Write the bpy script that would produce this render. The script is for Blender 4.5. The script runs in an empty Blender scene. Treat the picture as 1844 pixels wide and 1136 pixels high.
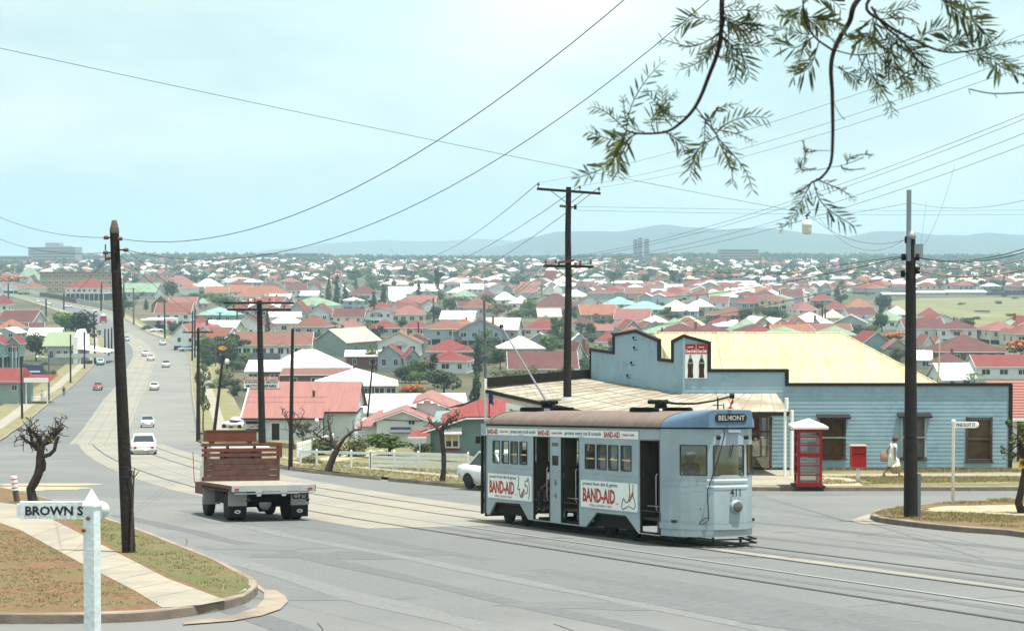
import bpy, math, random
from mathutils import Vector, Matrix, noise
V = Vector
RN = random.Random(11)
sc = bpy.context.scene
COL = sc.collection
F = 3600.0                      # focal length in pixels of an 1844 px wide frame
PITCH = math.atan(118 / F)
CA, SA = math.cos(PITCH), math.sin(PITCH)
SL = 0.0788                     # the near hillside falls away by this much per metre
def ray(px, py):
 u, v = (px - 922) / F, (568 - py) / F
 return V((u, CA + v * SA, -SA + v * CA))
def at(px, py, Y):
 d = ray(px, py)
 return d * (Y / d.y)
def proj(p):
 D = p[1] * CA - p[2] * SA
 return 922 + F * p[0] / D, 568 - F * (p[1] * SA + p[2] * CA) / D
def sm(a, b, x):
 t = min(1, max(0, (x - a) / (b - a)))
 return t * t * (3 - 2 * t)
def zt(x, y):
 """height of the land"""
 a = -3.13 - SL * y
 b = -26.5
 if y > 420:
  f = sm(420, 900, y)
  b += f * 0.7 * noise.noise(V((x / 170, y / 210, 3)))
 if y > 1200:
  n = noise.noise(V((x / 420, y / 700, 7)))
  u = x / y * F + 922
  b += sm(1250, 3000, y) * (11 + 4.5 * n + 3.5 * math.exp(-((u - 380) / 260) ** 2) + 3 * math.exp(-((u - 1350) / 260) ** 2))
  b -= sm(3100, 4600, y) * 40
 h = max(8 - abs(a - b), 0) / 8
 return max(a, b) + h * h * 2
def plane(x, y, h=0.0):
 return -3.13 - SL * y + h
def gnd(px, py, h=0.0, zf=None):
 zf = zf or zt
 d = ray(px, py)
 d = d / d.y
 lo, Y = 4.0, 4.0
 while Y < 12000:
  Y *= 1.015
  if d.z * Y < zf(d.x * Y, Y) + h:
   break
  lo = Y
 hi = Y
 for _ in range(30):
  m = (lo + hi) / 2
  if d.z * m < zf(d.x * m, m) + h:
   hi = m
  else:
   lo = m
 return d * hi
def isect(px, py, o, n):
 d = ray(px, py)
 return d * (o.dot(n) / d.dot(n))
# ---------------------------------------------------------------- materials
MATS = {}
GA = .78                        # the photograph is exposed for the shade: keep the darker colours down
def mat(name, col, rough=0.75, var=0.16, scale=2.5, bump=0.0, bscale=30, spec=0.3, metal=0.0, col2=None, scale2=0.35, dist=0.3):
 if name in MATS:
  return MATS[name]
 if max(col) < .6:
  col = tuple(c * GA for c in col)
 if col2 and max(col2) < .6:
  col2 = tuple(c * GA for c in col2)
 m = bpy.data.materials.new(name)
 m.use_nodes = True
 nt = m.node_tree
 b = nt.nodes['Principled BSDF']
 b.inputs['Roughness'].default_value = rough
 b.inputs['Metallic'].default_value = metal
 b.inputs['Specular IOR Level'].default_value = spec
 tc = nt.nodes.new('ShaderNodeTexCoord')
 if var > 0:
  nz = nt.nodes.new('ShaderNodeTexNoise')
  nz.inputs['Scale'].default_value = scale
  nz.inputs['Detail'].default_value = 6
  nz.inputs['Roughness'].default_value = 0.65
  nz.inputs['Distortion'].default_value = dist
  nt.links.new(tc.outputs['Object'], nz.inputs['Vector'])
  r = nt.nodes.new('ShaderNodeValToRGB')
  r.color_ramp.elements[0].position = 0.3
  r.color_ramp.elements[1].position = 0.7
  r.color_ramp.elements[0].color = tuple(c * (1 - var) for c in col) + (1,)
  r.color_ramp.elements[1].color = tuple(min(1, c * (1 + var)) for c in col) + (1,)
  nt.links.new(nz.outputs['Fac'], r.inputs['Fac'])
  out = r.outputs['Color']
  if col2:
   n2 = nt.nodes.new('ShaderNodeTexNoise')
   n2.inputs['Scale'].default_value = scale2
   n2.inputs['Detail'].default_value = 5
   nt.links.new(tc.outputs['Object'], n2.inputs['Vector'])
   r2 = nt.nodes.new('ShaderNodeValToRGB')
   r2.color_ramp.elements[0].position = 0.45
   r2.color_ramp.elements[1].position = 0.62
   nt.links.new(n2.outputs['Fac'], r2.inputs['Fac'])
   mx = nt.nodes.new('ShaderNodeMix')
   mx.data_type = 'RGBA'
   nt.links.new(r2.outputs['Color'], mx.inputs[0])
   nt.links.new(out, mx.inputs[6])
   mx.inputs[7].default_value = tuple(col2) + (1,)
   out = mx.outputs[2]
  nt.links.new(out, b.inputs['Base Color'])
 else:
  b.inputs['Base Color'].default_value = tuple(col) + (1,)
 if bump:
  n3 = nt.nodes.new('ShaderNodeTexNoise')
  n3.inputs['Scale'].default_value = bscale
  n3.inputs['Detail'].default_value = 4
  nt.links.new(tc.outputs['Object'], n3.inputs['Vector'])
  bp = nt.nodes.new('ShaderNodeBump')
  bp.inputs['Strength'].default_value = bump
  bp.inputs['Distance'].default_value = 0.05
  nt.links.new(n3.outputs['Fac'], bp.inputs['Height'])
  nt.links.new(bp.outputs['Normal'], b.inputs['Normal'])
 MATS[name] = m
 return m
def iron(name, col, pitch=0.1, var=0.25, axis='X', rust=None, rough=0.6):
 """corrugated roofing iron: ribs as bump along one local axis, streaks of wear down the slope"""
 if name in MATS:
  return MATS[name]
 m = mat(name, col, rough, 0, spec=0.3)
 nt = m.node_tree
 b = nt.nodes['Principled BSDF']
 tc = nt.nodes.new('ShaderNodeTexCoord')
 w = nt.nodes.new('ShaderNodeTexWave')
 w.bands_direction = axis
 w.inputs['Scale'].default_value = 0.314 / pitch
 nt.links.new(tc.outputs['Object'], w.inputs['Vector'])
 bp = nt.nodes.new('ShaderNodeBump')
 bp.inputs['Strength'].default_value = 0.6
 bp.inputs['Distance'].default_value = 0.02
 nt.links.new(w.outputs['Fac'], bp.inputs['Height'])
 nt.links.new(bp.outputs['Normal'], b.inputs['Normal'])
 col = tuple(c * GA for c in col)
 rust = rust and tuple(c * GA for c in rust)
 mp = nt.nodes.new('ShaderNodeMapping')
 mp.inputs['Scale'].default_value = (4, 0.35, 0.35) if axis == 'X' else (0.35, 4, 0.35)
 nt.links.new(tc.outputs['Object'], mp.inputs['Vector'])
 nz = nt.nodes.new('ShaderNodeTexNoise')
 nz.inputs['Scale'].default_value = 1.4
 nz.inputs['Detail'].default_value = 8
 nz.inputs['Roughness'].default_value = 0.7
 nt.links.new(mp.outputs['Vector'], nz.inputs['Vector'])
 r = nt.nodes.new('ShaderNodeValToRGB')
 r.color_ramp.elements[0].position = 0.36
 r.color_ramp.elements[1].position = 0.6
 c0 = rust or tuple(c * (1 - var) for c in col)
 r.color_ramp.elements[0].color = tuple(c0) + (1,)
 r.color_ramp.elements[1].color = tuple(min(1, c * (1 + var * .4)) for c in col) + (1,)
 nt.links.new(nz.outputs['Fac'], r.inputs['Fac'])
 nt.links.new(r.outputs['Color'], b.inputs['Base Color'])
 return m
def glass(name, col=(0.03, 0.04, 0.05), rough=0.08):
 if name in MATS:
  return MATS[name]
 m = mat(name, col, rough, 0, spec=0.6)
 return m
def clear_glass(name, tint=(0.85, 0.92, 0.9)):
 if name in MATS:
  return MATS[name]
 m = bpy.data.materials.new(name)
 m.use_nodes = True
 nt = m.node_tree
 nt.nodes.remove(nt.nodes['Principled BSDF'])
 o = nt.nodes['Material Output']
 t = nt.nodes.new('ShaderNodeBsdfTransparent')
 t.inputs['Color'].default_value = tint + (1,)
 g = nt.nodes.new('ShaderNodeBsdfGlossy')
 g.inputs['Roughness'].default_value = 0.03
 mx = nt.nodes.new('ShaderNodeMixShader')
 mx.inputs[0].default_value = 0.16
 nt.links.new(t.outputs[0], mx.inputs[1])
 nt.links.new(g.outputs[0], mx.inputs[2])
 nt.links.new(mx.outputs[0], o.inputs['Surface'])
 MATS[name] = m
 return m
def leafmat(name, a, b, c=None, scale=0.6):
 """foliage: two or three real leaf colours mixed by noise and from plant to plant"""
 if name in MATS:
  return MATS[name]
 m = bpy.data.materials.new(name)
 m.use_nodes = True
 nt = m.node_tree
 bs = nt.nodes['Principled BSDF']
 bs.inputs['Roughness'].default_value = 0.6
 bs.inputs['Specular IOR Level'].default_value = 0.25
 tc = nt.nodes.new('ShaderNodeTexCoord')
 nz = nt.nodes.new('ShaderNodeTexNoise')
 nz.inputs['Scale'].default_value = scale
 nz.inputs['Detail'].default_value = 5
 nt.links.new(tc.outputs['Object'], nz.inputs['Vector'])
 r = nt.nodes.new('ShaderNodeValToRGB')
 e = r.color_ramp.elements
 e[0].position, e[1].position = 0.35, 0.65
 e[0].color, e[1].color = a + (1,), b + (1,)
 if c:
  x = e.new(0.78 if c else 1)
  x.color = c + (1,)
 nt.links.new(nz.outputs['Fac'], r.inputs['Fac'])
 oi = nt.nodes.new('ShaderNodeObjectInfo')
 hs = nt.nodes.new('ShaderNodeHueSaturation')
 mr = nt.nodes.new('ShaderNodeMapRange')
 mr.inputs[3].default_value = 0.7
 mr.inputs[4].default_value = 1.4
 nt.links.new(oi.outputs['Random'], mr.inputs[0])
 nt.links.new(mr.outputs[0], hs.inputs['Value'])
 nt.links.new(r.outputs['Color'], hs.inputs['Color'])
 nt.links.new(hs.outputs['Color'], bs.inputs['Base Color'])
 tr = nt.nodes.new('ShaderNodeBsdfTranslucent')
 nt.links.new(hs.outputs['Color'], tr.inputs['Color'])
 mx = nt.nodes.new('ShaderNodeMixShader')
 mx.inputs[0].default_value = 0.25
 nt.links.new(bs.outputs[0], mx.inputs[1])
 nt.links.new(tr.outputs[0], mx.inputs[2])
 nt.links.new(mx.outputs[0], nt.nodes['Material Output'].inputs['Surface'])
 MATS[name] = m
 return m
# ---------------------------------------------------------------- mesh builder
class MB:
 def __init__(s, M=None):
  s.v, s.f, s.k, s.sm, s.mats = [], [], [], [], []
  s.M = M or Matrix()
 def add(s, vs, fs, m, smooth=False):
  b = len(s.v)
  s.v += [s.M @ V(p) for p in vs]
  if m not in s.mats:
   s.mats.append(m)
  i = s.mats.index(m)
  for f in fs:
   s.f.append([b + j for j in f])
   s.k.append(i)
   s.sm.append(smooth)
  return s
 def bx(s, x0, x1, y0, y1, z0, z1, m):
  vs = [(x, y, z) for z in (z0, z1) for y in (y0, y1) for x in (x0, x1)]
  return s.add(vs, [(0, 2, 3, 1), (4, 5, 7, 6), (0, 1, 5, 4), (2, 6, 7, 3), (0, 4, 6, 2), (1, 3, 7, 5)], m)
 def bar(s, a, b, w, h, m, up=(0, 0, 1)):
  a, b = V(a), V(b)
  d = (b - a).normalized()
  x = d.cross(V(up))
  if x.length < 1e-4:
   x = d.cross(V((1, 0, 0)))
  x.normalize()
  z = x.cross(d)
  vs = [p + x * i * w / 2 + z * j * h / 2 for p in (a, b) for i, j in ((-1, -1), (1, -1), (1, 1), (-1, 1))]
  return s.add(vs, [(0, 1, 2, 3), (7, 6, 5, 4), (0, 4, 5, 1), (1, 5, 6, 2), (2, 6, 7, 3), (3, 7, 4, 0)], m)
 def tube(s, pts, r, m, n=7, caps=True, smooth=True):
  pts = [V(p) for p in pts]
  rs = r if isinstance(r, (list, tuple)) else [r] * len(pts)
  vs, fs = [], []
  d0 = (pts[1] - pts[0]).normalized()
  x = d0.orthogonal().normalized()
  for i, p in enumerate(pts):
   d = (pts[min(i + 1, len(pts) - 1)] - pts[max(i - 1, 0)]).normalized()
   x = (x - d * x.dot(d))
   x = x.normalized() if x.length > 1e-6 else d.orthogonal().normalized()
   y = d.cross(x)
   for k in range(n):
    a = 2 * math.pi * k / n
    vs.append(p + (x * math.cos(a) + y * math.sin(a)) * rs[i])
  for i in range(len(pts) - 1):
   for k in range(n):
    fs.append((i * n + k, i * n + (k + 1) % n, (i + 1) * n + (k + 1) % n, (i + 1) * n + k))
  s.add(vs, fs, m, smooth)
  if caps:
   e = (len(pts) - 1) * n
   s.add(vs[:n], [tuple(reversed(range(n)))], m)
   s.add(vs[e:], [tuple(range(n))], m)
  return s
 def prism(s, poly, e, m):
  poly = [V(p) for p in poly]
  e = V(e)
  n = len(poly)
  vs = poly + [p + e for p in poly]
  fs = [tuple(reversed(range(n))), tuple(range(n, 2 * n))]
  fs += [(i, (i + 1) % n, n + (i + 1) % n, n + i) for i in range(n)]
  return s.add(vs, fs, m)
 def quad(s, a, b, c, d, m):
  return s.add([a, b, c, d], [(0, 1, 2, 3)], m)
 def loft(s, rings, m, closed=True, caps=True, smooth=True):
  n = len(rings[0])
  vs = [p for r in rings for p in r]
  fs = []
  for i in range(len(rings) - 1):
   for k in range(n if closed else n - 1):
    fs.append((i * n + k, i * n + (k + 1) % n, (i + 1) * n + (k + 1) % n, (i + 1) * n + k))
  s.add(vs, fs, m, smooth)
  if caps and closed:
   s.add(rings[0], [tuple(reversed(range(n)))], m)
   s.add(rings[-1], [tuple(range(n))], m)
  return s
 def lathe(s, prof, c, m, n=14, ax='z'):
  rings = []
  for r, h in prof:
   ring = []
   for k in range(n):
    a = 2 * math.pi * k / n
    p = (r * math.cos(a), r * math.sin(a), h)
    if ax == 'y':
     p = (p[0], p[2], p[1])
    if ax == 'x':
     p = (p[2], p[0], p[1])
    ring.append(V(p) + V(c))
   rings.append(ring)
  return s.loft(rings, m)
 def panel(s, P, u0, u1, v0, v1, holes, t, m, mr=None):
  """a wall of thickness t with rectangular holes; P(u,v,d) maps to space, d inwards"""
  us = sorted({u0, u1} | {h[i] for h in holes for i in (0, 1)})
  vs_ = sorted({v0, v1} | {h[i] for h in holes for i in (2, 3)})
  us = [u for u in us if u0 <= u <= u1]
  vs_ = [v for v in vs_ if v0 <= v <= v1]
  for i in range(len(us) - 1):
   for j in range(len(vs_) - 1):
    cu, cv = (us[i] + us[i + 1]) / 2, (vs_[j] + vs_[j + 1]) / 2
    if any(h[0] < cu < h[1] and h[2] < cv < h[3] for h in holes):
     continue
    for d in (0, t):
     s.quad(P(us[i], vs_[j], d), P(us[i + 1], vs_[j], d), P(us[i + 1], vs_[j + 1], d), P(us[i], vs_[j + 1], d), m)
  for a, b, c, d in list(holes) + [(u0, u1, v0, v1)]:
   q = [(a, c), (b, c), (b, d), (a, d)]
   for i in range(4):
    (x0, y0), (x1, y1) = q[i], q[(i + 1) % 4]
    s.quad(P(x0, y0, 0), P(x1, y1, 0), P(x1, y1, t), P(x0, y0, t), mr or m)
  return s
 def boards(s, P, polys, pitch, m, lap=0.013):
  """lapped weatherboards over 2-D polygons (even-odd, so inner polygons are openings)"""
  zs = [p[1] for poly in polys for p in poly]
  z = min(zs)
  top = max(zs)
  while z < top - 1e-4:
   z1 = min(z + pitch, top)
   zm = (z + z1) / 2
   xs = []
   for poly in polys:
    for i in range(len(poly)):
     (x0, y0), (x1, y1) = poly[i], poly[(i + 1) % len(poly)]
     if (y0 <= zm) != (y1 <= zm):
      xs.append(x0 + (zm - y0) / (y1 - y0) * (x1 - x0))
   xs.sort()
   for a, b in zip(xs[::2], xs[1::2]):
    s.quad(P(a, z, -lap), P(b, z, -lap), P(b, z1, -0.004), P(a, z1, -0.004), m)
    s.quad(P(a, z, 0.01), P(b, z, 0.01), P(b, z, -lap), P(a, z, -lap), m)
    s.quad(P(a, z, 0.01), P(a, z, -lap), P(a, z1, -0.004), P(a, z1, 0.01), m)
    s.quad(P(b, z, 0.01), P(b, z1, 0.01), P(b, z1, -0.004), P(b, z, -lap), m)
   z = z1
  return s
 def text(s, body, M, w, h, m, ext=0.004, shear=0.0, bold=0.0):
  """lettering fitted to a w x h box centred on the origin of M (x right, y up, z towards the reader)"""
  cu = bpy.data.curves.new('lettering', 'FONT')
  cu.body, cu.shear, cu.offset = body, shear, bold
  cu.resolution_u = 2
  o = bpy.data.objects.new('lettering', cu)
  COL.objects.link(o)
  bpy.context.view_layer.update()
  me = bpy.data.meshes.new_from_object(o.evaluated_get(bpy.context.evaluated_depsgraph_get()))
  bpy.data.objects.remove(o)
  bpy.data.curves.remove(cu)
  vs = [v.co.copy() for v in me.vertices]
  fs = [tuple(p.vertices) for p in me.polygons]
  bpy.data.meshes.remove(me)
  x0, x1 = min(v.x for v in vs), max(v.x for v in vs)
  y0, y1 = min(v.y for v in vs), max(v.y for v in vs)
  q = [M @ V(((v.x - (x0 + x1) / 2) / (x1 - x0) * w, (v.y - (y0 + y1) / 2) / (y1 - y0) * h, ext)) for v in vs]
  return s.add(q, fs, m)
 def build(s, name, parent=None, loc=None, rz=0.0, M=None):
  me = bpy.data.meshes.new(name)
  me.from_pydata([tuple(v) for v in s.v], [], s.f)
  for m in s.mats:
   me.materials.append(m)
  me.polygons.foreach_set('material_index', s.k)
  me.polygons.foreach_set('use_smooth', s.sm)
  me.update()
  o = bpy.data.objects.new(name, me)
  COL.objects.link(o)
  if parent:
   o.parent = parent
  if M is not None:
   o.matrix_world = M
  if loc is not None:
   o.location = loc
  if rz:
   o.rotation_euler = (0, 0, rz)
  return o
def tag(o, label=None, cat=None, group=None, kind=None):
 for k, v in (('label', label), ('category', cat), ('group', group), ('kind', kind)):
  if v:
   o[k] = v
 return o
KIDS = {}
def thing(name, label, cat, loc=(0, 0, 0), rz=0.0, group=None, M=None):
 o = bpy.data.objects.new(name, None)
 o.empty_display_size = 0.2
 COL.objects.link(o)
 if M is not None:
  o.matrix_world = M
 else:
  o.location = loc
  o.rotation_euler = (0, 0, rz)
 return tag(o, label, cat, group)
def copy_tree(o, parent=None):
 c = o.copy()
 COL.objects.link(c)
 c.parent = parent
 for ch in list(o.children):
  copy_tree(ch, c)
 return c
def frame(o, x, y, z):
 M = Matrix.Identity(4)
 for i in range(3):
  M[i][0], M[i][1], M[i][2], M[i][3] = x[i], y[i], z[i], o[i]
 return M
def struct(mb, name, label=None, kind='structure'):
 return tag(mb.build(name), label, None, None, kind)
# common materials
WHITE = mat('white_paint', (.78, .79, .77), .6, .06)
BLACK = mat('black_paint', (.015, .015, .016), .6, .0)
TIMBER = mat('weathered_dark_timber', (.026, .021, .019), .9, .35, 4, .4, 14)
TIMBER2 = mat('weathered_grey_timber', (.13, .11, .095), .9, .35, 4, .4, 14)
RUBBER = mat('rubber', (.018, .018, .02), .85, .1)
STEEL = mat('galvanised_steel', (.42, .45, .48), .45, .1, metal=.6)
CHROME = mat('chrome', (.75, .76, .78), .15, 0, metal=1)
DARKGLASS = glass('dark_glass')
PORCELAIN = mat('brown_porcelain', (.14, .06, .03), .25, 0, spec=.6)
WIREM = mat('wire', (.035, .035, .04), .6, 0)
CONC = mat('concrete', (.36, .32, .25), .9, .12, 3, .15, 40, col2=(.3, .27, .22), scale2=.6)
# ---------------------------------------------------------------- land, roads, verges
GRASS = mat('dry_lawn', (.17, .145, .06), .95, .45, 7, .5, 60, col2=(.12, .135, .045), scale2=.5)
EARTHGRASS = mat('parched_grass', (.2, .115, .06), .95, .5, 9, .5, 70, col2=(.17, .14, .06), scale2=.8)
LAND = mat('suburban_land', (.075, .075, .036), .95, .5, .06, 0, col2=(.14, .12, .07), scale2=.02)
ASPH = mat('bleached_asphalt', (.172, .177, .172), .9, .2, 16, .3, 90, col2=(.205, .207, .197), scale2=.13, dist=.8)
ASPH2 = mat('grey_asphalt', (.145, .153, .152), .9, .18, 6, .1, 30, col2=(.175, .18, .176), scale2=.08)
STRIPM = mat('worn_track_concrete', (.305, .28, .225), .9, .13, 1.2, .1, 30, col2=(.245, .24, .215), scale2=.12)
PALEM = mat('pale_road_concrete', (.235, .23, .205), .9, .14, 3, .1, 30, col2=(.2, .2, .187), scale2=.1)
PATCH = mat('asphalt_patch', (.14, .145, .142), .9, .2, 9, .1, 60)
RAILM = mat('rail_steel', (.07, .07, .07), .6, .2, metal=.2)
RAILS_ = mat('worn_rail_edge', (.34, .38, .4), .5, .1)
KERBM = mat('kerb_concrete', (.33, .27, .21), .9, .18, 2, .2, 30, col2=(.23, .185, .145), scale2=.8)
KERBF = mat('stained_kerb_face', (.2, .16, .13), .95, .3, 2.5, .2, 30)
SAND = mat('sandy_dirt', (.43, .36, .24), .95, .25, 2, .2, 40)
def land_sheet():
 mb = MB()
 ys = [-30.0, -15, 0]
 y = 6.0
 while y < 11500:
  ys.append(y)
  y *= 1.028 if y < 1500 else 1.05
  if y < 420:
   y = min(y, ys[-1] + 5)
 n = 90
 vs, fs = [], []
 for y in ys:
  half = 60 + max(y, 0) * 0.62
  for i in range(n + 1):
   x = (i / n * 2 - 1) * half
   vs.append((x, y, zt(x, y) - 0.07))
 for j in range(len(ys) - 1):
  for i in range(n):
   a = j * (n + 1) + i
   fs.append((a, a + 1, a + n + 2, a + n + 1))
 mb.add(vs, fs, LAND, True)
 struct(mb, 'ground')
land_sheet()
def drape(mb, poly, h, m, zf=None, skirt=0.0, ms=None):
 """a sheet over the near hillside from ground-plan points; skirt drops its edge"""
 zf = zf or plane
 p = [V((a[0], a[1], zf(a[0], a[1]) + h)) for a in poly]
 mb.add(p, [tuple(range(len(p)))], m)
 if skirt:
  for i in range(len(p)):
   a, b = p[i], p[(i + 1) % len(p)]
   mb.quad(a, b, b - V((0, 0, skirt)), a - V((0, 0, skirt)), ms or m)
def G(*pts):
 return [gnd(x, y, 0, plane).xy for x, y in pts]
def smooth_line(pts, n=6):
 """Catmull-Rom through the given 2-D or 3-D points"""
 pts = [V(p) for p in pts]
 out = []
 for i in range(len(pts) - 1):
  p0, p1, p2, p3 = pts[max(i - 1, 0)], pts[i], pts[i + 1], pts[min(i + 2, len(pts) - 1)]
  for k in range(n):
   t = k / n
   out.append(0.5 * ((2 * p1) + (p2 - p0) * t + (2 * p0 - 5 * p1 + 4 * p2 - p3) * t * t + (3 * p1 - p0 - 3 * p2 + p3) * t ** 3))
 out.append(pts[-1])
 return out
def ribbon(mb, line, w0, w1, h, m, zf=None, hh=None):
 """strip along a plan line from offset w0 to w1 (left positive)"""
 zf = zf or plane
 vs = []
 for i, p in enumerate(line):
  d = (line[min(i + 1, len(line) - 1)] - line[max(i - 1, 0)]).normalized()
  n = V((-d.y, d.x))
  for w in (w0, w1):
   q = p + n * w
   vs.append((q.x, q.y, zf(q.x, q.y) + h))
 mb.add(vs, [(2 * i, 2 * i + 2, 2 * i + 3, 2 * i + 1) for i in range(len(line) - 1)], m, False)
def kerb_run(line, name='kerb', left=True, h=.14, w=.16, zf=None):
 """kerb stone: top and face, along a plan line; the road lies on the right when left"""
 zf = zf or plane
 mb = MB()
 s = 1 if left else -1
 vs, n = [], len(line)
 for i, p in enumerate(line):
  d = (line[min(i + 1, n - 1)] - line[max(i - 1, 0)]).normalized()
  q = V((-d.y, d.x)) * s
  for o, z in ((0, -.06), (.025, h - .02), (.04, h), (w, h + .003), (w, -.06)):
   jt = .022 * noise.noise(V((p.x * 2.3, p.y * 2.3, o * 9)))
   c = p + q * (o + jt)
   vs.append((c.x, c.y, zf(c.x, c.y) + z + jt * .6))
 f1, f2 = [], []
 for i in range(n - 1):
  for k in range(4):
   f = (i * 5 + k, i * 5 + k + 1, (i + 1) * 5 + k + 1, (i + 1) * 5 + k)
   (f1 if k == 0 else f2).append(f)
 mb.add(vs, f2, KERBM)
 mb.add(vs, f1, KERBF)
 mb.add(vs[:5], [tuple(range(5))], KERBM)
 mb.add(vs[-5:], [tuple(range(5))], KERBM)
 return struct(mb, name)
# the crossing: one sheet of bleached asphalt over the whole near slope
mb = MB()
drape(mb, [(-60, 6), (40, 6), (60, 75), (30, 110), (8, 118), (-20, 178), (-27.2, 178), (-31, 195), (-62, 195), (-60, 120)], 0, ASPH)
struct(mb, 'road')
# the wide road running down the valley and up the far slope
rows = [(800, -10, 362), (780, 20, 358), (760, 48, 353), (740, 72, 350), (720, 95, 347), (700, 126, 345), (680, 147, 344), (660, 167, 343),
  (640, 184, 341), (625, 190, 322), (612, 186, 297), (603, 180, 272), (595, 172, 256), (585, 163, 240), (575, 150, 224), (566, 135, 206), (558, 115, 178), (550, 88, 140),
  (542, 60, 94), (535, 30, 52), (530, -5, 20), (524, -60, -25)]
mbs = {k: MB() for k in ('a', 'p', 's')}
RL = [(gnd(l, y), gnd(r, y)) for y, l, r in rows]
fine = []
for i in range(len(RL) - 1):
 for k in range(8):
  t = k / 8
  fine.append((RL[i][0].lerp(RL[i + 1][0], t), RL[i][1].lerp(RL[i + 1][1], t)))
fine.append(RL[-1])
def lane(mb, t0, t1, m, h=.1, a=0, b=None, cols=4):
 vs, fs = [], []
 pp = fine[a:b]
 for l, r in pp:
  for k in range(cols + 1):
   q = l.lerp(r, t0 + (t1 - t0) * k / cols)
   vs.append((q.x, q.y, zt(q.x, q.y) + h))
 for i in range(len(pp) - 1):
  for k in range(cols):
   j = i * (cols + 1) + k
   fs.append((j, j + 1, j + cols + 2, j + cols + 1))
 mb.add(vs, fs, m)
m1 = MB()
lane(m1, 0, 1, ASPH2, .004, cols=8)
struct(m1, 'main_road')
m1 = MB()
lane(m1, .62, .99, PALEM, .010)
struct(m1, 'road_lane')
m1 = MB()
lane(m1, .36, .62, STRIPM, .016, 0, 92)
for t in (.385, .455, .53, .6):
 lane(m1, t - .0015, t + .0015, PATCH, .021, 0, 76, 1)
struct(m1, 'tramway_strip')
# verges either side of the far road
VERGE = mat('roadside_grass', (.2, .19, .085), .95, .35, 1.2, .2, 20, col2=(.26, .23, .12), scale2=.3)
m1, m2 = MB(), MB()
for s0, s1, mm, h, m in ((-.30, 0, m1, .1, VERGE), (1.0, 1.3, m1, .1, VERGE), (-.17, -.09, m2, .106, CONC), (1.1, 1.17, m2, .106, CONC), (-.012, 0.0, m2, .112, KERBM), (1.0, 1.012, m2, .112, KERBM)):
 lane(mm, s0, s1, m, h, 8 if s0 >= 1 else 0)
struct(m1, 'roadside_verge')
struct(m2, 'roadside_footpath')
# tram track through the crossing (plan lines on the slope)
OT = V((0, 0))
TRH = .22
_a, _b = gnd(875, 925.5, TRH, plane), gnd(1190, 965, TRH, plane)
TN = V((0, SL, 1)).normalized()
TX = (_b - _a).normalized()
TL = (_b - _a).length
TO = _a - TN * TRH
TY = TN.cross(TX)
th, tn = TX.xy.normalized(), V((-TX.y, TX.x)).normalized()
def tl(s, w):
 return TO.xy + th * s + tn * w
def mid_far(t, i):
 return fine[i][0].lerp(fine[i][1], t).xy
def rail_path(w, tt):
 # along the street past the tram, then curving into the main road
 near = [tl(34, w), tl(20, w), tl(8, w), tl(0, w), tl(-6, w + .1), tl(-14, w + .5)]
 bend = [V(p) for p in ()]
 P = near[-1]
 far = [mid_far(tt, 22), mid_far(tt, 30)]
 c1 = P + (near[-1] - near[-2]).normalized() * 46
 c2 = far[0] + (far[0] - far[1]).normalized() * 44
 for k in range(1, 15):
  t = k / 15
  bend.append((1 - t) ** 3 * P + 3 * (1 - t) ** 2 * t * c1 + 3 * (1 - t) * t * t * c2 + t ** 3 * far[0])
 return smooth_line(near, 5) + bend + far
m1, m2 = MB(), MB()
ctr = rail_path(-.5, .49)
# the concrete bed is bare along the curve and worn to a narrow edge past the tram
i0 = 14
ribbon(m1, ctr[i0:], -3.6, 3.4, .005, STRIPM)
ribbon(m1, rail_path(.36, .53)[:i0 + 3], -.42, -.07, .006, STRIPM)
struct(m1, 'track_bed')
m1 = MB()
ribbon(m1, rail_path(-4.0, .36)[:i0 + 9], 0, 2.4, .003, ASPH2)
struct(m1, 'road_strip')
for w, tt, col in ((-2.7, .385, RAILM), (-1.25, .455, RAILS_), (.36, .53, RAILM), (1.84, .6, RAILM)):
 m1 = MB()
 ln = rail_path(w, tt)
 ribbon(m1, ln, -.035, .035, .012, col)
 ribbon(m1, ln, .035, .075, .011, PATCH if col is RAILS_ else RAILM)
 struct(m1, 'tram_rail')
# patches and tar marks on the asphalt
m1 = MB()
prnd = random.Random(5)
for px, py, w, d, m in ((640, 1000, 4.5, 1.2, PATCH), (1330, 1003, 2.6, .18, PATCH), (1410, 958, .8, .15, PATCH), (930, 968, 3, .5, PATCH), (470, 985, 3.2, 1.0, ASPH2), (1250, 925, 3, .3, PATCH), (1170, 1090, 5, .8, ASPH2),
      (600, 1075, 2.6, .7, ASPH2), (30, 880, 6, 2.2, SAND), (95, 872, 5, 1.2, SAND), (1480, 890, 2.6, .9, ASPH2), (330, 905, 5, .5, PALEM), (760, 890, 4, .3, PATCH)):
 c = gnd(px, py, 0, plane)
 pts = []
 for k in range(18):
  a = k / 18 * 2 * math.pi
  r = prnd.uniform(.65, 1.1)
  pts.append((c.x + math.cos(a) * w / 2 * r, c.y + math.sin(a) * d * r))
 drape(m1, pts, .008 if m is SAND else .0035, m)
struct(m1, 'road_patches')
m1 = MB()
wr = random.Random(19)
WEAR = [mat('tyre_worn_asphalt', (.192, .196, .19), .9, .2, 9, .2, 60), mat('oil_darkened_asphalt', (.142, .147, .147), .9, .2, 9, .2, 60), mat('tar_seam', (.06, .06, .06), .7, .2)]
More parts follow.
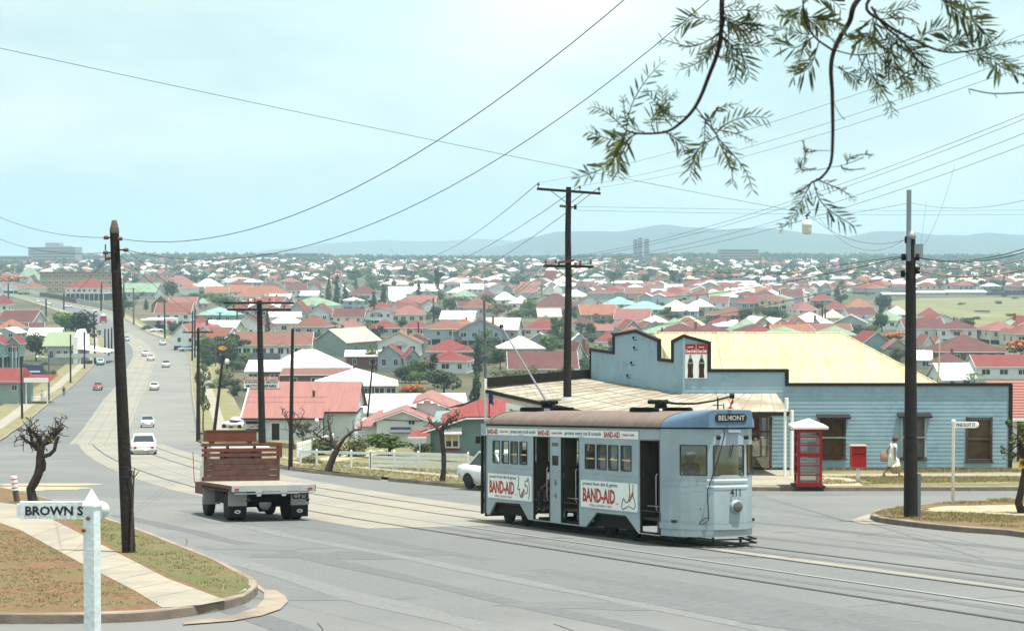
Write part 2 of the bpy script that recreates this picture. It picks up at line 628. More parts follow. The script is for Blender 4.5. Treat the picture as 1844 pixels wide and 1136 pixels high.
for off, wd, m in ((-5.2, .8, 1), (-6.6, .6, 0), (-8.3, .7, 1), (-10.2, .9, 0), (-12.5, .7, 1), (3.6, .7, 1), (5.0, .8, 0), (6.6, .6, 1), (-2.0, .5, 1), (1.1, .5, 1)):
 ln = rail_path(off, .5)[2:i0 + 8]
 vs = []
 for i, p in enumerate(ln):
  d = (ln[min(i + 1, len(ln) - 1)] - ln[max(i - 1, 0)]).normalized()
  n_ = V((-d.y, d.x))
  c = noise.noise(V((i * .35, off, 0))) * .35
  w_ = wd * (.55 + .8 * abs(noise.noise(V((i * .5, off, 5)))))
  for s_ in (-1, 1):
   q = p + n_ * (c + s_ * w_ / 2)
   vs.append((q.x, q.y, plane(q.x, q.y) + .0028 + .0004 * (off % 3)))
 m1.add(vs, [(2 * i, 2 * i + 2, 2 * i + 3, 2 * i + 1) for i in range(len(ln) - 1) if wr.random() < .93], WEAR[m])
struct(m1, 'road_wear')
m1 = MB()
for k_ in range(13):
 px, py = wr.uniform(280, 1844), wr.uniform(905, 1130)
 p = gnd(px, py, 0, plane).xy
 if p.x < -4 and p.y < 44:
  continue
 a = wr.choice((-1.15, -1.15, .4, .4)) + wr.gauss(0, .25)
 ln = [p]
 for i in range(wr.randint(5, 12)):
  a += wr.gauss(0, .05)
  ln.append(ln[-1] + V((math.cos(a), math.sin(a))) * .35)
 ribbon(m1, ln, -.009, .009, .0075, WEAR[2])
struct(m1, 'road_cracks')
# crossing corner at the lower left: lawn, footpath, kerb
KL = G((-260, 1120), (-90, 1122), (60, 1123), (200, 1121), (300, 1115), (390, 1101), (440, 1087), (464, 1070), (462, 1056), (440, 1044), (395, 1020), (330, 993), (262, 965), (200, 943), (130, 918), (70, 899), (20, 887), (-60, 872), (-200, 850))
KL = smooth_line(KL, 4)
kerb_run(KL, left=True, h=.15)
m1 = MB()
ctrK = V((-14, 30))
inner = []
for i, p in enumerate(KL):
 d = (KL[min(i + 1, len(KL) - 1)] - KL[max(i - 1, 0)]).normalized()
 inner.append(p + V((-d.y, d.x)) * .15)
drape(m1, inner, .148, EARTHGRASS)
struct(m1, 'lawn')
m1 = MB()
drape(m1, [p for p in G((-60, 905), (30, 917), (82, 938), (300, 1056), (407, 1098), (360, 1107), (292, 1112), (243, 1080), (146, 1028), (36, 965), (-60, 930))], .156, CONC)
struct(m1, 'footpath')
m1 = MB()
drape(m1, G((476, 1062), (497, 1064), (514, 1074), (519, 1084), (505, 1098), (470, 1110), (420, 1119), (330, 1126), (330, 1121), (420, 1109), (462, 1094), (475, 1080)), .02, KERBM)
drape(m1, G((468, 1055), (478, 1064), (476, 1068), (464, 1060), (330, 1004), (250, 972), (186, 948), (186, 943), (252, 965), (335, 996)), .015, CONC)
struct(m1, 'gutter')
m1 = MB()
for i in range(1, 9):
 t = i / 9
 a, b = V((82, 938)).lerp(V((395, 1093)), t), V((30, 960)).lerp(V((292, 1112)), t)
 p, q = G(a, b)
 d = (q - p).normalized()
 n_ = V((-d.y, d.x)) * .009
 drape(m1, [p - n_, p + n_, q + n_, q - n_], .158, KERBF)
struct(m1, 'footpath_joints')
m1 = MB()
drape(m1, G((102, 925), (136, 927), (200, 948), (270, 975), (400, 1034), (446, 1062), (452, 1072), (440, 1083), (408, 1092), (300, 1048), (150, 965)), .152, GRASS)
struct(m1, 'nature_strip')
# corner on the right with the tall pole
KR = smooth_line(G((2050, 1010), (1844, 968), (1720, 957), (1620, 946), (1580, 940), (1566, 934), (1574, 927), (1610, 921), (1690, 913), (1770, 908), (1870, 902), (2100, 893)), 4)
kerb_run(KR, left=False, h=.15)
m1 = MB()
inner = []
for i, p in enumerate(KR):
 d = (KR[min(i + 1, len(KR) - 1)] - KR[max(i - 1, 0)]).normalized()
 inner.append(p + V((d.y, -d.x)) * .15)
drape(m1, inner, .148, EARTHGRASS)
struct(m1, 'lawn')
m1 = MB()
drape(m1, G((1655, 926), (1700, 920), (1850, 917), (2060, 912), (2060, 945), (1844, 938), (1740, 932), (1680, 930)), .156, SAND)
struct(m1, 'footpath')
m1 = MB()
drape(m1, G((1530, 938), (1552, 929), (1585, 922), (1574, 927), (1565, 934), (1578, 941), (1600, 945), (1560, 944)), .012, CONC)
struct(m1, 'gutter')
# the shop's level verge across the side street
def zs(x, y):
 return -8.86 - .045 * (y - 74.5)
KS = smooth_line([V((3.0, 79)), V((4.0, 76.2)), V((6.0, 74.9)), V((9, 74.55)), V((14, 74.5)), V((20, 74.7)), V((30, 76.0)), V((48, 79))], 5)
kerb_run(KS, left=True, h=.02, zf=zs, w=.2)
mk = MB()
vs = []
for p in KS:
 vs += [(p.x, p.y, zs(p.x, p.y) + .0), (p.x, p.y - .02, plane(p.x, p.y) - .05)]
mk.add(vs, [(2 * i, 2 * i + 1, 2 * i + 3, 2 * i + 2) for i in range(len(KS) - 1)], KERBF)
struct(mk, 'kerb')
GRASS2 = mat('verge_grass', (.235, .195, .1), .95, .4, 5, .4, 50, col2=(.15, .155, .06), scale2=.4)
m1 = MB()
drape(m1, [p + V((0, .15)) for p in KS] + [V((48, 100)), V((3.2, 100)), V((1.8, 92)), V((2.6, 81))], .018, GRASS2, zs, .5)
struct(m1, 'verge')
m1 = MB()
drape(m1, [(11.6, 79.9), (48, 82), (48, 83.2), (11.6, 81.7)], .024, CONC, zs)
drape(m1, [(3.3, 79.5), (4.4, 76.8), (6.2, 75.4), (11.6, 75.2), (11.6, 84), (7.2, 84), (3.5, 92.6), (2.2, 92)], .024, CONC, zs)
drape(m1, [(11.0, 74.85), (13.2, 74.85), (13.6, 80), (11.0, 80)], .028, SAND, zs)
struct(m1, 'footpath')
# verge before the houses on the far side
KH = smooth_line(G((940, 889), (832, 878), (760, 871), (705, 866)), 4)
kerb_run(KH, left=True)
KH2 = smooth_line(G((688, 864), (610, 856), (520, 845), (440, 829), (385, 812), (364, 801)), 4)
kerb_run(KH2, left=True)
m1 = MB()
drape(m1, G((945, 887), (832, 876.5), (700, 864), (520, 843.5), (400, 816), (363, 799), (358, 783)) + [V((-28, 178)), V((-12, 190)), V((-2, 120)), V((0, 100))], .12, GRASS2)
struct(m1, 'verge')
m1 = MB()
drape(m1, G((886, 871), (846, 867), (690, 851), (600, 842), (480, 824), (480, 821), (600, 838), (690, 847.5), (846, 863), (886, 867)), .128, CONC)
drape(m1, G((520, 836), (560, 842), (690, 820), (690, 812)), .124, SAND)
struct(m1, 'footpath')
# ---------------------------------------------------------------- the tram
TB = mat('tram_pale_blue', (.375, .465, .50), .45, .1, 1.2, .03, 8, spec=.4, col2=(.325, .405, .43), scale2=.9)
TROOF = mat('tram_roof_canvas', (.2, .15, .125), .9, .18, 2.2, .15, 40)
TDOME = mat('tram_dome_blue', (.13, .22, .31), .5, .12, 2, .04, 10)
CREAMP = mat('cream_interior', (.6, .48, .2), .6, .1)
DARKINT = mat('dark_interior', (.045, .034, .024), .8, .2)
ADW = mat('advert_white', (.74, .77, .72), .5, .05, 3)
ADRED = mat('advert_red', (.5, .035, .02), .5, .1, 6)
ADBLUE = mat('advert_blue', (.06, .12, .2), .6, .0)
INK = mat('ink_black', (.02, .022, .03), .6, 0)
SKINTONE = mat('plaster_tan', (.4, .2, .13), .7, 0)
LEAD = mat('dark_underframe', (.012, .0115, .011), .9, .2)
SEATM = mat('tram_seat_leather', (.1, .11, .1), .5, .1)
PLY0 = mat('dull_brown_glass', (.16, .11, .06), .3, .1)
LENS = mat('lamp_lens', (.1, .1, .09), .1, .0, spec=.8)
TQ = TL / 9.42
TM = frame(TO + TN * (TRH - .42 * TQ), TX * TQ, TY * TQ, TN * TQ)
TI = TM.inverted()
TW = 2.05
def tloc(px, py, w=0.0):
 """pixel seen on the tram's plane at distance w from its near side -> (along, up)"""
 p = isect(px, py, TO + TY * w * TQ, TY)
 q = TI @ p
 return q.x, q.z
SC = 1.0
def k(v):
 return v * SC
FRS = mat('seam_grey', (.2, .25, .28), .6, 0)
tram = thing('tram', 'pale blue tram with brown roof and side adverts, crossing the foreground', 'tram', M=TM)
def Pn(u, v, d):
 return (u, d, v)
def Pf(u, v, d):
 return (u, TW - d, v)
z_sill = k(.92)
zg = k(2.70)
doors = [(k(-.26), k(.07)), (k(2.94), k(3.86)), (k(4.5), k(5.44)), (k(8.5), k(9.36))]
wins = []
for a, b in ((.46, .88), (1.03, 1.44), (1.58, 1.99), (2.13, 2.55), (5.79, 6.27), (6.4, 6.86), (6.98, 7.44), (7.59, 8.07)):
 wins.append((k(a), k(b), k(1.74), k(2.28)))
s_end = k(9.42)
body = MB()
for P, near in ((Pn, 1), (Pf, 0)):
 holes = list(wins) + [(a, b, z_sill - .01, k(2.42)) for a, b in doors[1:]]
 if near:
  holes += [(k(3.98), k(4.34), k(1.76), k(1.99)), (k(3.98), k(4.34), k(2.21), k(2.29))]
 body.panel(P, k(.07), s_end, z_sill, zg, holes, .05, TB)
 # skirts with the two arches, between the door openings
 def sk(pts):
  body.prism([P(u, v, 0) for u, v in pts], V(P(0, 0, .05)) - V(P(0, 0, 0)), TB)
 zb = .42
 a1 = (k(.22), k(.62), k(2.1), k(2.72))
 sk([(k(.07), z_sill), (k(.07), zb), (a1[0], zb), (a1[1], k(.76)), (a1[2], k(.78)), (a1[3] - .1, zb), (k(2.94), zb), (k(2.94), z_sill)])
 sk([(k(3.86), z_sill), (k(3.86), zb), (k(4.5), zb), (k(4.5), z_sill)])
 sk([(k(5.44), z_sill), (k(5.44), zb), (k(5.8), zb), (k(6.36), k(.77)), (k(7.8), k(.77)), (k(8.4), zb), (k(8.5), zb), (k(8.5), z_sill)])
 # step wells below the doors
 for a, b in doors[1:]:
  sk([(a, k(.44)), (a, zb), (b, zb), (b, k(.44))])
  body.bx(a, b, (.05 if near else TW - .4), (.4 if near else TW - .05), k(.40), k(.44), DARKINT)
  body.bx(a, b, (.40 if near else TW - .42), (.42 if near else TW - .40), k(.42), k(.78), TB)
 # raised beads
 for z in (1.64, 1.50):
  for a, b in ((k(.07), k(2.9)), (k(3.88), k(4.46)), (k(5.5), k(8.46)), (k(9.4), s_end)):
   body.bx(a, b, *((-.012, 0) if near else (TW, TW + .012)), k(z) - .012, k(z) + .012, TB)
 body.bx(k(.07), s_end, *((-.03, 0) if near else (TW, TW + .03)), zg - .04, zg, LEAD)
# panel seams
for u in (.07, 2.92, 3.88, 4.48, 5.46, 8.44, 9.39):
 body.bx(k(u) - .006, k(u) + .006, -.004, 0, zb + .3, zg - .05, FRS)
# rear end wall with open corner doorway
for u in (k(-.30), k(-.26)):
 pass
body.bx(k(-.36), k(-.30), .1, TW - .1, .42, k(1.65), TB)
body.bx(k(-.36), k(-.30), .1, .35, k(1.65), zg, TB)
body.bx(k(-.36), k(-.30), TW - .35, TW - .1, k(1.65), zg, TB)
body.bx(k(-.36), k(-.30), .9, 1.15, k(1.65), zg, TB)
body.bx(k(-.36), k(-.30), .35, TW - .35, k(2.35), zg, TB)
body.bx(k(-.34), k(.07), 0, .05, zg - .3, zg, TB)
body.bx(k(-.34), k(.07), TW - .05, TW, zg - .3, zg, TB)
body.bx(k(-.34), k(-.27), 0, .06, .42, zg - .3, LEAD)
# floor and bulkheads
body.bx(k(-.3), k(9.9), .06, TW - .06, k(.72), k(.78), DARKINT)
for a in (k(2.9), k(5.48), k(8.46)):
 body.bx(a - .02, a + .02, .06, .45, k(.78), k(1.62), DARKINT)
 body.bx(a - .02, a + .02, TW - .45, TW - .06, k(.78), k(2.5), DARKINT)
for a in (k(9.2),):
 body.bx(a - .02, a + .02, .45, TW - .06, k(.78), zg - .05, CREAMP)
body.bx(k(.07), s_end, .07, TW - .07, zg - .06, zg - .03, CREAMP)
# the three-sided front, swept through a few plan points
plan = [(9.42, 0.0), (9.72, .035), (9.98, .17), (10.16, .31), (10.42, .55), (10.52, .66), (10.545, .9), (10.55, 1.1), (10.52, 1.36), (10.42, 1.5), (10.16, 1.74), (9.98, 1.88), (9.72, 2.015), (9.42, 2.05)]
plan = [(k(a), b * TW / 2.05) for a, b in plan]
def strip(i0, i1, z0, z1, m, off=0.0, mb=None):
 pts = plan[i0:i1 + 1]
 vs = []
 for i, (a, b) in enumerate(pts):
  c = V((k(9.6), TW / 2))
  d = (V((a, b)) - c).normalized() * off
  vs += [(a + d.x, b + d.y, z0), (a + d.x, b + d.y, z1)]
 (mb or body).add(vs, [(2 * i, 2 * i + 2, 2 * i + 3, 2 * i + 1) for i in range(len(pts) - 1)], m, False)
N = len(plan) - 1
zb0, zw0, zw1 = .42, k(1.72), k(2.33)
strip(0, N, k(.62), zw0, TB)
strip(0, N, zw1, zg, TB)
for a, b in ((0, 1), (1, 2), (4, 5), (8, 9), (11, 12), (12, 13)):
 strip(a, b, zw0, zw1, TB)
 strip(a, b, zw0, zw1, CREAMP, -.04)
strip(0, N, zb0 + .02, k(.62), TB, .0)
strip(0, N, k(.6), k(.72), TB, .03)          # bumper band
for z in (.6, .72):
 strip(0, N, k(z) - .006, k(z) + .006, TB, .032)
for z in (1.62, 1.49):
 strip(4, 9, k(z) - .018, k(z) + .018, WHITE, .02)
 strip(0, 4, k(z) - .01, k(z) + .01, TB, .012)
strip(0, N, zg - .03, zg, LEAD, .02)
body.build('body', tram)
# panes: front and side windows, each in its frame
FR = mat('window_rubber', (.035, .033, .03), .7, 0)
TG = clear_glass('tram_glass')
def sealed(mb, ring, m, w=.03, dep=.02):
 for i in range(4):
  mb.bar(ring[i], ring[(i + 1) % 4], w, dep, m)
for i0, i1 in ((2, 4), (5, 8), (9, 11)):
 p, q = plan[i0], plan[i1]
 r = [V((p[0], p[1], zw0)), V((q[0], q[1], zw0)), V((q[0], q[1], zw1)), V((p[0], p[1], zw1))]
 mb = MB()
 mb.quad(*r, TG)
 c = sum(r, V()) / 4
 # rounded corner fillets
 for a in range(4):
  n_, p_ = r[(a + 1) % 4], r[a - 1]
  mb.add([r[a], r[a] + (n_ - r[a]).normalized() * .09, r[a] + (n_ - r[a]).normalized() * .03 + (p_ - r[a]).normalized() * .03, r[a] + (p_ - r[a]).normalized() * .09], [(0, 1, 2, 3)], TB)
 sealed(mb, r, FR)
 mb.build('front_window', tram)
for a, b, c, d in wins:
 for y, nm in ((0.02, 'side_window'), (TW - .02, 'side_window')):
  mb = MB()
  mb.bx(a, b, y - .003, y + .003, c, d, TG)
  yy = y - .025 if y < 1 else y + .025
  ring = [V((a, yy, c)), V((b, yy, c)), V((b, yy, d)), V((a, yy, d))]
  for q in range(4):
   n_, p_ = ring[(q + 1) % 4], ring[q - 1]
   mb.add([ring[q], ring[q] + (n_ - ring[q]).normalized() * .07, ring[q] + (n_ - ring[q]).normalized() * .022 + (p_ - ring[q]).normalized() * .022, ring[q] + (p_ - ring[q]).normalized() * .07], [(0, 1, 2, 3)], TB)
  sealed(mb, ring, FR, .02, .02)
  mb.bar((a + .0, y, c + (d - c) * .42), (b, y, c + (d - c) * .42), .015, .03, CREAMP)
  mb.build(nm, tram)
mb = MB()
mb.bx(k(3.98), k(4.34), .01, .02, k(1.76), k(1.99), DARKINT)
mb.build('route_glass', tram)
mb = MB()
mb.bx(k(3.98), k(4.34), .01, .02, k(2.21), k(2.29), PLY0)
mb.build('vent_glass', tram)
# fleet panel between the doors
mb = MB()
mb.text('B', TM.inverted() @ TM @ frame((k(4.2), -.004, k(1.36)), (1, 0, 0), (0, 0, 1), (0, -1, 0)), .09, .13, INK)
mb.build('side_number', tram)
mb = MB()
mb.text('41', frame((k(4.2), -.004, k(1.06)), (1, 0, 0), (0, 0, 1), (0, -1, 0)), .12, .12, INK)
mb.build('side_number', tram)
# roof, loft from a round arch to the square dome front
roof, dome = MB(), MB()
zr = k(3.04)
def arch(s, e, w0, w1, z0, z1, n=16):
 out = []
 for i in range(n + 1):
  t = math.pi * (1 - i / n)
  c, d = math.cos(t), math.sin(t)
  x = math.copysign(abs(c) ** (2 / e), c)
  z = abs(d) ** (2 / e)
  out.append(V((s, (w0 + w1) / 2 + x * (w1 - w0) / 2, z0 + z * (z1 - z0))))
 return out
rr = []
for s, h, ins in ((-.40, .04, .25), (-.36, .14, .12), (-.22, .24, .04), (.1, .315, -.02), (.6, .34, -.035), (3, .34, -.035), (6.5, .34, -.035), (9.52, .34, -.035)):
 rr.append(arch(k(s), 2.3, ins, TW - ins, zg, zg + k(h)))
roof.loft(rr, TROOF, closed=False)
roof.add(rr[0], [tuple(range(len(rr[0])))], TROOF)
for s in (.35, 9.5):
 roof.tube([p + V((0, 0, .006)) for p in arch(k(s), 2.3, -.035, TW + .035, zg, zg + k(.34))], .012, TROOF, 5)
roof.build('roof', tram)
rr = [arch(k(9.52), 2.3, -.034, TW + .034, zg, zg + k(.338))]
for s, e, w0, w1, h in ((9.75, 2.8, -.01, TW + .01, .35), (10.0, 3.4, .12, TW - .12, .365), (10.2, 4.5, .27, TW - .27, .375), (10.4, 7, .42, TW - .42, .375), (10.53, 12, .5, TW - .48, .37), (10.57, 14, .52, TW - .5, .36)):
 rr.append(arch(k(s), e, w0, w1, zg, zg + k(h)))
dome.loft(rr, TDOME, closed=False)
dome.add(rr[-1], [tuple(range(len(rr[-1])))], TDOME)
dome.build('roof_dome', tram)
# destination box on the dome front
db = MB()
x = k(10.575)
oval = []
for i in range(24):
 a = i / 24 * 2 * math.pi
 cx, cz = math.copysign(.41, math.cos(a)) - math.copysign(.07, math.cos(a)), 0
 oval.append((x, TW / 2 + .01 + math.copysign(.30, math.cos(a)) + .075 * math.cos(a), zg + k(.2) + .085 * math.sin(a)))
db.prism(oval, (.012, 0, 0), BLACK)
CREAMT = mat('sign_cream', (.5, .52, .48), .6, 0)
db.text('BELMONT', frame((x + .012, TW / 2 + .02, zg + k(.2)), (0, 1, 0), (0, 0, 1), (1, 0, 0)), .62, .105, CREAMT, bold=.012)
db.build('destination_sign', tram)
# front furniture
mb = MB()
mb.text('411', frame((k(10.55) + .03, 1.13, k(1.36)), (-.04, 1, 0), (0, 0, 1), (1, .04, 0)), .25, .17, INK, bold=.01)
mb.build('fleet_number', tram)
mb = MB()
mb.lathe([(.0, 0), (.14, 0), (.135, .06), (.125, .1), (.1, .12)], (k(10.53), 1.15, k(1.07)), TB, 20, 'x')
mb.lathe([(.0, .112), (.112, .124), (.09, .134), (.0, .139)], (k(10.53), 1.15, k(1.07)), LENS, 20, 'x')
mb.build('headlight', tram)
for y in (.76, 1.42):
 mb = MB()
 mb.lathe([(0, 0), (.05, 0), (.05, .03), (0, .035)], (k(10.53), y, k(2.5)), BLACK, 12, 'x')
 mb.build('marker_light', tram)
mb = MB()
mb.bx(k(10.5), k(10.62), .95, 1.24, k(2.6), k(2.65), TB)
mb.build('sign_lamp', tram)
mb = MB()
mb.bar((k(10.56), 1.1, zw1 + .02), (k(10.56), 1.02, zw1 - .26), .015, .015, BLACK)
mb.build('wiper', tram)
# adverts
ads = [(k(.16), k(2.84), k(.86), k(1.47)), (k(5.57), k(8.38), k(.87), k(1.48))]
FOOT = [(.62, .95), (.64, .6), (.6, .4), (.52, .3), (.40, .3), (.30, .42), (.22, .28), (.2, .1), (.27, .03), (.36, .08), (.44, .1), (.56, .16), (.72, .12), (.86, .08), (.95, .18), (.92, .36), (.84, .5), (.82, .7), (.84, .95)]
for n_, (a, b, c, d) in enumerate(ads):
 mb = MB()
 mb.bx(a, b, -.014, -.001, c, d, ADW)
 w, h = b - a, d - c
 fx = lambda u, v: frame((a + w * u, -.015, c + h * v), (1, 0, 0), (0, 0, 1), (0, -1, 0))
 mb.text('protect from dirt & germs', fx(.35, .86), w * .62, h * .17, ADBLUE, bold=.012)
 mb.text('BAND-AID', fx(.33, .46), w * .58, h * .52, ADRED, bold=.035)
 mb.text('BRAND', fx(.665, .22), w * .05, h * .045, ADRED)
 mb.text('STERILE ADHESIVE STRIPS', fx(.36, .09), w * .4, h * .08, ADRED)
 u0, uw = .68, .30
 pts = [(a + w * (u0 + uw * p[0]), -.018, c + h * (.02 + p[1])) for p in (FOOT if n_ else [(.1, .95), (.12, .6), (.05, .5), (.1, .4), (.2, .45), (.22, .2), (.35, .1), (.6, .3), (.75, .28), (.8, .45), (.7, .6), (.62, .55), (.6, .7), (.68, .8), (.78, .75), (.82, .9), (.9, .7), (.92, .4), (.88, .05)])]
 pts = [p for p in smooth_line(pts, 4)]
 mb.tube(pts, .009, INK, 4)
 bu = a + w * (u0 + uw * (.72 if n_ else .42))
 bz = c + h * (.52 if n_ else .3)
 mb.bar((bu - .1, -.018, bz - .09), (bu + .1, -.018, bz + .09), .075, .008, SKINTONE, (0, 1, 0))
 for fr in ((a, b, c - .025, c), (a, b, d, d + .02)):
  mb.bx(fr[0], fr[1], -.02, -.0, fr[2], fr[3], TB)
 mb.build('advert_board', tram)
mb = MB()
a, b, c, d = k(.05), k(8.42), k(2.41), k(2.6)
mb.bx(a, b, -.012, -.001, c + .02, d, ADW)
Lb = b - a
cx = 0
for txt, wid, col, hh in (('BAND-AID', .085, ADRED, .68), ('STERILE STRIPS', .07, ADRED, .22), ('protect every cut & scratch', .19, ADBLUE, .6), ('BAND-AID', .085, ADRED, .68), ('STERILE STRIPS', .075, ADRED, .22), ('protect every cut & scratch', .24, ADBLUE, .6), ('BAND-AID', .10, ADRED, .7), ('STERILE STRIPS', .075, ADRED, .22)):
 mb.text(txt, frame((a + Lb * (cx + wid / 2 + .006), -.013, (c + .02 + d) / 2), (1, 0, 0), (0, 0, 1), (0, -1, 0)), Lb * wid * .94, (d - c) * hh, col, bold=.025 if col is ADRED else .012)
 if 'every' in txt:
  u = a + Lb * (cx + wid * .38)
  mb.bx(u, u + Lb * wid * .19, -.014, -.012, c + .035, c + .045, ADBLUE)
 cx += wid + .008
mb.build('advert_strip', tram)
# doors: folding leaves pushed back, handrails
for a, b in doors[1:]:
 mb = MB()
 mb.bx(a + .01, a + .05, .06, .36, k(.78), k(2.4), DARKINT)
 mb.bx(a - .02, a + .01, -.005, .05, k(.44), k(2.42), FR)
 mb.bx(b - .01, b + .02, -.005, .05, k(.44), k(2.42), FR)
 mb.bx(a, b, 0, .05, k(2.40), k(2.44), FR)
 mb.build('door', tram)
 for u in (b - .05,):
  mb = MB()
  mb.tube([(u, -.02, k(.95)), (u, -.05, k(1.0)), (u, -.05, k(1.68)), (u, -.02, k(1.72))], .012, STEEL, 6)
  mb.build('handrail', tram)
 mb = MB()
 mb.tube([(a + .1, .12, k(1.02)), (b - .06, .12, k(1.02))], .012, STEEL, 6)
 mb.build('handrail', tram)
mb = MB()
mb.bx(k(-.27), k(.05), .07, .1, .45, zg - .3, BLACK)
mb.bx(k(-.12), k(-.09), .05, .11, .45, zg - .3, TB)
mb.build('rear_door', tram)
# seats
for u in (.5, 1.4, 2.2, 5.9, 6.7, 7.5):
 for y in (.12, TW - .95):
  mb = MB()
  mb.bx(k(u), k(u) + .42, y, y + .82, k(1.12), k(1.22), SEATM)
  mb.bx(k(u) - .06, k(u), y, y + .82, k(1.1), k(1.66), SEATM)
  mb.bx(k(u) + .05, k(u) + .3, y + .1, y + .7, k(.78), k(1.12), DARKINT)
  mb.build('seat', tram)
# bogies and wheels
for u0 in (1.35, 7.05):
 mb = MB()
 mb.bx(k(u0 - .75), k(u0 + .75), .25, .35, .5, .62, LEAD)
 mb.bx(k(u0 - .75), k(u0 + .75), TW - .35, TW - .25, .5, .62, LEAD)
 mb.bx(k(u0) - .25, k(u0) + .25, .25, TW - .25, .5, .68, LEAD)
 mb.bx(k(u0 - .8), k(u0 + .8), .2, TW - .2, k(.64), k(.70), LEAD)
 for y in (.14, TW - .16):
  mb.bx(k(u0 - 1.1), k(u0 + 1.1), y, y + .02, .46, k(.8), LEAD)  # black plates behind the arches, standing in for the shade inside them
 mb.build('bogie', tram)
 for du in (-.55, .55):
  for y in (.27, TW - .36):
   mb = MB()
   mb.lathe([(0, 0), (.33, 0), (.33, .02), (.3, .03), (.3, .09), (0, .09)], (k(u0 + du), y, .55), LEAD, 20, 'y')
   mb.build('wheel', tram)
mb = MB()
for z in (.37, .45):
 mb.bar((k(9.55), .25, z), (k(10.75), .55, z - .04), .05, .03, LEAD)
 mb.bar((k(9.55), TW - .25, z), (k(10.75), TW - .55, z - .04), .05, .03, LEAD)
 mb.bar((k(10.75), .52, z - .04), (k(10.75), TW - .52, z - .04), .05, .03, LEAD)
mb.bar((k(10.4), .7, .32), (k(10.4), .7, .55), .04, .04, LEAD)
mb.bar((k(10.4), TW - .7, .32), (k(10.4), TW - .7, .55), .04, .04, LEAD)
mb.build('lifeguard', tram)
mb = MB()
mb.bar((k(-.36), .3, .37), (k(-.75), .3, .34), .04, .03, LEAD)
mb.bar((k(-.36), .3, .45), (k(-.75), .3, .42), .04, .03, LEAD)
mb.bar((k(-.75), .3, .38), (k(-.75), TW - .3, .38), .05, .1, LEAD)
mb.build('lifeguard', tram)
mb = MB()
mb.bx(k(3.0), k(5.4), .1, TW - .1, .40, k(.5), LEAD)
mb.build('underframe', tram)
# trolley poles
wm = TW / 2
for nm, b0, tip in (('rear', (985, 722), (903, 588)), ('front', (1190, 722), (1318, 713))):
 bs, bz = tloc(*b0, wm)
 ts, tz = tloc(*tip, wm)
 mb = MB()
 zz = zg + k(.34)
 mb.bx(bs - .65, bs + .65, wm - .45, wm - .38, zz - .02, zz + .05, LEAD)
 mb.bx(bs - .65, bs + .65, wm + .38, wm + .45, zz - .02, zz + .05, LEAD)
 mb.bx(bs - .5, bs + .5, wm - .5, wm + .5, zz + .05, zz + .08, LEAD)
 mb.lathe([(0, 0), (.14, 0), (.12, .12), (.06, .16), (0, .16)], (bs, wm, zz + .08), LEAD, 12)
 sgn = 1 if ts > bs else -1
 for q in (-.09, .09):
  mb.tube([(bs - sgn * .38, wm + q, zz + .2), (bs + sgn * .12, wm + q, zz + .2)], .05, LEAD, 8)
 mb.build('trolley_base', tram)
 mb = MB()
 p0, p1 = V((bs, wm, zz + .2)), V((ts, wm, max(tz, zz + .3)))
 pts = [p0.lerp(p1, t) + V((0, 0, -.1 * math.sin(t * math.pi) if nm == 'front' else 0)) for t in (0, .25, .5, .75, 1)]
 mb.tube(pts, [.03, .027, .024, .02, .017], mat('trolley_grey', (.2, .2, .2), .6, .1) if nm == 'rear' else LEAD, 7)
 mb.lathe([(0, -.03), (.06, -.03), (.045, 0), (.06, .03), (0, .03)], p1, LEAD, 10, 'y')
 if nm == 'front':
  mb.bar((k(10.05), wm, zz), (k(10.05), wm, p1.z - .03), .025, .025, LEAD)
  mb.bar((k(10.05), wm - .12, zz + .12), (k(10.05), wm + .12, zz + .12), .02, .02, LEAD)
 mb.build('trolley_pole', tram)
# pole rope down the front corner
mb = MB()
fp = plan[4]
mb.tube([V((k(10.3), wm, zg + k(.5))), V((k(10.62), .86, k(2.55))), V((k(10.6), .68, k(1.95))), V((fp[0] + .05, fp[1] - .02, k(1.4))), V((fp[0] + .06, fp[1], k(.84)))], .012, WIREM, 5)
loop = [V((fp[0] + .07, fp[1] + .0, k(.84)))]
for i in range(1, 12):
 a = i / 11 * 2 * math.pi
 loop.append(loop[0] + V((0, -.11 + .11 * math.cos(a), -.06 - .05 * math.sin(a) + .05 * math.cos(a))))
mb.tube(loop, .012, WIREM, 5)
mb.build('trolley_rope', tram)
# little flags: red at the front, blue at the rear
REDF = mat('red_cloth', (.62, .03, .02), .8, .2, 6)
BLUEF = mat('blue_cloth', (.02, .05, .2), .8, .2, 6)
fs_, fz = tloc(1318, 715, wm)
mb = MB()
vs = []
for i in range(7):
 t = i / 6
 for j in (0, 1):
  vs.append((fs_ + .02 - j * .08 + (j - .5) * .26 * t, wm + .06 * math.sin(4 * t + j * 2), fz - .02 - .22 * t))
mb.add(vs, [(2 * i, 2 * i + 1, 2 * i + 3, 2 * i + 2) for i in range(6)], REDF, True)
mb.build('flag', tram)['label'] = 'small red flag tied to the front trolley pole'
mb = MB()
bs_, bz_ = tloc(884, 722, wm)
vs = []
for i in range(6):
 t = i / 5
 for j in range(2):
  vs.append((bs_ - .12 + .42 * t, wm + .05 * math.sin(5 * t), bz_ - .12 + j * (.32 - .24 * t) - .06 * t + .05))
mb.add(vs, [(2 * i, 2 * i + 2, 2 * i + 3, 2 * i + 1) for i in range(5)], BLUEF, True)
mb.bar((bs_ - .12, wm, zg + .1), (bs_ - .12, wm, bz_ + .3), .02, .02, LEAD)
mb.build('flag', tram)['label'] = 'small blue flag at the rear roof end'
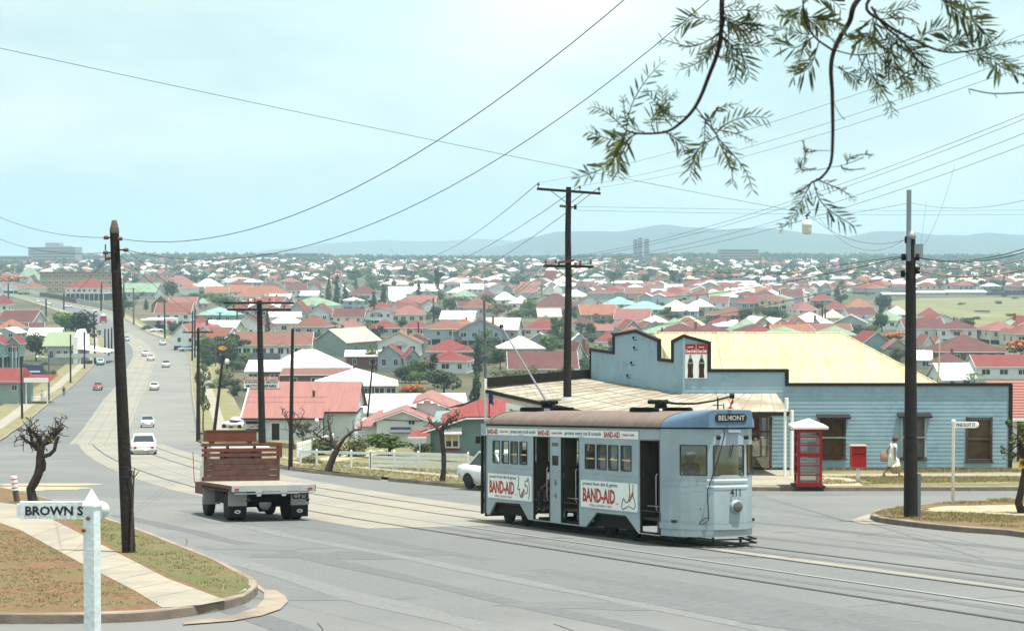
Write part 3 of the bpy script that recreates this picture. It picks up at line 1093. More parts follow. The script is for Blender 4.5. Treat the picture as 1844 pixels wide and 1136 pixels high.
# a chain of wiper-side mirror at the back
mb = MB()
mb.bx(k(-.3), k(-.27), -.16, -.04, k(2.2), k(2.38), BLACK)
mb.bar((k(-.285), 0, k(2.3)), (k(-.285), -.1, k(2.3)), .015, .015, BLACK)
mb.build('rear_mirror', tram)
# ---------------------------------------------------------------- the flat-bed truck
TRED = mat('truck_brown_red', (.15, .045, .026), .55, .2, 3, .05, 20)
TPLANK = mat('truck_planks', (.115, .056, .04), .85, .45, 5, .2, 25, col2=(.1, .06, .05), scale2=1.2)
TGREY = mat('truck_deck_grey', (.42, .45, .45), .7, .12, 3, .05, 20)
TDECK = mat('deck_boards', (.36, .33, .27), .9, .25, 4, .15, 25)
FLAPG = mat('mudguard_grey', (.4, .41, .4), .7, .12)
TCAB = mat('cab_cream', (.7, .68, .6), .45, .08)
p1, p2 = gnd(405, 938, 0, plane), gnd(540, 935, 0, plane)
hx = V((-(.372), .928, 0)).normalized()
tx = V((hx.x, hx.y, -SL * hx.y)).normalized()
ty = TN.cross(tx)
mid = V((-6.92, 55.45, plane(-6.92, 55.45)))
KM = frame(mid, tx, ty, TN)
truck = thing('flatbed_truck', 'brown and grey flatbed truck with slatted headboard, seen from behind on the crossing', 'truck', M=KM)
HW = 1.17
mb = MB()
# deck: rear edge at x=-1.0, headboard at 2.45 ; y left positive
X0, X1 = -1.05, 2.5
mb.bx(X0, X1, -HW, HW, .93, .98, TDECK)
for i in range(9):
 y = -HW + .02 + i * 2 * HW / 9
 mb.bx(X0, X1, y, y + .245, .98, .992, TDECK)
mb.build('deck', truck)
mb = MB()
mb.bx(X0 - .03, X0, -HW, HW, .83, .99, TGREY)
mb.bx(X0 - .05, X0 - .02, -HW, HW * .25, .78, .81, TGREY)
for y in (-.28, .42):
 mb.prism([(X0 - .04, y - .11, .85), (X0 - .04, y + .11, .85), (X0 - .04, y + .05, .70), (X0 - .04, y - .05, .70)], (-.02, 0, 0), TGREY)
mb.bx(X0 - .06, X0 - .03, -.7, 1.1, .76, .79, STEEL)
mb.build('rear_rail', truck)
mb = MB()
for sgn in (1, -1):
 mb.bx(X0, X1, sgn * HW - .03, sgn * HW + .03, .82, .99, TRED)
 for i in range(11):
  x = X0 + .2 + i * .3
  mb.bx(x, x + .2, sgn * HW + (.03 if sgn > 0 else -.045), sgn * HW + (.045 if sgn > 0 else -.03), .84, .9, LEAD)
mb.build('side_rail', truck)
for sgn in (1, -1):
 mb = MB()
 mb.bx(X0 - .045, X0 - .03, sgn * (HW - .14) - .06, sgn * (HW - .14) + .06, .87, .92, ADRED)
 mb.build('tail_light', truck)
# headboard
mb = MB()
for i in range(4):
 z = .99 + i * .165
 mb.bx(X1 - .06, X1 - .02, -HW + .05, HW - .04, z, z + .155, TPLANK)
for y in (-HW + .08, -.38, .42, HW - .1):
 mb.bx(X1 - .02, X1 + .05, y - .04, y + .04, .93, 2.06, TRED)
for z in (1.7, 1.84, 1.99):
 mb.bx(X1 - .07, X1 - .02, -HW - .02, HW + .02, z, z + .09, TRED)
mb.bx(X1 - .075, X1 - .02, -HW - .02, -HW + .1, 1.66, 2.08, TRED)
mb.build('headboard', truck)
# cab
mb = MB()
zc = 2.02
prof = [(X1 + .12, .62), (X1 + .12, zc - .06), (X1 + .3, zc), (X1 + 1.15, zc), (X1 + 1.45, 1.45), (X1 + 1.6, 1.4), (X1 + 1.6, .6)]
for (a0, b0), (a1, b1) in zip(prof, prof[1:] + prof[:1]):
 mb.quad((a0, -.86, b0), (a1, -.86, b1), (a1, .86, b1), (a0, .86, b0), TCAB)
for y in (-.86, .86):
 mb.add([(a, y, b) for a, b in prof], [tuple(range(len(prof)))], TCAB)
mb.build('cab', truck)
mb = MB()
mb.bx(X1 + .105, X1 + .118, -.62, .62, 1.5, 1.86, DARKGLASS)
mb.bx(X1 + .35, X1 + 1.1, .862, .87, 1.42, 1.9, DARKGLASS)
mb.bx(X1 + .35, X1 + 1.1, -.87, -.862, 1.42, 1.9, DARKGLASS)
mb.build('cab_window', truck)
# the box board above the cab
mb = MB()
mb.bx(X1 + .25, X1 + .6, -.5, 1.0, 2.13, 2.45, TRED)
for y in (-.32, .8):
 mb.bx(X1 + .3, X1 + .5, y - .06, y + .06, 1.98, 2.13, TRED)
mb.bx(X1 + .24, X1 + .27, -.5, 1.0, 2.42, 2.465, TPLANK)
mb.build('roof_box', truck)
# chassis, axle
mb = MB()
for y in (-.42, .42):
 mb.bx(X0 + .05, X1 + 1.5, y - .05, y + .05, .68, .84, LEAD)
for x in (X0 + .1, .4, 1.4, 2.3):
 mb.bx(x, x + .08, -HW + .1, HW - .1, .82, .93, LEAD)
mb.lathe([(0, -.95), (.06, -.95), (.07, -.2), (.19, -.12), (.2, .12), (.07, .2), (.06, .95), (0, .95)], (0, 0, .42), LEAD, 14, 'y')
mb.bx(-.3, 2.0, -.55, .55, .5, .8, LEAD)  # two dark boxes added here in place of the shade beneath the deck
mb.bx(.5, 1.6, -1.0, 1.0, .45, .8, LEAD)
mb.build('chassis', truck)
mb = MB()
mb.lathe([(0, 0), (.17, 0), (.19, .02), (.17, .04), (0, .05)], (-.26, .02, .46), STEEL, 18, 'x')
mb.build('axle_cover', truck)
def wheel(parent, x, y, r, w, hub, inward, name='wheel'):
 mb = MB()
 s = 1 if inward else -1
 mb.lathe([(r * .55, -w / 2), (r * .93, -w / 2), (r, -w * .33), (r, w * .33), (r * .93, w / 2), (r * .55, w / 2)], (x, y, r), RUBBER, 22, 'y')
 t = mb.build(name, parent)
 h = MB()
 h.lathe([(0, -w * .42), (r * .3, -w * .42), (r * .34, -w * .25), (r * .58, -w * .3), (r * .62, -w * .44), (r * .62, w * .44), (r * .58, w * .3), (r * .34, w * .25), (r * .3, w * .42), (0, w * .42)], (x, y, r), hub, 18, 'y')
 h.build('rim', t)
 return t
for y in (.93, -.93):
 wheel(truck, 0, y, .40, .24, TRED, 1)
 wheel(truck, 0, y * .72, .40, .2, TRED, 1)
 wheel(truck, 2.75, y * .97, .40, .22, TRED, 1)
for sgn in (1, -1):
 mb = MB()
 y0, y1 = sgn * .62, sgn * 1.14
 mb.bx(-.58, -.54, min(y0, y1), max(y0, y1), .42, .86, FLAPG)
 mb.build('mudguard', truck)
 mb = MB()
 mb.bx(-.57, -.55, min(y0, y1) + .02, max(y0, y1) - .02, .1, .42, RUBBER)
 ov = []
 for i in range(12):
  a = i / 12 * 2 * math.pi
  ov.append((-.572, (y0 + y1) / 2 + .085 * math.cos(a), .26 + .05 * math.sin(a)))
 mb.prism(ov, (-.006, 0, 0), ADW)
 mb.prism([(p[0] - .006, (y0 + y1) / 2 + (p[1] - (y0 + y1) / 2) * .6, .26 + (p[2] - .26) * .5) for p in ov], (-.004, 0, 0), ADRED)
 mb.build('mudflap', truck)
mb = MB()
mb.bx(2.2, 2.24, .7, 1.2, .35, .8, FLAPG)
mb.build('front_mudguard', truck)
mb = MB()
mb.bx(-.64, -.62, -1.08, -.66, .60, .75, BLACK)
mb.text('NNP·267', frame((-.642, -.87, .675), (0, -1, 0), (0, 0, 1), (-1, 0, 0)), .36, .1, ADW, bold=.01)
mb.build('number_plate', truck)
for y in (.72, -.95):
 mb = MB()
 mb.tube([(X0 - .05, y, .8), (X0 - .05, y, .62)], .012, LEAD, 5)
 mb.lathe([(0, 0), (.05, 0), (.06, .06), (.02, .09), (0, .09)], (X0 - .05, y, .55), LEAD, 8)
 mb.build('tow_shackle', truck)
mb = MB()
mb.tube([(X1 + 1.5, 1.05, .9), (X1 + 1.5, 1.1, 1.8)], .012, ADRED, 5)
mb.build('marker_rod', truck)
mb = MB()
mb.lathe([(0, 0), (.07, .0), (.07, .04), (0, .06)], (X1 + .2, 1.06, 1.05), ADRED, 10, 'x')
mb.bar((X1 + .3, .86, 1.05), (X1 + .22, 1.06, 1.05), .03, .03, LEAD)
mb.build('side_lamp', truck)
mb = MB()
mb.bx(X1 + .12, X1 + 1.1, .86, 1.12, .62, .95, TRED)
mb.build('front_fender', truck)
# ---------------------------------------------------------------- the corner shop
BLUEB = mat('shop_blue_boards', (.30, .45, .535), .75, .16, 2.2, .05, 20, col2=(.34, .485, .56), scale2=.5)
TRIM = mat('shop_black_trim', (.018, .012, .012), .7, .2)
ROOFC = iron('shop_roof_iron', (.56, .485, .28), .16, .4, 'X', (.45, .375, .2))
AWN = mat('awning_iron', (.42, .38, .30), .75, .25, 2.5, .1, 12, col2=(.31, .25, .18), scale2=.7)
PLY = mat('brown_boarded_ply', (.085, .045, .022), .85, .4, 2.5, .1, 20, col2=(.12, .08, .05), scale2=1)
WC = V((7.25, 84.2))                      # street corner of the two walls
WD = V((-.385, .923)).normalized()         # along the side wall
ZB = -9.32
yF = WC.y
def fpt(px, py):                           # a pixel on the front wall -> (along, height)
 q = at(px, py, yF)
 return (q.x - WC.x, q.z)
nS = V((WD.y, -WD.x, 0))                   # plan normal of the side wall
def spt(px, py):                           # a pixel on the side wall
 q = isect(px, py, V((WC.x, WC.y, 0)), nS)
 return ((q.xy - WC).dot(WD), q.z)
def PF(u, v, d):
 return V((WC.x + u, yF + d, v))
def PS(u, v, d):                           # d inward = to the right of the side wall
 return V((WC.x + WD.x * u + WD.y * d, WC.y + WD.y * u - WD.x * d, v))
shop = thing('corner_shop', 'pale blue weatherboard corner shop with black-edged stepped parapet and cream iron roof', 'shop', (WC.x, WC.y, ZB))
def kid(mb, name, par=None):
 """a mesh given in world coordinates, parented under the shop"""
 par = par or shop
 o = mb.build(name, par)
 o.matrix_parent_inverse = Matrix.Translation(-V(shop.location)) if par is shop else Matrix()
 return o
ftop = [fpt(1232, 605), fpt(1277, 617), fpt(1277, 667), fpt(1417, 667), fpt(1417, 692), fpt(1820, 692)]
stop_ = [spt(1232, 605), spt(1212, 615), spt(1212, 650), spt(1187, 647), spt(1187, 613), spt(1146, 596), spt(1106, 603), spt(1106, 635), spt(1064, 629)]
pf = [(0, ZB)] + ftop + [(ftop[-1][0], ZB)]
ps = [(0, ZB)] + stop_ + [(stop_[-1][0], ZB)]
def rect(px0, px1, py0, py1):
 a, b = fpt(px0, py1), fpt(px1, py0)
 return a[0], b[0], a[1], b[1]
wn = [rect(1478, 1521, 752, 823), rect(1623, 1667, 750, 824), rect(1741, 1785, 753, 828)]
sw = rect(1300, 1388, 750, 846)
holes = [[(a, c), (b, c), (b, d), (a, d)] for a, b, c, d in wn + [sw]]
mb = MB()
mb.boards(PF, [pf] + holes, .166, BLUEB)
mb.boards(PS, [ps], .166, BLUEB)
mb.prism([PF(*p, .02) for p in pf], (0, .02, 0), TRIM) if False else None
# solid walls behind the boards and the rest of the building
L = ftop[-1][0]
mb.boards(lambda u, v, d: V((WC.x + L + .0 - d, yF + u, v)), [[(0, ZB), (0, ftop[-1][1]), (.4, ftop[-1][1]), (.4, -6.3), (13, -7.3), (13, ZB)]], .166, BLUEB)
t_end = stop_[-1][0]
e2 = PS(t_end, 0, 0)
for h in wn:
 mb.bx(WC.x + h[0], WC.x + h[1], yF + .16, yF + .2, h[2], h[3], DARKINT)
mb.bx(WC.x + 1.2, WC.x + L - .1, yF + 6, yF + 13, ZB, -7.6, BLUEB)
# parapet backs: thin boards seen from behind and above
for a, b in zip(ftop, ftop[1:]):
 pass
mb.add([PF(u, v, .05) for u, v in pf], [tuple(range(len(pf)))[::-1]], DARKINT) if False else None
kid(mb, 'wall')
mb = MB()
# black capping along both parapets, corner board, base
def cap(P, pts):
 for a, b in zip(pts, pts[1:]):
  A, B = P(a[0], a[1], 0), P(b[0], b[1], 0)
  vert = abs(a[0] - b[0]) < .05
  mb.bar(A + (B - A).normalized() * -.05, B + (B - A).normalized() * .05, .16, .13, TRIM, (0, 0, 1) if not vert else P(0, 0, 1) - P(0, 0, 0))
cap(PF, ftop)
cap(PS, stop_)
mb.bar(PS(t_end, ZB, 0), PS(t_end, stop_[-1][1], 0), .12, .1, TRIM, (0, 1, 0))
mb.bar(PF(L, ZB, 0), PF(L, ftop[-1][1], 0), .16, .1, TRIM, (0, 1, 0))
mb.bx(WC.x + 1.2, WC.x + L, yF - .01, yF + .04, ZB - .1, ZB + .12, TRIM)
kid(mb, 'parapet_trim')
mb = MB()
mb.bar(PF(0, ZB, -.02), PF(0, ftop[0][1], -.02), .09, .09, BLUEB, (0, 1, 0))
kid(mb, 'corner_board')
# hip roof
zr, ze = -3.80, -5.78
A0, B0 = V((7.35, yF + .5, ze)), V((18.25, yF + .5, ze))
A1, B1 = V((6.5, yF + 7.0, zr)), V((15.05, yF + 7.0, zr))
A2, B2 = V((3.9, yF + 13.5, ze)), V((18.25, yF + 13.5, ze))
mb = MB()
mb.quad(A0, B0, B1, A1, ROOFC)
mb.quad(B2, A2, A1, B1, ROOFC)
mb.add([B0, B2, B1], [(0, 1, 2)], iron('shop_roof_iron_side', (.56, .485, .28), .16, .4, 'Y'))
mb.add([A2, A0, A1], [(0, 1, 2)], ROOFC)
mb.tube([A1, B1], .06, ROOFC, 6)
mb.tube([B1, B0], .05, ROOFC, 6)
mb.tube([B1, B2], .05, ROOFC, 6)
mb.tube([A0.lerp(A1, .5) + V((0, -.01, .0)), B0.lerp(B1, .5) + V((0, -.01, .0))], .012, ROOFC, 5)
mb.quad((17.5, yF + .1, -6.3), (WC.x + L, yF + .1, -6.3), (WC.x + L, yF + 13, -7.35), (17.5, yF + 13, -7.35), ROOFC)
kid(mb, 'roof')
# boarded windows with their hoods
for i, (a, b, c, d) in enumerate(wn):
 mb = MB()
 m = PLY if i != 1 else mat('dull_grey_board', (.13, .125, .115), .7, .3, 3, .05)
 mb.bx(WC.x + a, WC.x + b, yF + .05, yF + .08, c, d, m)
 fr = TB if i != 2 else PLY
 for u in (a, b):
  mb.bx(WC.x + u - .05, WC.x + u + .05, yF - .05, yF + .1, c - .05, d + .05, fr if i else PLY)
 for z in (c, d, (c + d) / 2):
  mb.bx(WC.x + a - .05, WC.x + b + .05, yF - .052, yF + .09, z - .035, z + .035, fr if z > c else PLY)
 if i == 0:
  mb.bx(WC.x + (a + b) / 2 - .02, WC.x + (a + b) / 2 + .02, yF + .03, yF + .05, c, d, PLY)
  mb.bx(WC.x + a, WC.x + b, yF + .03, yF + .05, c + .38, c + .43, PLY)
 mb.bx(WC.x + a - .1, WC.x + b + .1, yF - .1, yF - .03, c - .1, c - .05, PLY)
 w = kid(mb, 'window')
 w['label'] = ['window boarded with brown ply under a black hood', 'grey blanked window under a black hood', 'brown boarded window without a hood'][i]
 if i < 2:
  h = MB()
  h.prism([(WC.x + a - .2, yF - .03, d + .06), (WC.x + a - .2, yF - .45, d - .02), (WC.x + a - .2, yF - .45, d + .05), (WC.x + a - .2, yF - .03, d + .16)], (b - a + .4, 0, 0), TRIM)
  ho = h.build('window_hood', w)
# shop window under the awning with goods on shelves
a, b, c, d = sw
mb = MB()
WOODF = mat('brown_window_frame', (.13, .07, .04), .7, .2)
for u in (a, (a + b) / 2, b):
 mb.bx(WC.x + u - .05, WC.x + u + .05, yF - .04, yF + .06, c, d, WOODF)
for z in (c, c + (d - c) * .72, d):
 mb.bx(WC.x + a, WC.x + b, yF - .035, yF + .055, z - .04, z + .04, WOODF)
mb.bx(WC.x + a, WC.x + b, yF + .01, yF + .016, c, d, clear_glass('shop_glass'))
w = kid(mb, 'shop_window')
mb = MB()
mb.bx(WC.x + a - .2, WC.x + b + .2, yF + 1.4, yF + 1.45, ZB, -6.2, mat('dim_wall', (.14, .12, .09), .8, .2))
for u in (a - .2, b + .15):
 mb.bx(WC.x + u, WC.x + u + .05, yF + .1, yF + 1.4, ZB, -6.2, DARKINT)
pr = random.Random(3)
for z in (c + .15, c + .62, c + 1.05):
 mb.bx(WC.x + a, WC.x + b, yF + .25, yF + .75, z - .03, z, CREAMP)
 u = a + .05
 while u < b - .12:
  wd, hh = pr.uniform(.07, .16), pr.uniform(.12, .3)
  mb.bx(WC.x + u, WC.x + u + wd, yF + .35, yF + .55, z, z + hh, pr.choice([ADRED, CREAMP, ADW, PLY, TIMBER2, mat('yellow_tin', (.55, .35, .05), .5, 0)]))
  u += wd + pr.uniform(.01, .08)
kid(mb, 'window_display')
mb = MB()
mb.bx(WC.x + a - .05, WC.x + b + .2, yF - .03, yF + .03, ZB, c - .05, mat('dark_stall_riser', (.05, .06, .07), .6, .2))
kid(mb, 'stall_riser')
# drink posters on the corner turret (two identical halves)
a, b, c, d = rect(1233, 1273.5, 619.5, 681)
POS = mat('poster_red', (.42, .02, .018), .45, .08)
GLB = mat('bottle_dark', (.05, .022, .018), .3, .2, 4)
GLG = mat('bottle_glass_green', (.22, .36, .32), .3, .1)
mb = MB()
mb.bx(WC.x + a, WC.x + b, yF - .045, yF - .03, c, d, ADW)
w = (b - a) / 2
zc = c + (d - c) * .715
for i in (0, 1):
 x0 = a + w * i
 mb.bx(WC.x + x0 + .01, WC.x + x0 + w - .01, yF - .05, yF - .044, zc, d, POS)
 f = lambda u, v: frame((WC.x + x0 + w * u, yF - .052, c + (d - c) * v), (1, 0, 0), (0, 0, 1), (0, -1, 0))
 mb.text('DRINK', f(.5, .915), w * .5, (d - c) * .035, ADW, bold=.03)
 mb.text('Coca-Cola', f(.5, .80), w * .88, (d - c) * .1, ADW, shear=.35, bold=.03)
 bp = [(.0, .02), (.12, .02), (.115, .1), (.1, .22), (.115, .33), (.12, .42), (.1, .5), (.06, .58), (.045, .64), (.045, .69), (0, .69)]
 def outline(lo, hi):
  q = [p for p in bp if lo <= p[1] <= hi]
  return [(u, v) for u, v in q] + [(-u, v) for u, v in reversed(q)]
 for lo, hi, m in ((.0, .43, GLB), (.41, .6, GLB), (.57, .7, GLG)):
  q = outline(lo, hi)
  mb.prism([(WC.x + x0 + w * .5 + u * w * 2.1, yF - .047, c + (d - c) * v) for u, v in q], (0, -.012, 0), m)
 q = .42
 mb.bx(WC.x + x0 + w * .5 - w * .24, WC.x + x0 + w * .5 + w * .24, yF - .062, yF - .058, c + (d - c) * .43, c + (d - c) * .47, GLG)
kid(mb, 'poster')
# insulator brackets on the tall gable
mb = MB()
for px, py in ((1146, 612), (1147, 630), (1142, 657), (1135, 680)):
 u, v = spt(px, py)
 mb.tube([PS(u, v, 0), PS(u, v, -.15), PS(u, v + .1, -.15)], .02, LEAD, 5)
 mb.lathe([(0, 0), (.05, 0), (.05, .09), (0, .11)], PS(u, v + .06, -.15), LEAD, 8)
kid(mb, 'insulator_bracket')
# awning round the corner
RUSTY = mat('rusty_seam', (.3, .24, .17), .8, .3, 6)
za, zo = -6.0, -6.42
o_end = V((-1.2, 90.9))
oc = V((3.35, 80.4))
Aq = [V((3.61, 92.9, za + .04)), V((WC.x, WC.y, -6.08)), V((oc.x, oc.y, -6.56)), V((o_end.x, o_end.y, -6.33))]
mb = MB()
n = 12
for i in range(n):
 t0, t1 = i / n, (i + 1) / n
 s0, s1 = Aq[0].lerp(Aq[1], t0), Aq[0].lerp(Aq[1], t1)
 q0, q1 = Aq[3].lerp(Aq[2], t0), Aq[3].lerp(Aq[2], t1)
 dz = 0
 mb.quad(s0 + V((0, 0, dz)), s1 + V((0, 0, dz)), q1 + V((0, 0, dz)), q0 + V((0, 0, dz)), AWN)
fr_ = [V((WC.x, yF, -6.06)), V((11.15, yF, -6.04)), V((11.15, 80.4, -6.5)), V((oc.x, oc.y, -6.55))]
mb.quad(*fr_, AWN)
for t in (.08, .16, .27, .36, .45, .55, .66, .75, .85, .93):
 a_, b_ = Aq[0].lerp(Aq[1], t) + V((0, 0, .008)), Aq[3].lerp(Aq[2], t) + V((0, 0, .008))
 mb.tube([a_, b_], .014, RUSTY, 4)
 a_, b_ = fr_[0].lerp(fr_[1], t) + V((0, 0, .008)), fr_[3].lerp(fr_[2], t) + V((0, 0, .008))
 mb.tube([a_, b_], .012, RUSTY, 4)
for t in (.33, .67):
 mb.tube([Aq[0].lerp(Aq[3], t) + V((0, 0, .006)), Aq[1].lerp(Aq[2], t) + V((0, 0, .006))], .013, RUSTY, 4)
for a_, b_ in ((Aq[3], Aq[2]), (fr_[3], fr_[2])):
 pass
kid(mb, 'awning')
mb = MB()
for a_, b_ in ((Aq[3], Aq[2]), (fr_[3], fr_[2])):
 mb.bar(a_ + V((0, 0, -.1)), b_ + V((0, 0, -.1)), .08, .14, TIMBER)
mb.bar(Aq[3] + V((0, 0, -.24)), Aq[2] + V((0, 0, -.24)), .05, .1, mat('faded_cream_paint', (.5, .46, .38), .8, .2))
mb.bar(fr_[1] + V((0, 0, -.1)), fr_[2] + V((0, 0, -.1)), .06, .14, TIMBER)
kid(mb, 'awning_fascia')
mb = MB()
mb.bar(Aq[3] + V((0, 0, .3)), Aq[0] + V((0, 0, .2)), .08, .42, TRIM)
mb.bx(o_end.x - .06, o_end.x + .06, o_end.y - .06, o_end.y + .06, zs(0, 91) - .3, -5.85, WHITE)
kid(mb, 'end_upstand')
mb = MB()
u = (Aq[2] - Aq[3]).normalized()
nrm = V((u.y, -u.x, 0)) * -1
c0 = Aq[3] + u * 3.6 + V((0, 0, -.75))
M = frame(c0 + V((-.923, -.385, 0)) * .03, u, (0, 0, 1), (-.923, -.385, 0))
mb.M = M
mb.bx(-1.2, 1.4, -.45, .35, -.02, 0, ADW)
mb.M = Matrix()
mb.text('TRIO', M @ Matrix.Translation((-.35, -.05, .01)), .8, .34, ADRED, bold=.03)
kid(mb, 'awning_sign')
for x in (11.0, 11.28):
 mb = MB()
 mb.tube([(x, 80.35, zs(x, 80.35)), (x, 80.35, -6.45)], .06 if x < 11.1 else .07, WHITE, 10)
 kid(mb, 'awning_post')
mb = MB()
mb.tube([(11.05, 80.3, -6.4), (11.05, 80.3, -5.95)], .08, WHITE, 8)
kid(mb, 'post_cap')
mb = MB()
mb.bx(3.2, 3.3, 84.5, 91, ZB, -6.2, DARKINT)
kid(mb, 'side_screen') if False else None
# ---------------------------------------------------------------- red telephone box
PRED = mat('phone_box_red', (.42, .012, .012), .4, .08, 3)
BROOF = mat('booth_cream_roof', (.68, .63, .5), .7, .1)
pb = gnd(1455, 875, .02, zs)
booth = thing('phone_box', 'red telephone box with glazed sides and a cream pyramid roof beside the awning post', 'phone box', pb)
mb = MB()
S = .46
mb.bx(-S - .12, S + .12, -S - .12, S + .12, 0, .06, TRIM)
mb.build('plinth', booth)
mb = MB()
for x in (-S, S - .1):
 for y in (-S, S - .1):
  mb.bx(x, x + .1, y, y + .1, .06, 2.16, PRED)
for y in (-S + .01, S - .05):
 for z, h in ((.06, .12), (.44, .06), (.79, .05), (1.13, .16), (1.55, .05), (1.87, .05), (2.06, .14)):
  mb.bx(-S + .1, S - .1, y, y + .04, z, z + h, PRED)
  if y > 0:
   continue
for x in (-S + .01, S - .05):
 for z, h in ((.06, .12), (.44, .06), (.79, .05), (1.13, .1), (1.55, .05), (1.87, .05), (2.06, .14)):
  mb.bx(x, x + .04, -S + .1, S - .1, z, z + h, PRED)
mb.bx(-S, S, -S, S, 2.16, 2.2, PRED)
mb.build('frame', booth)
mb = MB()
R_ = S + .2
mb.bx(-R_, R_, -R_, R_, 2.2, 2.28, BROOF)
mb.add([(-R_, -R_, 2.28), (R_, -R_, 2.28), (R_, R_, 2.28), (-R_, R_, 2.28), (0, 0, 2.55)], [(0, 1, 4), (1, 2, 4), (2, 3, 4), (3, 0, 4)], BROOF)
mb.build('roof', booth)
for nm, q in (('side_pane', (-S + .03, -S + .035, -S + .1, S - .1)), ('side_pane', (S - .035, S - .03, -S + .1, S - .1)), ('back_pane', (-S + .1, S - .1, S - .035, S - .03)), ('door_pane', (-S + .1, S - .1, -S + .02, -S + .025))):
 mb = MB()
 mb.bx(*q, .18, 2.06, clear_glass('booth_glass', (.8, .86, .86)))
 mb.build(nm, booth)
mb = MB()
mb.bx(.02, .32, .12, .32, 1.05, 1.65, LEAD)
mb.bx(-.2, .0, .2, .34, .95, 1.0, LEAD)
mb.tube([(.1, .1, 1.5), (-.05, .06, 1.35), (.05, .1, 1.1)], .02, BLACK, 6)
mb.build('telephone', booth)
for s_ in (-1, 1):
 mb = MB()
 mb.bx(s_ * (S + .02), s_ * (S + .26), -.03, .03, 2.1, 2.14, ADRED)
 mb.build('sign_bracket', booth)
# ---------------------------------------------------------------- red letter box
pl_ = gnd(1545, 868, .02, zs)
lbx = thing('letter_box', 'red letter box with rounded top on a white post in the grass', 'letter box', pl_)
mb = MB()
mb.lathe([(.0, 0), (.07, 0), (.07, .62), (0, .62)], (0, 0, 0), WHITE, 12)
mb.bx(-.12, .12, -.12, .12, 0, .03, CONC)
mb.build('post', lbx)
mb = MB()
pr_ = [(-.25, .6), (.25, .6), (.25, 1.28)]
for i in range(7):
 a = i / 6 * math.pi
 pr_.append((.25 * math.cos(a), 1.28 + .15 * math.sin(a)))
pr_.append((-.25, 1.28))
mb.prism([(-.28, u, z) for u, z in pr_], (.56, 0, 0), PRED)
mb.bx(-.285, .285, -.262, -.25, 1.26, 1.30, PRED)
mb.build('box', lbx)
mb = MB()
mb.bx(-.2, .2, -.262, -.251, 1.1, 1.14, BLACK)
mb.build('slot', lbx)
mb = MB()
mb.bx(-.31, .31, -.29, .29, 1.405, 1.44, mat('faded_red_lid', (.6, .25, .2), .4, .1))
mb.build('lid', lbx)
# ---------------------------------------------------------------- white street sign on the right corner
p_ = gnd(1716, 909, .14, plane)
sp = thing('street_sign', 'thin white post with a finger board reading PINECROFT ST before the blue wall', 'street sign', p_)
hgt = at(1716, 755, p_.y).z - p_.z
mb = MB()
mb.lathe([(0, 0), (.05, 0), (.05, hgt - .1), (.065, hgt - .08), (.06, hgt - .02), (.03, hgt), (0, hgt)], (0, 0, 0), WHITE, 12)
mb.build('post', sp)
mb = MB()
z0, z1 = at(0, 770, p_.y).z - p_.z, at(0, 759, p_.y).z - p_.z
mb.bx(.03, .68, -.03, .0, z0, z1, WHITE)
mb.lathe([(0, -.028), ((z1 - z0) / 2, -.028), ((z1 - z0) / 2, -.003), (0, -.003)], (.68, 0, (z0 + z1) / 2), WHITE, 14, 'y')
mb.text('PINECROFT ST', frame((.37, -.032, (z0 + z1) / 2), (1, 0, 0), (0, 0, 1), (0, -1, 0)), .58, .11, INK, bold=.02)
mb.build('finger_board', sp)
# ---------------------------------------------------------------- BROWN ST post, close on the left
YB = 13.0
g0 = plane(0, YB) + .15
xb = at(165, 900, YB).x
ztop = at(165, 879, YB).z
bp_ = thing('street_sign', 'chunky white pointed post with a board reading BROWN ST in black letters', 'street sign', (xb, YB, g0), math.radians(-20))
hgt = ztop - g0
mb = MB()
q = .04
PAINTW = mat('chipped_white_paint', (.66, .72, .72), .6, .12, 8, .1, 30, col2=(.58, .62, .6), scale2=3)
mb.bx(-q, q, -q, q, 0, hgt - .11, PAINTW)
r_ = q + .006
mb.bx(-r_, r_, -r_, r_, hgt - .118, hgt - .108, PAINTW)
mb.add([(-r_, -r_, hgt - .108), (r_, -r_, hgt - .108), (r_, r_, hgt - .108), (-r_, r_, hgt - .108), (0, 0, hgt)], [(0, 1, 4), (1, 2, 4), (2, 3, 4), (3, 0, 4)], PAINTW)
mb.build('post', bp_)
mb = MB()
RUSTB = mat('rusty_bolt', (.2, .09, .03), .8, .3, 20)
for x, z in ((.0, hgt - .19), (-.035, hgt - .27)):
 mb.lathe([(0, -.012), (.012, -.012), (.014, 0), (0, 0)], (x, -q, z), RUSTB, 8, 'y')
mb.build('bolt', bp_)
mb = MB(Matrix.Rotation(math.radians(20), 4, 'Z'))
zz0, zz1 = at(0, 936, YB).z - g0, at(0, 905, YB).z - g0
x0, x1 = at(26, 920, YB).x - xb, at(186, 920, YB).x - xb
zc = (zz0 + zz1) / 2
mb.bx(x0 + .02, x1 - .02, .055, .085, zz0, zz1, PAINTW)
mb.bx(x0, x0 + .03, .058, .082, zz0 + .008, zz1 - .015, PAINTW)
mb.lathe([(0, .058), ((zz1 - zz0) / 2, .058), ((zz1 - zz0) / 2, .082), (0, .082)], (x1 - .03, 0, zc), PAINTW, 16, 'y')
xt0, xt1 = at(42, 920, YB).x - xb, at(161, 920, YB).x - xb
mb.text('BROWN ST', frame(((xt0 + xt1) / 2, .053, zc - .002), (1, 0, 0), (0, 0, 1), (0, -1, 0)), xt1 - xt0, .062, INK, bold=.035)
mb.build('name_board', bp_)
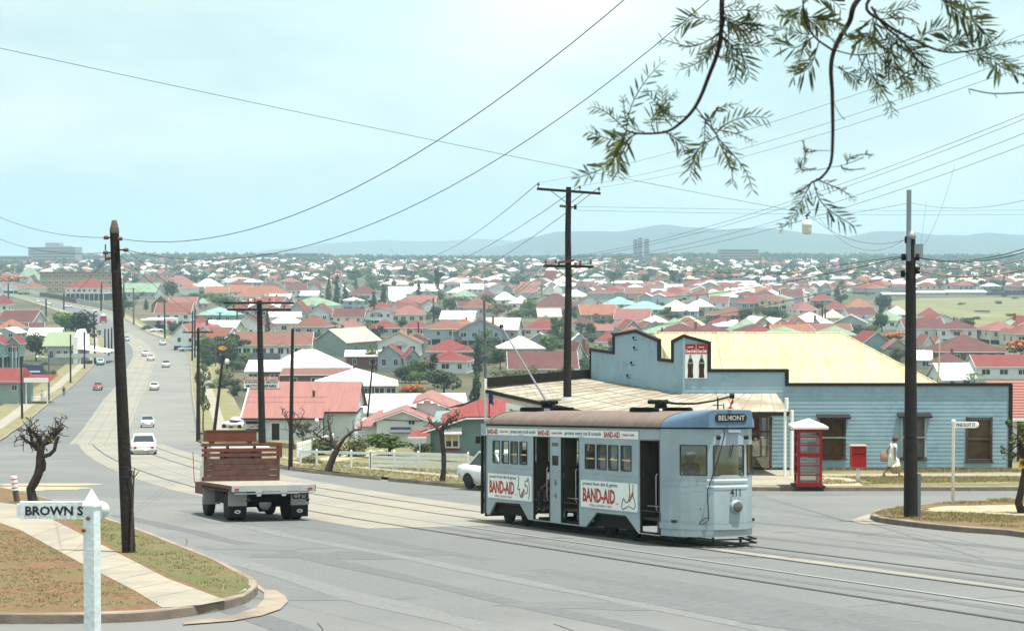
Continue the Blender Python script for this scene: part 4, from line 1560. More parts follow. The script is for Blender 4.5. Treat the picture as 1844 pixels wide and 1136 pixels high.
# striped marker post at the far end of the lawn
p_ = gnd(31, 903, .14, plane)
sp = thing('marker_post', 'short dark post with white and red bands beside the pruned street tree', 'marker post', p_)
hh = at(30, 857, p_.y).z - p_.z
mb = MB()
mb.tube([(0, 0, 0), (-.06, 0, hh * .45)], .095, TIMBER2, 10)
mb.build('post', sp)
mb = MB()
zs_ = [.45, .53, .57, .70, .74, .86, .9, 1.0]
for i in range(7):
 a, b = hh * zs_[i], hh * zs_[i + 1]
 mb.tube([(-.06 - .07 * (zs_[i] - .45), 0, a), (-.06 - .07 * (zs_[i + 1] - .45), 0, b)], .1, WHITE if i % 2 == 0 else ADRED, 12)
mb.build('band', sp)
# ---------------------------------------------------------------- people
SKIN = mat('skin_tan', (.36, .19, .12), .55, .06, 8)
SKIND = mat('skin_shaded_brown', (.25, .13, .085), .55, .06, 8)
HAIRB = mat('hair_dark_brown', (.035, .018, .012), .6, .3, 30)
def rotz(p, a):
 return V((p[0] * math.cos(a) - p[1] * math.sin(a), p[0] * math.sin(a) + p[1] * math.cos(a), p[2]))
def person(label, loc, rz, pose, top, low, hair=HAIRB, skin=None, scale=1.0, hat=None, dress=False, group=None, M=None, legs=True):
 """facing local +x. One skinned body (head with face, hands with fingers); clothing and hair are its children."""
 skin = skin or SKIN
 root = thing('person', label, 'person', loc, rz, group, M)
 J = pose
 if M is not None:
  scale *= .93
 pts = {}
 def P(n):
  return V(J[n])
 names, edges, rad = [], [], []
 def add(n, p, r, par=None):
  names.append(n)
  pts[n] = len(names) - 1
  co.append(tuple(V(p) * scale))
  rad.append(r * scale)
  if par:
   edges.append((pts[par], pts[n]))
 co = []
 add('pelvis', P('pelvis'), .125)
 add('waist', P('pelvis').lerp(P('chest'), .45), .11, 'pelvis')
 add('chest', P('chest'), .135, 'waist')
 add('neck0', P('chest').lerp(P('neck'), .75), .075, 'chest')
 add('neck', P('neck'), .05, 'neck0')
 add('head0', P('neck').lerp(P('head'), .45), .072, 'neck')
 add('head', P('head'), .095, 'head0')
 add('crown', P('head') + (P('head') - P('neck')).normalized() * .085, .078, 'head')
 for s in 'lr':
  add('sh' + s, P('sh' + s), .062, 'chest')
  add('el' + s, P('el' + s), .043, 'sh' + s)
  add('wr' + s, P('wr' + s), .03, 'el' + s)
  d = (P('wr' + s) - P('el' + s)).normalized()
  add('pa' + s, P('wr' + s) + d * .07, .036, 'wr' + s)
  if legs:
   add('hi' + s, P('hi' + s), .098, 'pelvis')
   add('kn' + s, P('kn' + s), .06, 'hi' + s)
   add('an' + s, P('an' + s), .038, 'kn' + s)
   f = V(J.get('toe' + s, (P('an' + s) + V((.15, 0, -.06)))))
   add('to' + s, f, .035, 'an' + s)
 me = bpy.data.meshes.new('body')
 me.from_pydata(co, edges, [])
 o = bpy.data.objects.new('body', me)
 COL.objects.link(o)
 md = o.modifiers.new('s', 'SKIN')
 for i, v in enumerate(o.data.skin_vertices[0].data):
  v.radius = (rad[i], rad[i])
  v.use_root = (i == 0)
 md.use_smooth_shade = True
 m2 = o.modifiers.new('u', 'SUBSURF')
 m2.levels = m2.render_levels = 1
 bpy.context.view_layer.update()
 ev = bpy.data.meshes.new_from_object(o.evaluated_get(bpy.context.evaluated_depsgraph_get()))
 bpy.data.objects.remove(o)
 mb = MB()
 mb.add([v.co.copy() for v in ev.vertices], [tuple(p.vertices) for p in ev.polygons], skin, True)
 bpy.data.meshes.remove(ev)
 # face: nose, brow, eyes, mouth, ears
 h = P('head') * scale
 fw = V(J.get('look', (1, 0, 0))).normalized()
 up = V((0, 0, 1))
 sd = up.cross(fw)
 k_ = scale
 mb.add([h + fw * .125 * k_ + up * .0 * k_ - up * .035 * k_, h + fw * .088 * k_ + sd * .018 * k_ - up * .04 * k_, h + fw * .088 * k_ - sd * .018 * k_ - up * .04 * k_, h + fw * .092 * k_ + up * .02 * k_], [(0, 1, 3), (0, 3, 2), (0, 2, 1)], skin, True)
 for s in (-1, 1):
  e = h + fw * .088 * k_ + sd * s * .034 * k_ + up * .012 * k_
  mb.lathe([(0, -.01 * k_), (.013 * k_, 0), (0, .01 * k_)], e, INK, 8)
  ear = h + sd * s * .092 * k_ - fw * .005 * k_ - up * .01 * k_
  mb.lathe([(0, -.03 * k_), (.014 * k_, -.015 * k_), (.018 * k_, .012 * k_), (0, .032 * k_)], ear, skin, 8)
 mo = h + fw * .09 * k_ - up * .06 * k_
 mb.bar(mo - sd * .024 * k_, mo + sd * .024 * k_, .014 * k_, .01 * k_, SKINTONE)
 # fingers: five unequal, bent tubes from each palm
 for s in 'lr':
  w_, e_ = P('wr' + s), P('el' + s)
  d = (w_ - e_).normalized()
  a = d.cross(V((0, 1, 0)))
  a = a.normalized() if a.length > .1 else d.cross(V((0, 0, 1))).normalized()
  b = d.cross(a).normalized()
  pc = w_ + d * .085
  for j, (off, ln) in enumerate(((-.03, .062), (-.01, .078), (.011, .074), (.03, .056))):
   p0 = pc + a * off
   p1 = p0 + d * ln * .5 + b * .006
   p2 = p1 + d * ln * .3 + b * .03 * J.get('curl', 1)
   mb.tube([p * scale for p in (p0, p1, p2)], [.0105 * scale, .0095 * scale, .007 * scale], skin, 6)
  t0 = w_ + d * .035 - a * .03
  mb.tube([p * scale for p in (t0, t0 - a * .03 + d * .025 + b * .01, t0 - a * .034 + d * .06 + b * .025)], [.012 * scale, .011 * scale, .008 * scale], skin, 6)
 mb.build('body', root)
 # hair
 mb = MB()
 rings = []
 for th_ in (0, 25, 50, 75, 100, 118):
  t = math.radians(th_)
  ring = []
  for q in range(14):
   a = 2 * math.pi * q / 14
   front = max(0, math.cos(a))
   tt = t * (1 - .42 * front) if th_ > 40 else t
   rr = .112 * (1 + .12 * (1 - front))
   ring.append(h + k_ * (up * (.02 + .118 * math.cos(tt)) + (fw * math.cos(a) * rr * math.sin(tt) * 1.08 + sd * math.sin(a) * rr * math.sin(tt))) - fw * .012 * k_)
  rings.append(ring)
 mb.loft(rings, hair, caps=True)
 mb.build('hair', root)
 if hat:
  mb = MB()
  rings = []
  for r, z in ((.112, .05), (.12, .07), (.125, .1), (.1, .125), (.02, .13)):
   rings.append([h + k_ * (up * z + fw * r * math.cos(2 * math.pi * q / 14) + sd * r * math.sin(2 * math.pi * q / 14)) for q in range(14)])
  mb.loft(rings, hat)
  mb.prism([h + k_ * (up * .045 + fw * u + sd * v) for u, v in ((.10, -.08), (.17, -.05), (.18, 0), (.17, .05), (.10, .08))], up * .008 * k_, BLACK)
  mb.build('cap', root)
 # clothing as swept sleeves round the limbs
 def sleeve(ns, rs, m, name, n=12, sq=1.0):
  q = MB()
  q.tube([V(x) * scale for x in ns], [r * scale for r in rs], m, n)
  return q.build(name, root)
 pe, ch, ne = P('pelvis'), P('chest'), P('neck')
 sl_, sr_ = P('shl'), P('shr')
 q = MB()
 def ring(c, a, b, ax):
  ax = V(ax).normalized()
  s_ = V((0, 1, 0))
  s_ = (s_ - ax * s_.dot(ax)).normalized()
  f_ = s_.cross(ax)
  return [V(c) * scale + (s_ * math.cos(2 * math.pi * i / 16) * a + f_ * math.sin(2 * math.pi * i / 16) * b) * scale for i in range(16)]
 ax = ch - pe
 shw = (sl_ - sr_).length / 2
 R_ = [ring(pe + ax * -.12, .175, .145, ax), ring(pe, .178, .145, ax), ring(pe.lerp(ch, .45), .152, .125, ax), ring(pe.lerp(ch, .85), .17, .142, ax), ring(ch + ax * .12, shw + .0, .125, ax), ring(ch.lerp(ne, .55), shw * .75, .09, ax), ring(ch.lerp(ne, .85), .075, .07, ax)]
 if dress:
  kn = (P('knl') + P('knr')) / 2
  R_ = [ring(V((kn.x, kn.y, kn.z - .02)), .2, .26, (0, 0, 1)), ring(V((kn.x, kn.y, kn.z + .2)).lerp(pe, .3), .2, .22, (0, 0, 1)), ring(pe + V((0, 0, -.08)), .2, .17, ax)] + R_[1:]
 q.loft(R_, top, caps=True)
 q.build('dress' if dress else 'shirt', root)
 for s in 'lr':
  a, b = P('sh' + s), P('el' + s)
  sleeve([a.lerp(P('chest'), .1), a, a.lerp(b, .35 if dress else .6)], [.085, .078, .066], top, 'sleeve', 10)
 if legs and not dress:
  for s in 'lr':
   sleeve([P('hi' + s) + V((0, 0, .05)), P('hi' + s), P('kn' + s), P('kn' + s).lerp(P('an' + s), .95)], [.105, .108, .075, .062], low, 'trouser_leg', 10)
 if legs:
  for s in 'lr':
   a = P('an' + s)
   t = V(J.get('toe' + s, a + V((.15, 0, -.06))))
   d = (t - a)
   sleeve([a - d * .25 + V((0, 0, -.045)), a + d * .3 + V((0, 0, -.045)), t + V((0, 0, -.0))], [.042, .045, .036], TIMBER if not dress else mat('tan_shoe', (.3, .13, .06), .5, .1), 'shoe', 8)
 return root
STAND = dict(pelvis=(0, 0, .92), chest=(0, 0, 1.28), neck=(.02, 0, 1.47), head=(.04, 0, 1.59), shl=(0, .19, 1.4), shr=(0, -.19, 1.4), ell=(-.02, .24, 1.12), elr=(-.02, -.24, 1.12), wrl=(.08, .24, .88), wrr=(.08, -.24, .88),
             hil=(0, .09, .86), hir=(0, -.09, .86), knl=(.02, .1, .48), knr=(.02, -.1, .48), anl=(-.02, .1, .08), anr=(-.02, -.1, .08))
SIT = dict(pelvis=(0, 0, .1), chest=(-.04, 0, .46), neck=(-.02, 0, .66), head=(.02, 0, .78), shl=(-.03, .19, .58), shr=(-.03, -.19, .58), ell=(.04, .24, .32), elr=(.04, -.24, .32), wrl=(.26, .16, .24), wrr=(.26, -.16, .24),
           hil=(.04, .09, .08), hir=(.04, -.09, .08), knl=(.44, .1, .1), knr=(.44, -.1, .1), anl=(.42, .1, -.3), anr=(.42, -.1, -.3))
# the woman walking past the shop with a basket and a bag
WALK = dict(pelvis=(0, 0, .86), chest=(.05, 0, 1.18), neck=(.08, 0, 1.36), head=(.13, 0, 1.47), shl=(.04, .17, 1.29), shr=(.06, -.17, 1.29), ell=(-.14, .2, 1.1), elr=(.04, -.22, 1.02), wrl=(-.22, .2, .9), wrr=(.06, -.22, .80),
   hil=(0, .09, .8), hir=(0, -.09, .8), knl=(-.08, .09, .45), knr=(.2, -.08, .44), anl=(-.34, .09, .12), anr=(.26, -.08, .08), toel=(-.26, .09, .03), toer=(.42, -.08, .04), curl=1.5)
DRESSW = mat('white_dress', (.68, .72, .66), .85, .1, 14)
wp = gnd(1607, 858, .03, zs)
person('woman in a white sleeveless dress walking past the blue wall with basket and bag', wp, math.radians(4), WALK, DRESSW, DRESSW, mat('hair_auburn', (.07, .02, .015), .6, .3, 30), dress=True)
STRAW = mat('straw_cane', (.5, .38, .17), .8, .25, 25)
bk = thing('basket', 'cane shopping basket carried low in the walking woman\'s hand', 'basket', wp, math.radians(4))
mb = MB()
mb.M = Matrix.Translation((.07, -.25, .16))
rg = []
for z, a, b in ((0, .15, .09), (.1, .18, .115), (.26, .21, .13), (.26, .19, .115), (.03, .14, .08)):
 rg.append([V((a * math.cos(2 * math.pi * i / 16), b * math.sin(2 * math.pi * i / 16), z)) for i in range(16)])
mb.loft(rg, STRAW, caps=True, smooth=False)
for i in range(16):
 a = 2 * math.pi * i / 16
 mb.tube([(.153 * math.cos(a), .093 * math.sin(a), 0), (.183 * math.cos(a), .118 * math.sin(a), .1), (.214 * math.cos(a), .134 * math.sin(a), .265)], .008, TIMBER2 if i % 4 == 0 else STRAW, 4)
mb.build('body', bk)
mb = MB()
mb.M = Matrix.Translation((.07, -.25, .16))
mb.tube([(-.2, 0, .25), (-.17, 0, .42), (0, 0, .52), (.17, 0, .42), (.2, 0, .25)], .012, STRAW, 6)
mb.build('handle', bk)
mb = MB()
mb.M = Matrix.Translation((.07, -.25, .16))
for x, z, r, m in ((-.09, .27, .07, ADW), (.04, .28, .08, CREAMP), (.12, .26, .06, GRASS), (-.02, .33, .05, ADW)):
 mb.lathe([(0, -r), (r * .8, -r * .5), (r, 0), (r * .8, r * .5), (0, r)], (x, 0, z), m, 10)
mb.build('groceries', bk)
bg_ = thing('carry_bag', 'pinkish woven bag hanging behind the walking woman', 'bag', wp, math.radians(4))
mb = MB()
PINKB = mat('pink_weave', (.5, .3, .24), .9, .3, 40)
rg = []
for z, a, b in ((.58, .15, .05), (.7, .18, .07), (.92, .165, .05), (.98, .15, .03)):
 rg.append([V((-.27 + a * math.cos(2 * math.pi * i / 14), .22 + b * math.sin(2 * math.pi * i / 14), z)) for i in range(14)])
mb.loft(rg, PINKB)
mb.build('body', bg_)
mb = MB()
mb.tube([(-.38, .22, .96), (-.3, .22, 1.06), (-.22, .21, .98), (-.16, .22, .96)], .01, PINKB, 5)
mb.build('strap', bg_)
# crew and riders of the tram: seated in tram coordinates
TRIDE = [
 ('tram driver in a dark green uniform and white cap behind the near front window', 9.78, .5, 1.36, 8, SIT, mat('driver_green', (.02, .05, .045), .8, .15), WHITE, 1.0),
 ('rider in a white shirt and bowed dark head inside the first middle doorway', 3.25, .42, 1.0, -70, SIT, mat('shirt_white', (.62, .63, .66), .8, .1), None, 1.0),
 ('standing rider with dark hair in the second middle doorway', 5.0, .62, .78, 150, STAND, mat('dark_dress', (.05, .035, .05), .8, .2), None, 1.0),
 ('rider in a pale blouse at the third window of the front saloon', 7.1, .42, 1.22, 10, SIT, mat('pale_blouse', (.6, .62, .66), .8, .1), None, .98),
 ('dark-clothed rider at the second window of the front saloon', 6.5, .5, 1.22, 0, SIT, mat('navy_cloth', (.02, .025, .05), .8, .1), None, 1.0),
 ('rider at the front saloon window nearest the front door, in tan', 7.75, .35, 1.22, 0, SIT, mat('tan_cloth', (.36, .22, .14), .8, .1), None, 1.0),
 ('rider in a pink top at the rear saloon windows', 1.4, .45, 1.22, 0, SIT, mat('pink_cloth', (.5, .22, .22), .8, .1), None, 1.0),
 ('rider in black behind the third rear saloon window', 2.05, .6, 1.22, 180, SIT, mat('black_cloth', (.015, .015, .02), .8, .1), None, 1.0),
 ('standing rider inside the front doorway, dark clothed', 8.9, .9, .78, -60, STAND, mat('navy_suit', (.02, .025, .04), .8, .1), None, .98),
]
for lab, s, w, z, rz, pose, cloth, hat, scl in TRIDE:
 M = TM @ Matrix.Translation((k(s), w, k(z))) @ Matrix.Rotation(math.radians(rz), 4, 'Z')
 person(lab, None, 0, pose, cloth, TIMBER, HAIRB, SKIND, scl, hat, M=M, legs=True)
# far pedestrians by the main road
for px, py, lab, c1, c2 in ((115, 714, 'person in a dark top and blue shorts standing by the far kerb', mat('dark_top', (.05, .02, .02), .8, .1), mat('blue_shorts', (.1, .3, .5), .8, .1)), (76, 722, 'person in white by the shopfront railing', DRESSW, DRESSW)):
 p = gnd(px, py)
 person(lab, (p.x, p.y, zt(p.x, p.y) + .1), math.radians(-70), STAND, c1, c2)
# ---------------------------------------------------------------- houses of the valley
RC = dict(red=(.2, .03, .027), pink=(.27, .1, .09), maroon=(.11, .03, .031), orange=(.29, .11, .06), rusty=(.19, .066, .046), white=(.63, .63, .6), cream=(.56, .52, .38),
          green=(.21, .33, .22), teal=(.24, .42, .40), grey=(.36, .38, .38), brown=(.2, .085, .06), silver=(.55, .6, .6))
WCOL = dict(white=(.72, .74, .72), cream=(.66, .61, .46), blue=(.44, .54, .59), grey=(.55, .57, .57), green=(.34, .44, .4), pink=(.59, .45, .41), brick=(.24, .085, .05), brown=(.2, .12, .08), tan=(.42, .29, .15), teal=(.3, .48, .48))
for n_, c in RC.items():
 mat('roof_' + n_, c, .7, .34, 1.5, 0, col2=(c[0] * .8 + .03, c[1] * .72 + .02, c[2] * .66 + .012), scale2=.33)
for n_, c in WCOL.items():
 mat('wall_' + n_, c, .75, .08, .8, 0)
WFRAME = mat('window_white', (.7, .7, .67), .6, 0)
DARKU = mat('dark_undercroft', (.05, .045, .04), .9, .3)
hr = random.Random(21)
FORMW = dict(h='hip', p='pyramid', g='side-gabled', f='front-gabled', t='twin-gabled', s='skillion')
def win_mesh():
 mb = MB()
 mb.bx(-.5, .5, -.02, .01, -.5, .5, DARKGLASS)
 for a, b, c, d in ((-.55, -.47, -.55, .55), (.47, .55, -.55, .55), (-.03, .03, -.5, .5), (-.47, .47, -.55, -.47), (-.47, .47, .47, .55)):
  mb.bx(a, b, -.05, .02, c, d, WFRAME)
 o = mb.build('window')
 me = o.data
 bpy.data.objects.remove(o)
 return me
WINM = win_mesh()
def add_window(parent, x, y, z, w, h, rz=0):
 o = bpy.data.objects.new('window', WINM)
 COL.objects.link(o)
 o.parent = parent
 o.location = (x, y, z)
 o.scale = (w, 1, h)
 o.rotation_euler = (0, 0, rz)
def roof_mesh(mb, form, w, d, e, rh, ov, m, mw):
 a, b = w / 2 + ov, d / 2 + ov
 t = .12
 def shell(vs, fs):
  up = [V(v) for v in vs]
  mb.add(up, fs, m)
  mb.add([v - V((0, 0, t)) for v in up], [tuple(reversed(f)) for f in fs], WFRAME)
  bo = [v for v in up if abs(v.z - e) < 1e-6]
 if form in 'hp':
  r = max(0, a - b) if form == 'h' else min(.3, a)
  rb = max(0, b - a) if form == 'h' else .0
  vs = [(-a, -b, e), (a, -b, e), (a, b, e), (-a, b, e), (-r, -rb, e + rh), (r, -rb, e + rh), (r, rb, e + rh), (-r, rb, e + rh)]
  shell(vs, [(0, 1, 5, 4), (1, 2, 6, 5), (2, 3, 7, 6), (3, 0, 4, 7), (4, 5, 6, 7)])
  for i in range(4):
   p, q = V(vs[i]), V(vs[(i + 1) % 4])
   mb.quad(p, q, q - V((0, 0, .2)), p - V((0, 0, .2)), WFRAME)
 elif form == 'g':
  vs = [(-a, -b, e), (a, -b, e), (a, 0, e + rh), (-a, 0, e + rh), (-a, b, e), (a, b, e)]
  shell(vs, [(0, 1, 2, 3), (3, 2, 5, 4)])
  mb.bx(-a, a, -b - .02, -b + .06, e - .18, e - .01, WFRAME)
  for s in (-1, 1):
   mb.prism([(s * w / 2, -d / 2, e - .05), (s * w / 2, d / 2, e - .05), (s * w / 2, 0, e + rh * .97)], (-s * .08, 0, 0), mw)
   for q in (-1, 1):
    mb.bar((s * a, q * b, e - .1), (s * a, 0, e + rh - .1), .06, .22, WFRAME)
 elif form in 'ft':
  segs = [(-a, a)] if form == 'f' else [(-a, a * .05), (-a * .02, a)]
  for i, (x0, x1) in enumerate(segs):
   c = (x0 + x1) / 2
   f = 1.0 if i == 0 else .82
   y0 = -b if i == 0 else -b + 1.2
   hh = rh * f
   vs = [(x0, y0, e), (c, y0, e + hh), (x1, y0, e), (x0, b, e), (c, b, e + hh), (x1, b, e)]
   shell(vs, [(0, 1, 4, 3), (1, 2, 5, 4)])
   for y in (y0 + ov, b - ov):
    mb.prism([(x0 + ov, y, e - .05), (x1 - ov, y, e - .05), (c, y, e + hh * .93)], (0, .08, 0), mw)
   mb.bar((x0, y0, e - .1), (c, y0, e + hh - .1), .06, .24, WFRAME, (0, 1, 0))
   mb.bar((x1, y0, e - .1), (c, y0, e + hh - .1), .06, .24, WFRAME, (0, 1, 0))
 else:
  vs = [(-a, -b, e), (a, -b, e), (a, b, e + rh), (-a, b, e + rh)]
  shell(vs, [(0, 1, 2, 3)])
  mb.bx(-a, a, -b - .02, -b + .05, e - .2, e - .01, WFRAME)
HOUSE_BOXES = []
def house(x0, x1, ya, ye, yb, form, roof, wall, label, rz=None, detail=True, group=None, depth=None, cat='house', name='house', windows=None):
 g = gnd((x0 + x1) / 2, yb)
 Y = g.y
 w = (x1 - x0) / F * Y
 H, E = (yb - ya) / F * Y, (yb - ye) / F * Y
 rh = max(.4, H - E)
 rz = hr.uniform(-.22, .22) if rz is None else math.radians(rz)
 d = depth or min(16, max(6, w * hr.uniform(.75, 1.0)))
 ov = .45
 w = max(2, w - 2 * ov)
 ww = max(2, (w - abs(math.sin(rz)) * d * .75) / math.cos(rz))
 cy = Y + (ww * abs(math.sin(rz)) + d * math.cos(rz)) / 2
 HOUSE_BOXES.append((x0, x1, ya, yb, Y))
 root = thing(name, label, cat, (g.x * cy / Y, cy, g.z), rz, group)
 mb = MB()
 mw = MATS['wall_' + wall]
 base = 0.0
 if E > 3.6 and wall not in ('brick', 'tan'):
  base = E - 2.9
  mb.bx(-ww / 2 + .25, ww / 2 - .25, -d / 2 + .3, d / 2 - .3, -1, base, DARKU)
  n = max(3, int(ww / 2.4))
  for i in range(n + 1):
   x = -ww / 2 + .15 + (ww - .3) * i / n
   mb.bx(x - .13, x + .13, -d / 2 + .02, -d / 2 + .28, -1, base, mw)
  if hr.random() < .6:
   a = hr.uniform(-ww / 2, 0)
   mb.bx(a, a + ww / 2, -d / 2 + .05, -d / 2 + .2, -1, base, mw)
 mb.bx(-ww / 2, ww / 2, -d / 2, d / 2, base - (1 if base == 0 else 0), E - .06, mw)
 wl = mb.build('wall', root)
 mb = MB()
 roof_mesh(mb, form, ww, d, E, rh, ov, MATS['roof_' + roof], mw)
 rf = mb.build('roof', root)
 if not detail:
  return root
 sz = max(1.0, min(1.5, (E - base) * .42))
 zc = base + (E - base) * .56
 n = windows if windows is not None else max(2, int(ww / 2.9))
 for i in range(n):
  x = -ww / 2 + ww * (i + .5) / n + hr.uniform(-.25, .25)
  add_window(root, x, -d / 2 - .01, zc, hr.choice([.9, 1.3, 1.7]), sz)
 for s in (-1, 1):
  for y in (-d * .22, d * .2):
   add_window(root, s * (ww / 2 + .01), y, zc, 1.2, sz, s * math.pi / 2)
 if hr.random() < .5:      # front porch: small gable or hood
  mb = MB()
  pw = min(3.6, ww * .4)
  px = hr.uniform(-ww / 2 + pw / 2, ww / 2 - pw / 2)
  y0 = -d / 2
  if hr.random() < .55:
   mb.add([(px - pw / 2, y0 - 1.3, E - .35), (px, y0 - 1.3, E + .55), (px + pw / 2, y0 - 1.3, E - .35), (px - pw / 2, y0 + 1, E - .35), (px, y0 + 1, E + .55), (px + pw / 2, y0 + 1, E - .35)], [(0, 1, 4, 3), (1, 2, 5, 4)], MATS['roof_' + roof])
   mb.prism([(px - pw / 2 + .1, y0 - 1.2, E - .4), (px + pw / 2 - .1, y0 - 1.2, E - .4), (px, y0 - 1.2, E + .45)], (0, .06, 0), mw)
  else:
   mb.add([(px - pw / 2, y0 - 1.3, E - .75), (px + pw / 2, y0 - 1.3, E - .75), (px + pw / 2, y0 + .1, E - .2), (px - pw / 2, y0 + .1, E - .2)], [(0, 1, 2, 3)], MATS['roof_' + roof])
  for q in (-1, 1):
   mb.bx(px + q * (pw / 2 - .15) - .06, px + q * (pw / 2 - .15) + .06, y0 - 1.25, y0 - 1.13, -.5, E - .5, WFRAME)
  mb.bx(px - pw / 2 + .1, px + pw / 2 - .1, y0 - 1.2, y0, base - .15, base, mw)
  mb.build('porch', root)
 if hr.random() < .22 and form != 's':
  mb = MB()
  cx = hr.uniform(-ww * .3, ww * .3)
  mb.bx(cx - .3, cx + .3, .2, .8, E, E + rh + .7, MATS['wall_brick'])
  mb.build('chimney', rf)
 return root
G_ = 'houses of the valley suburb'
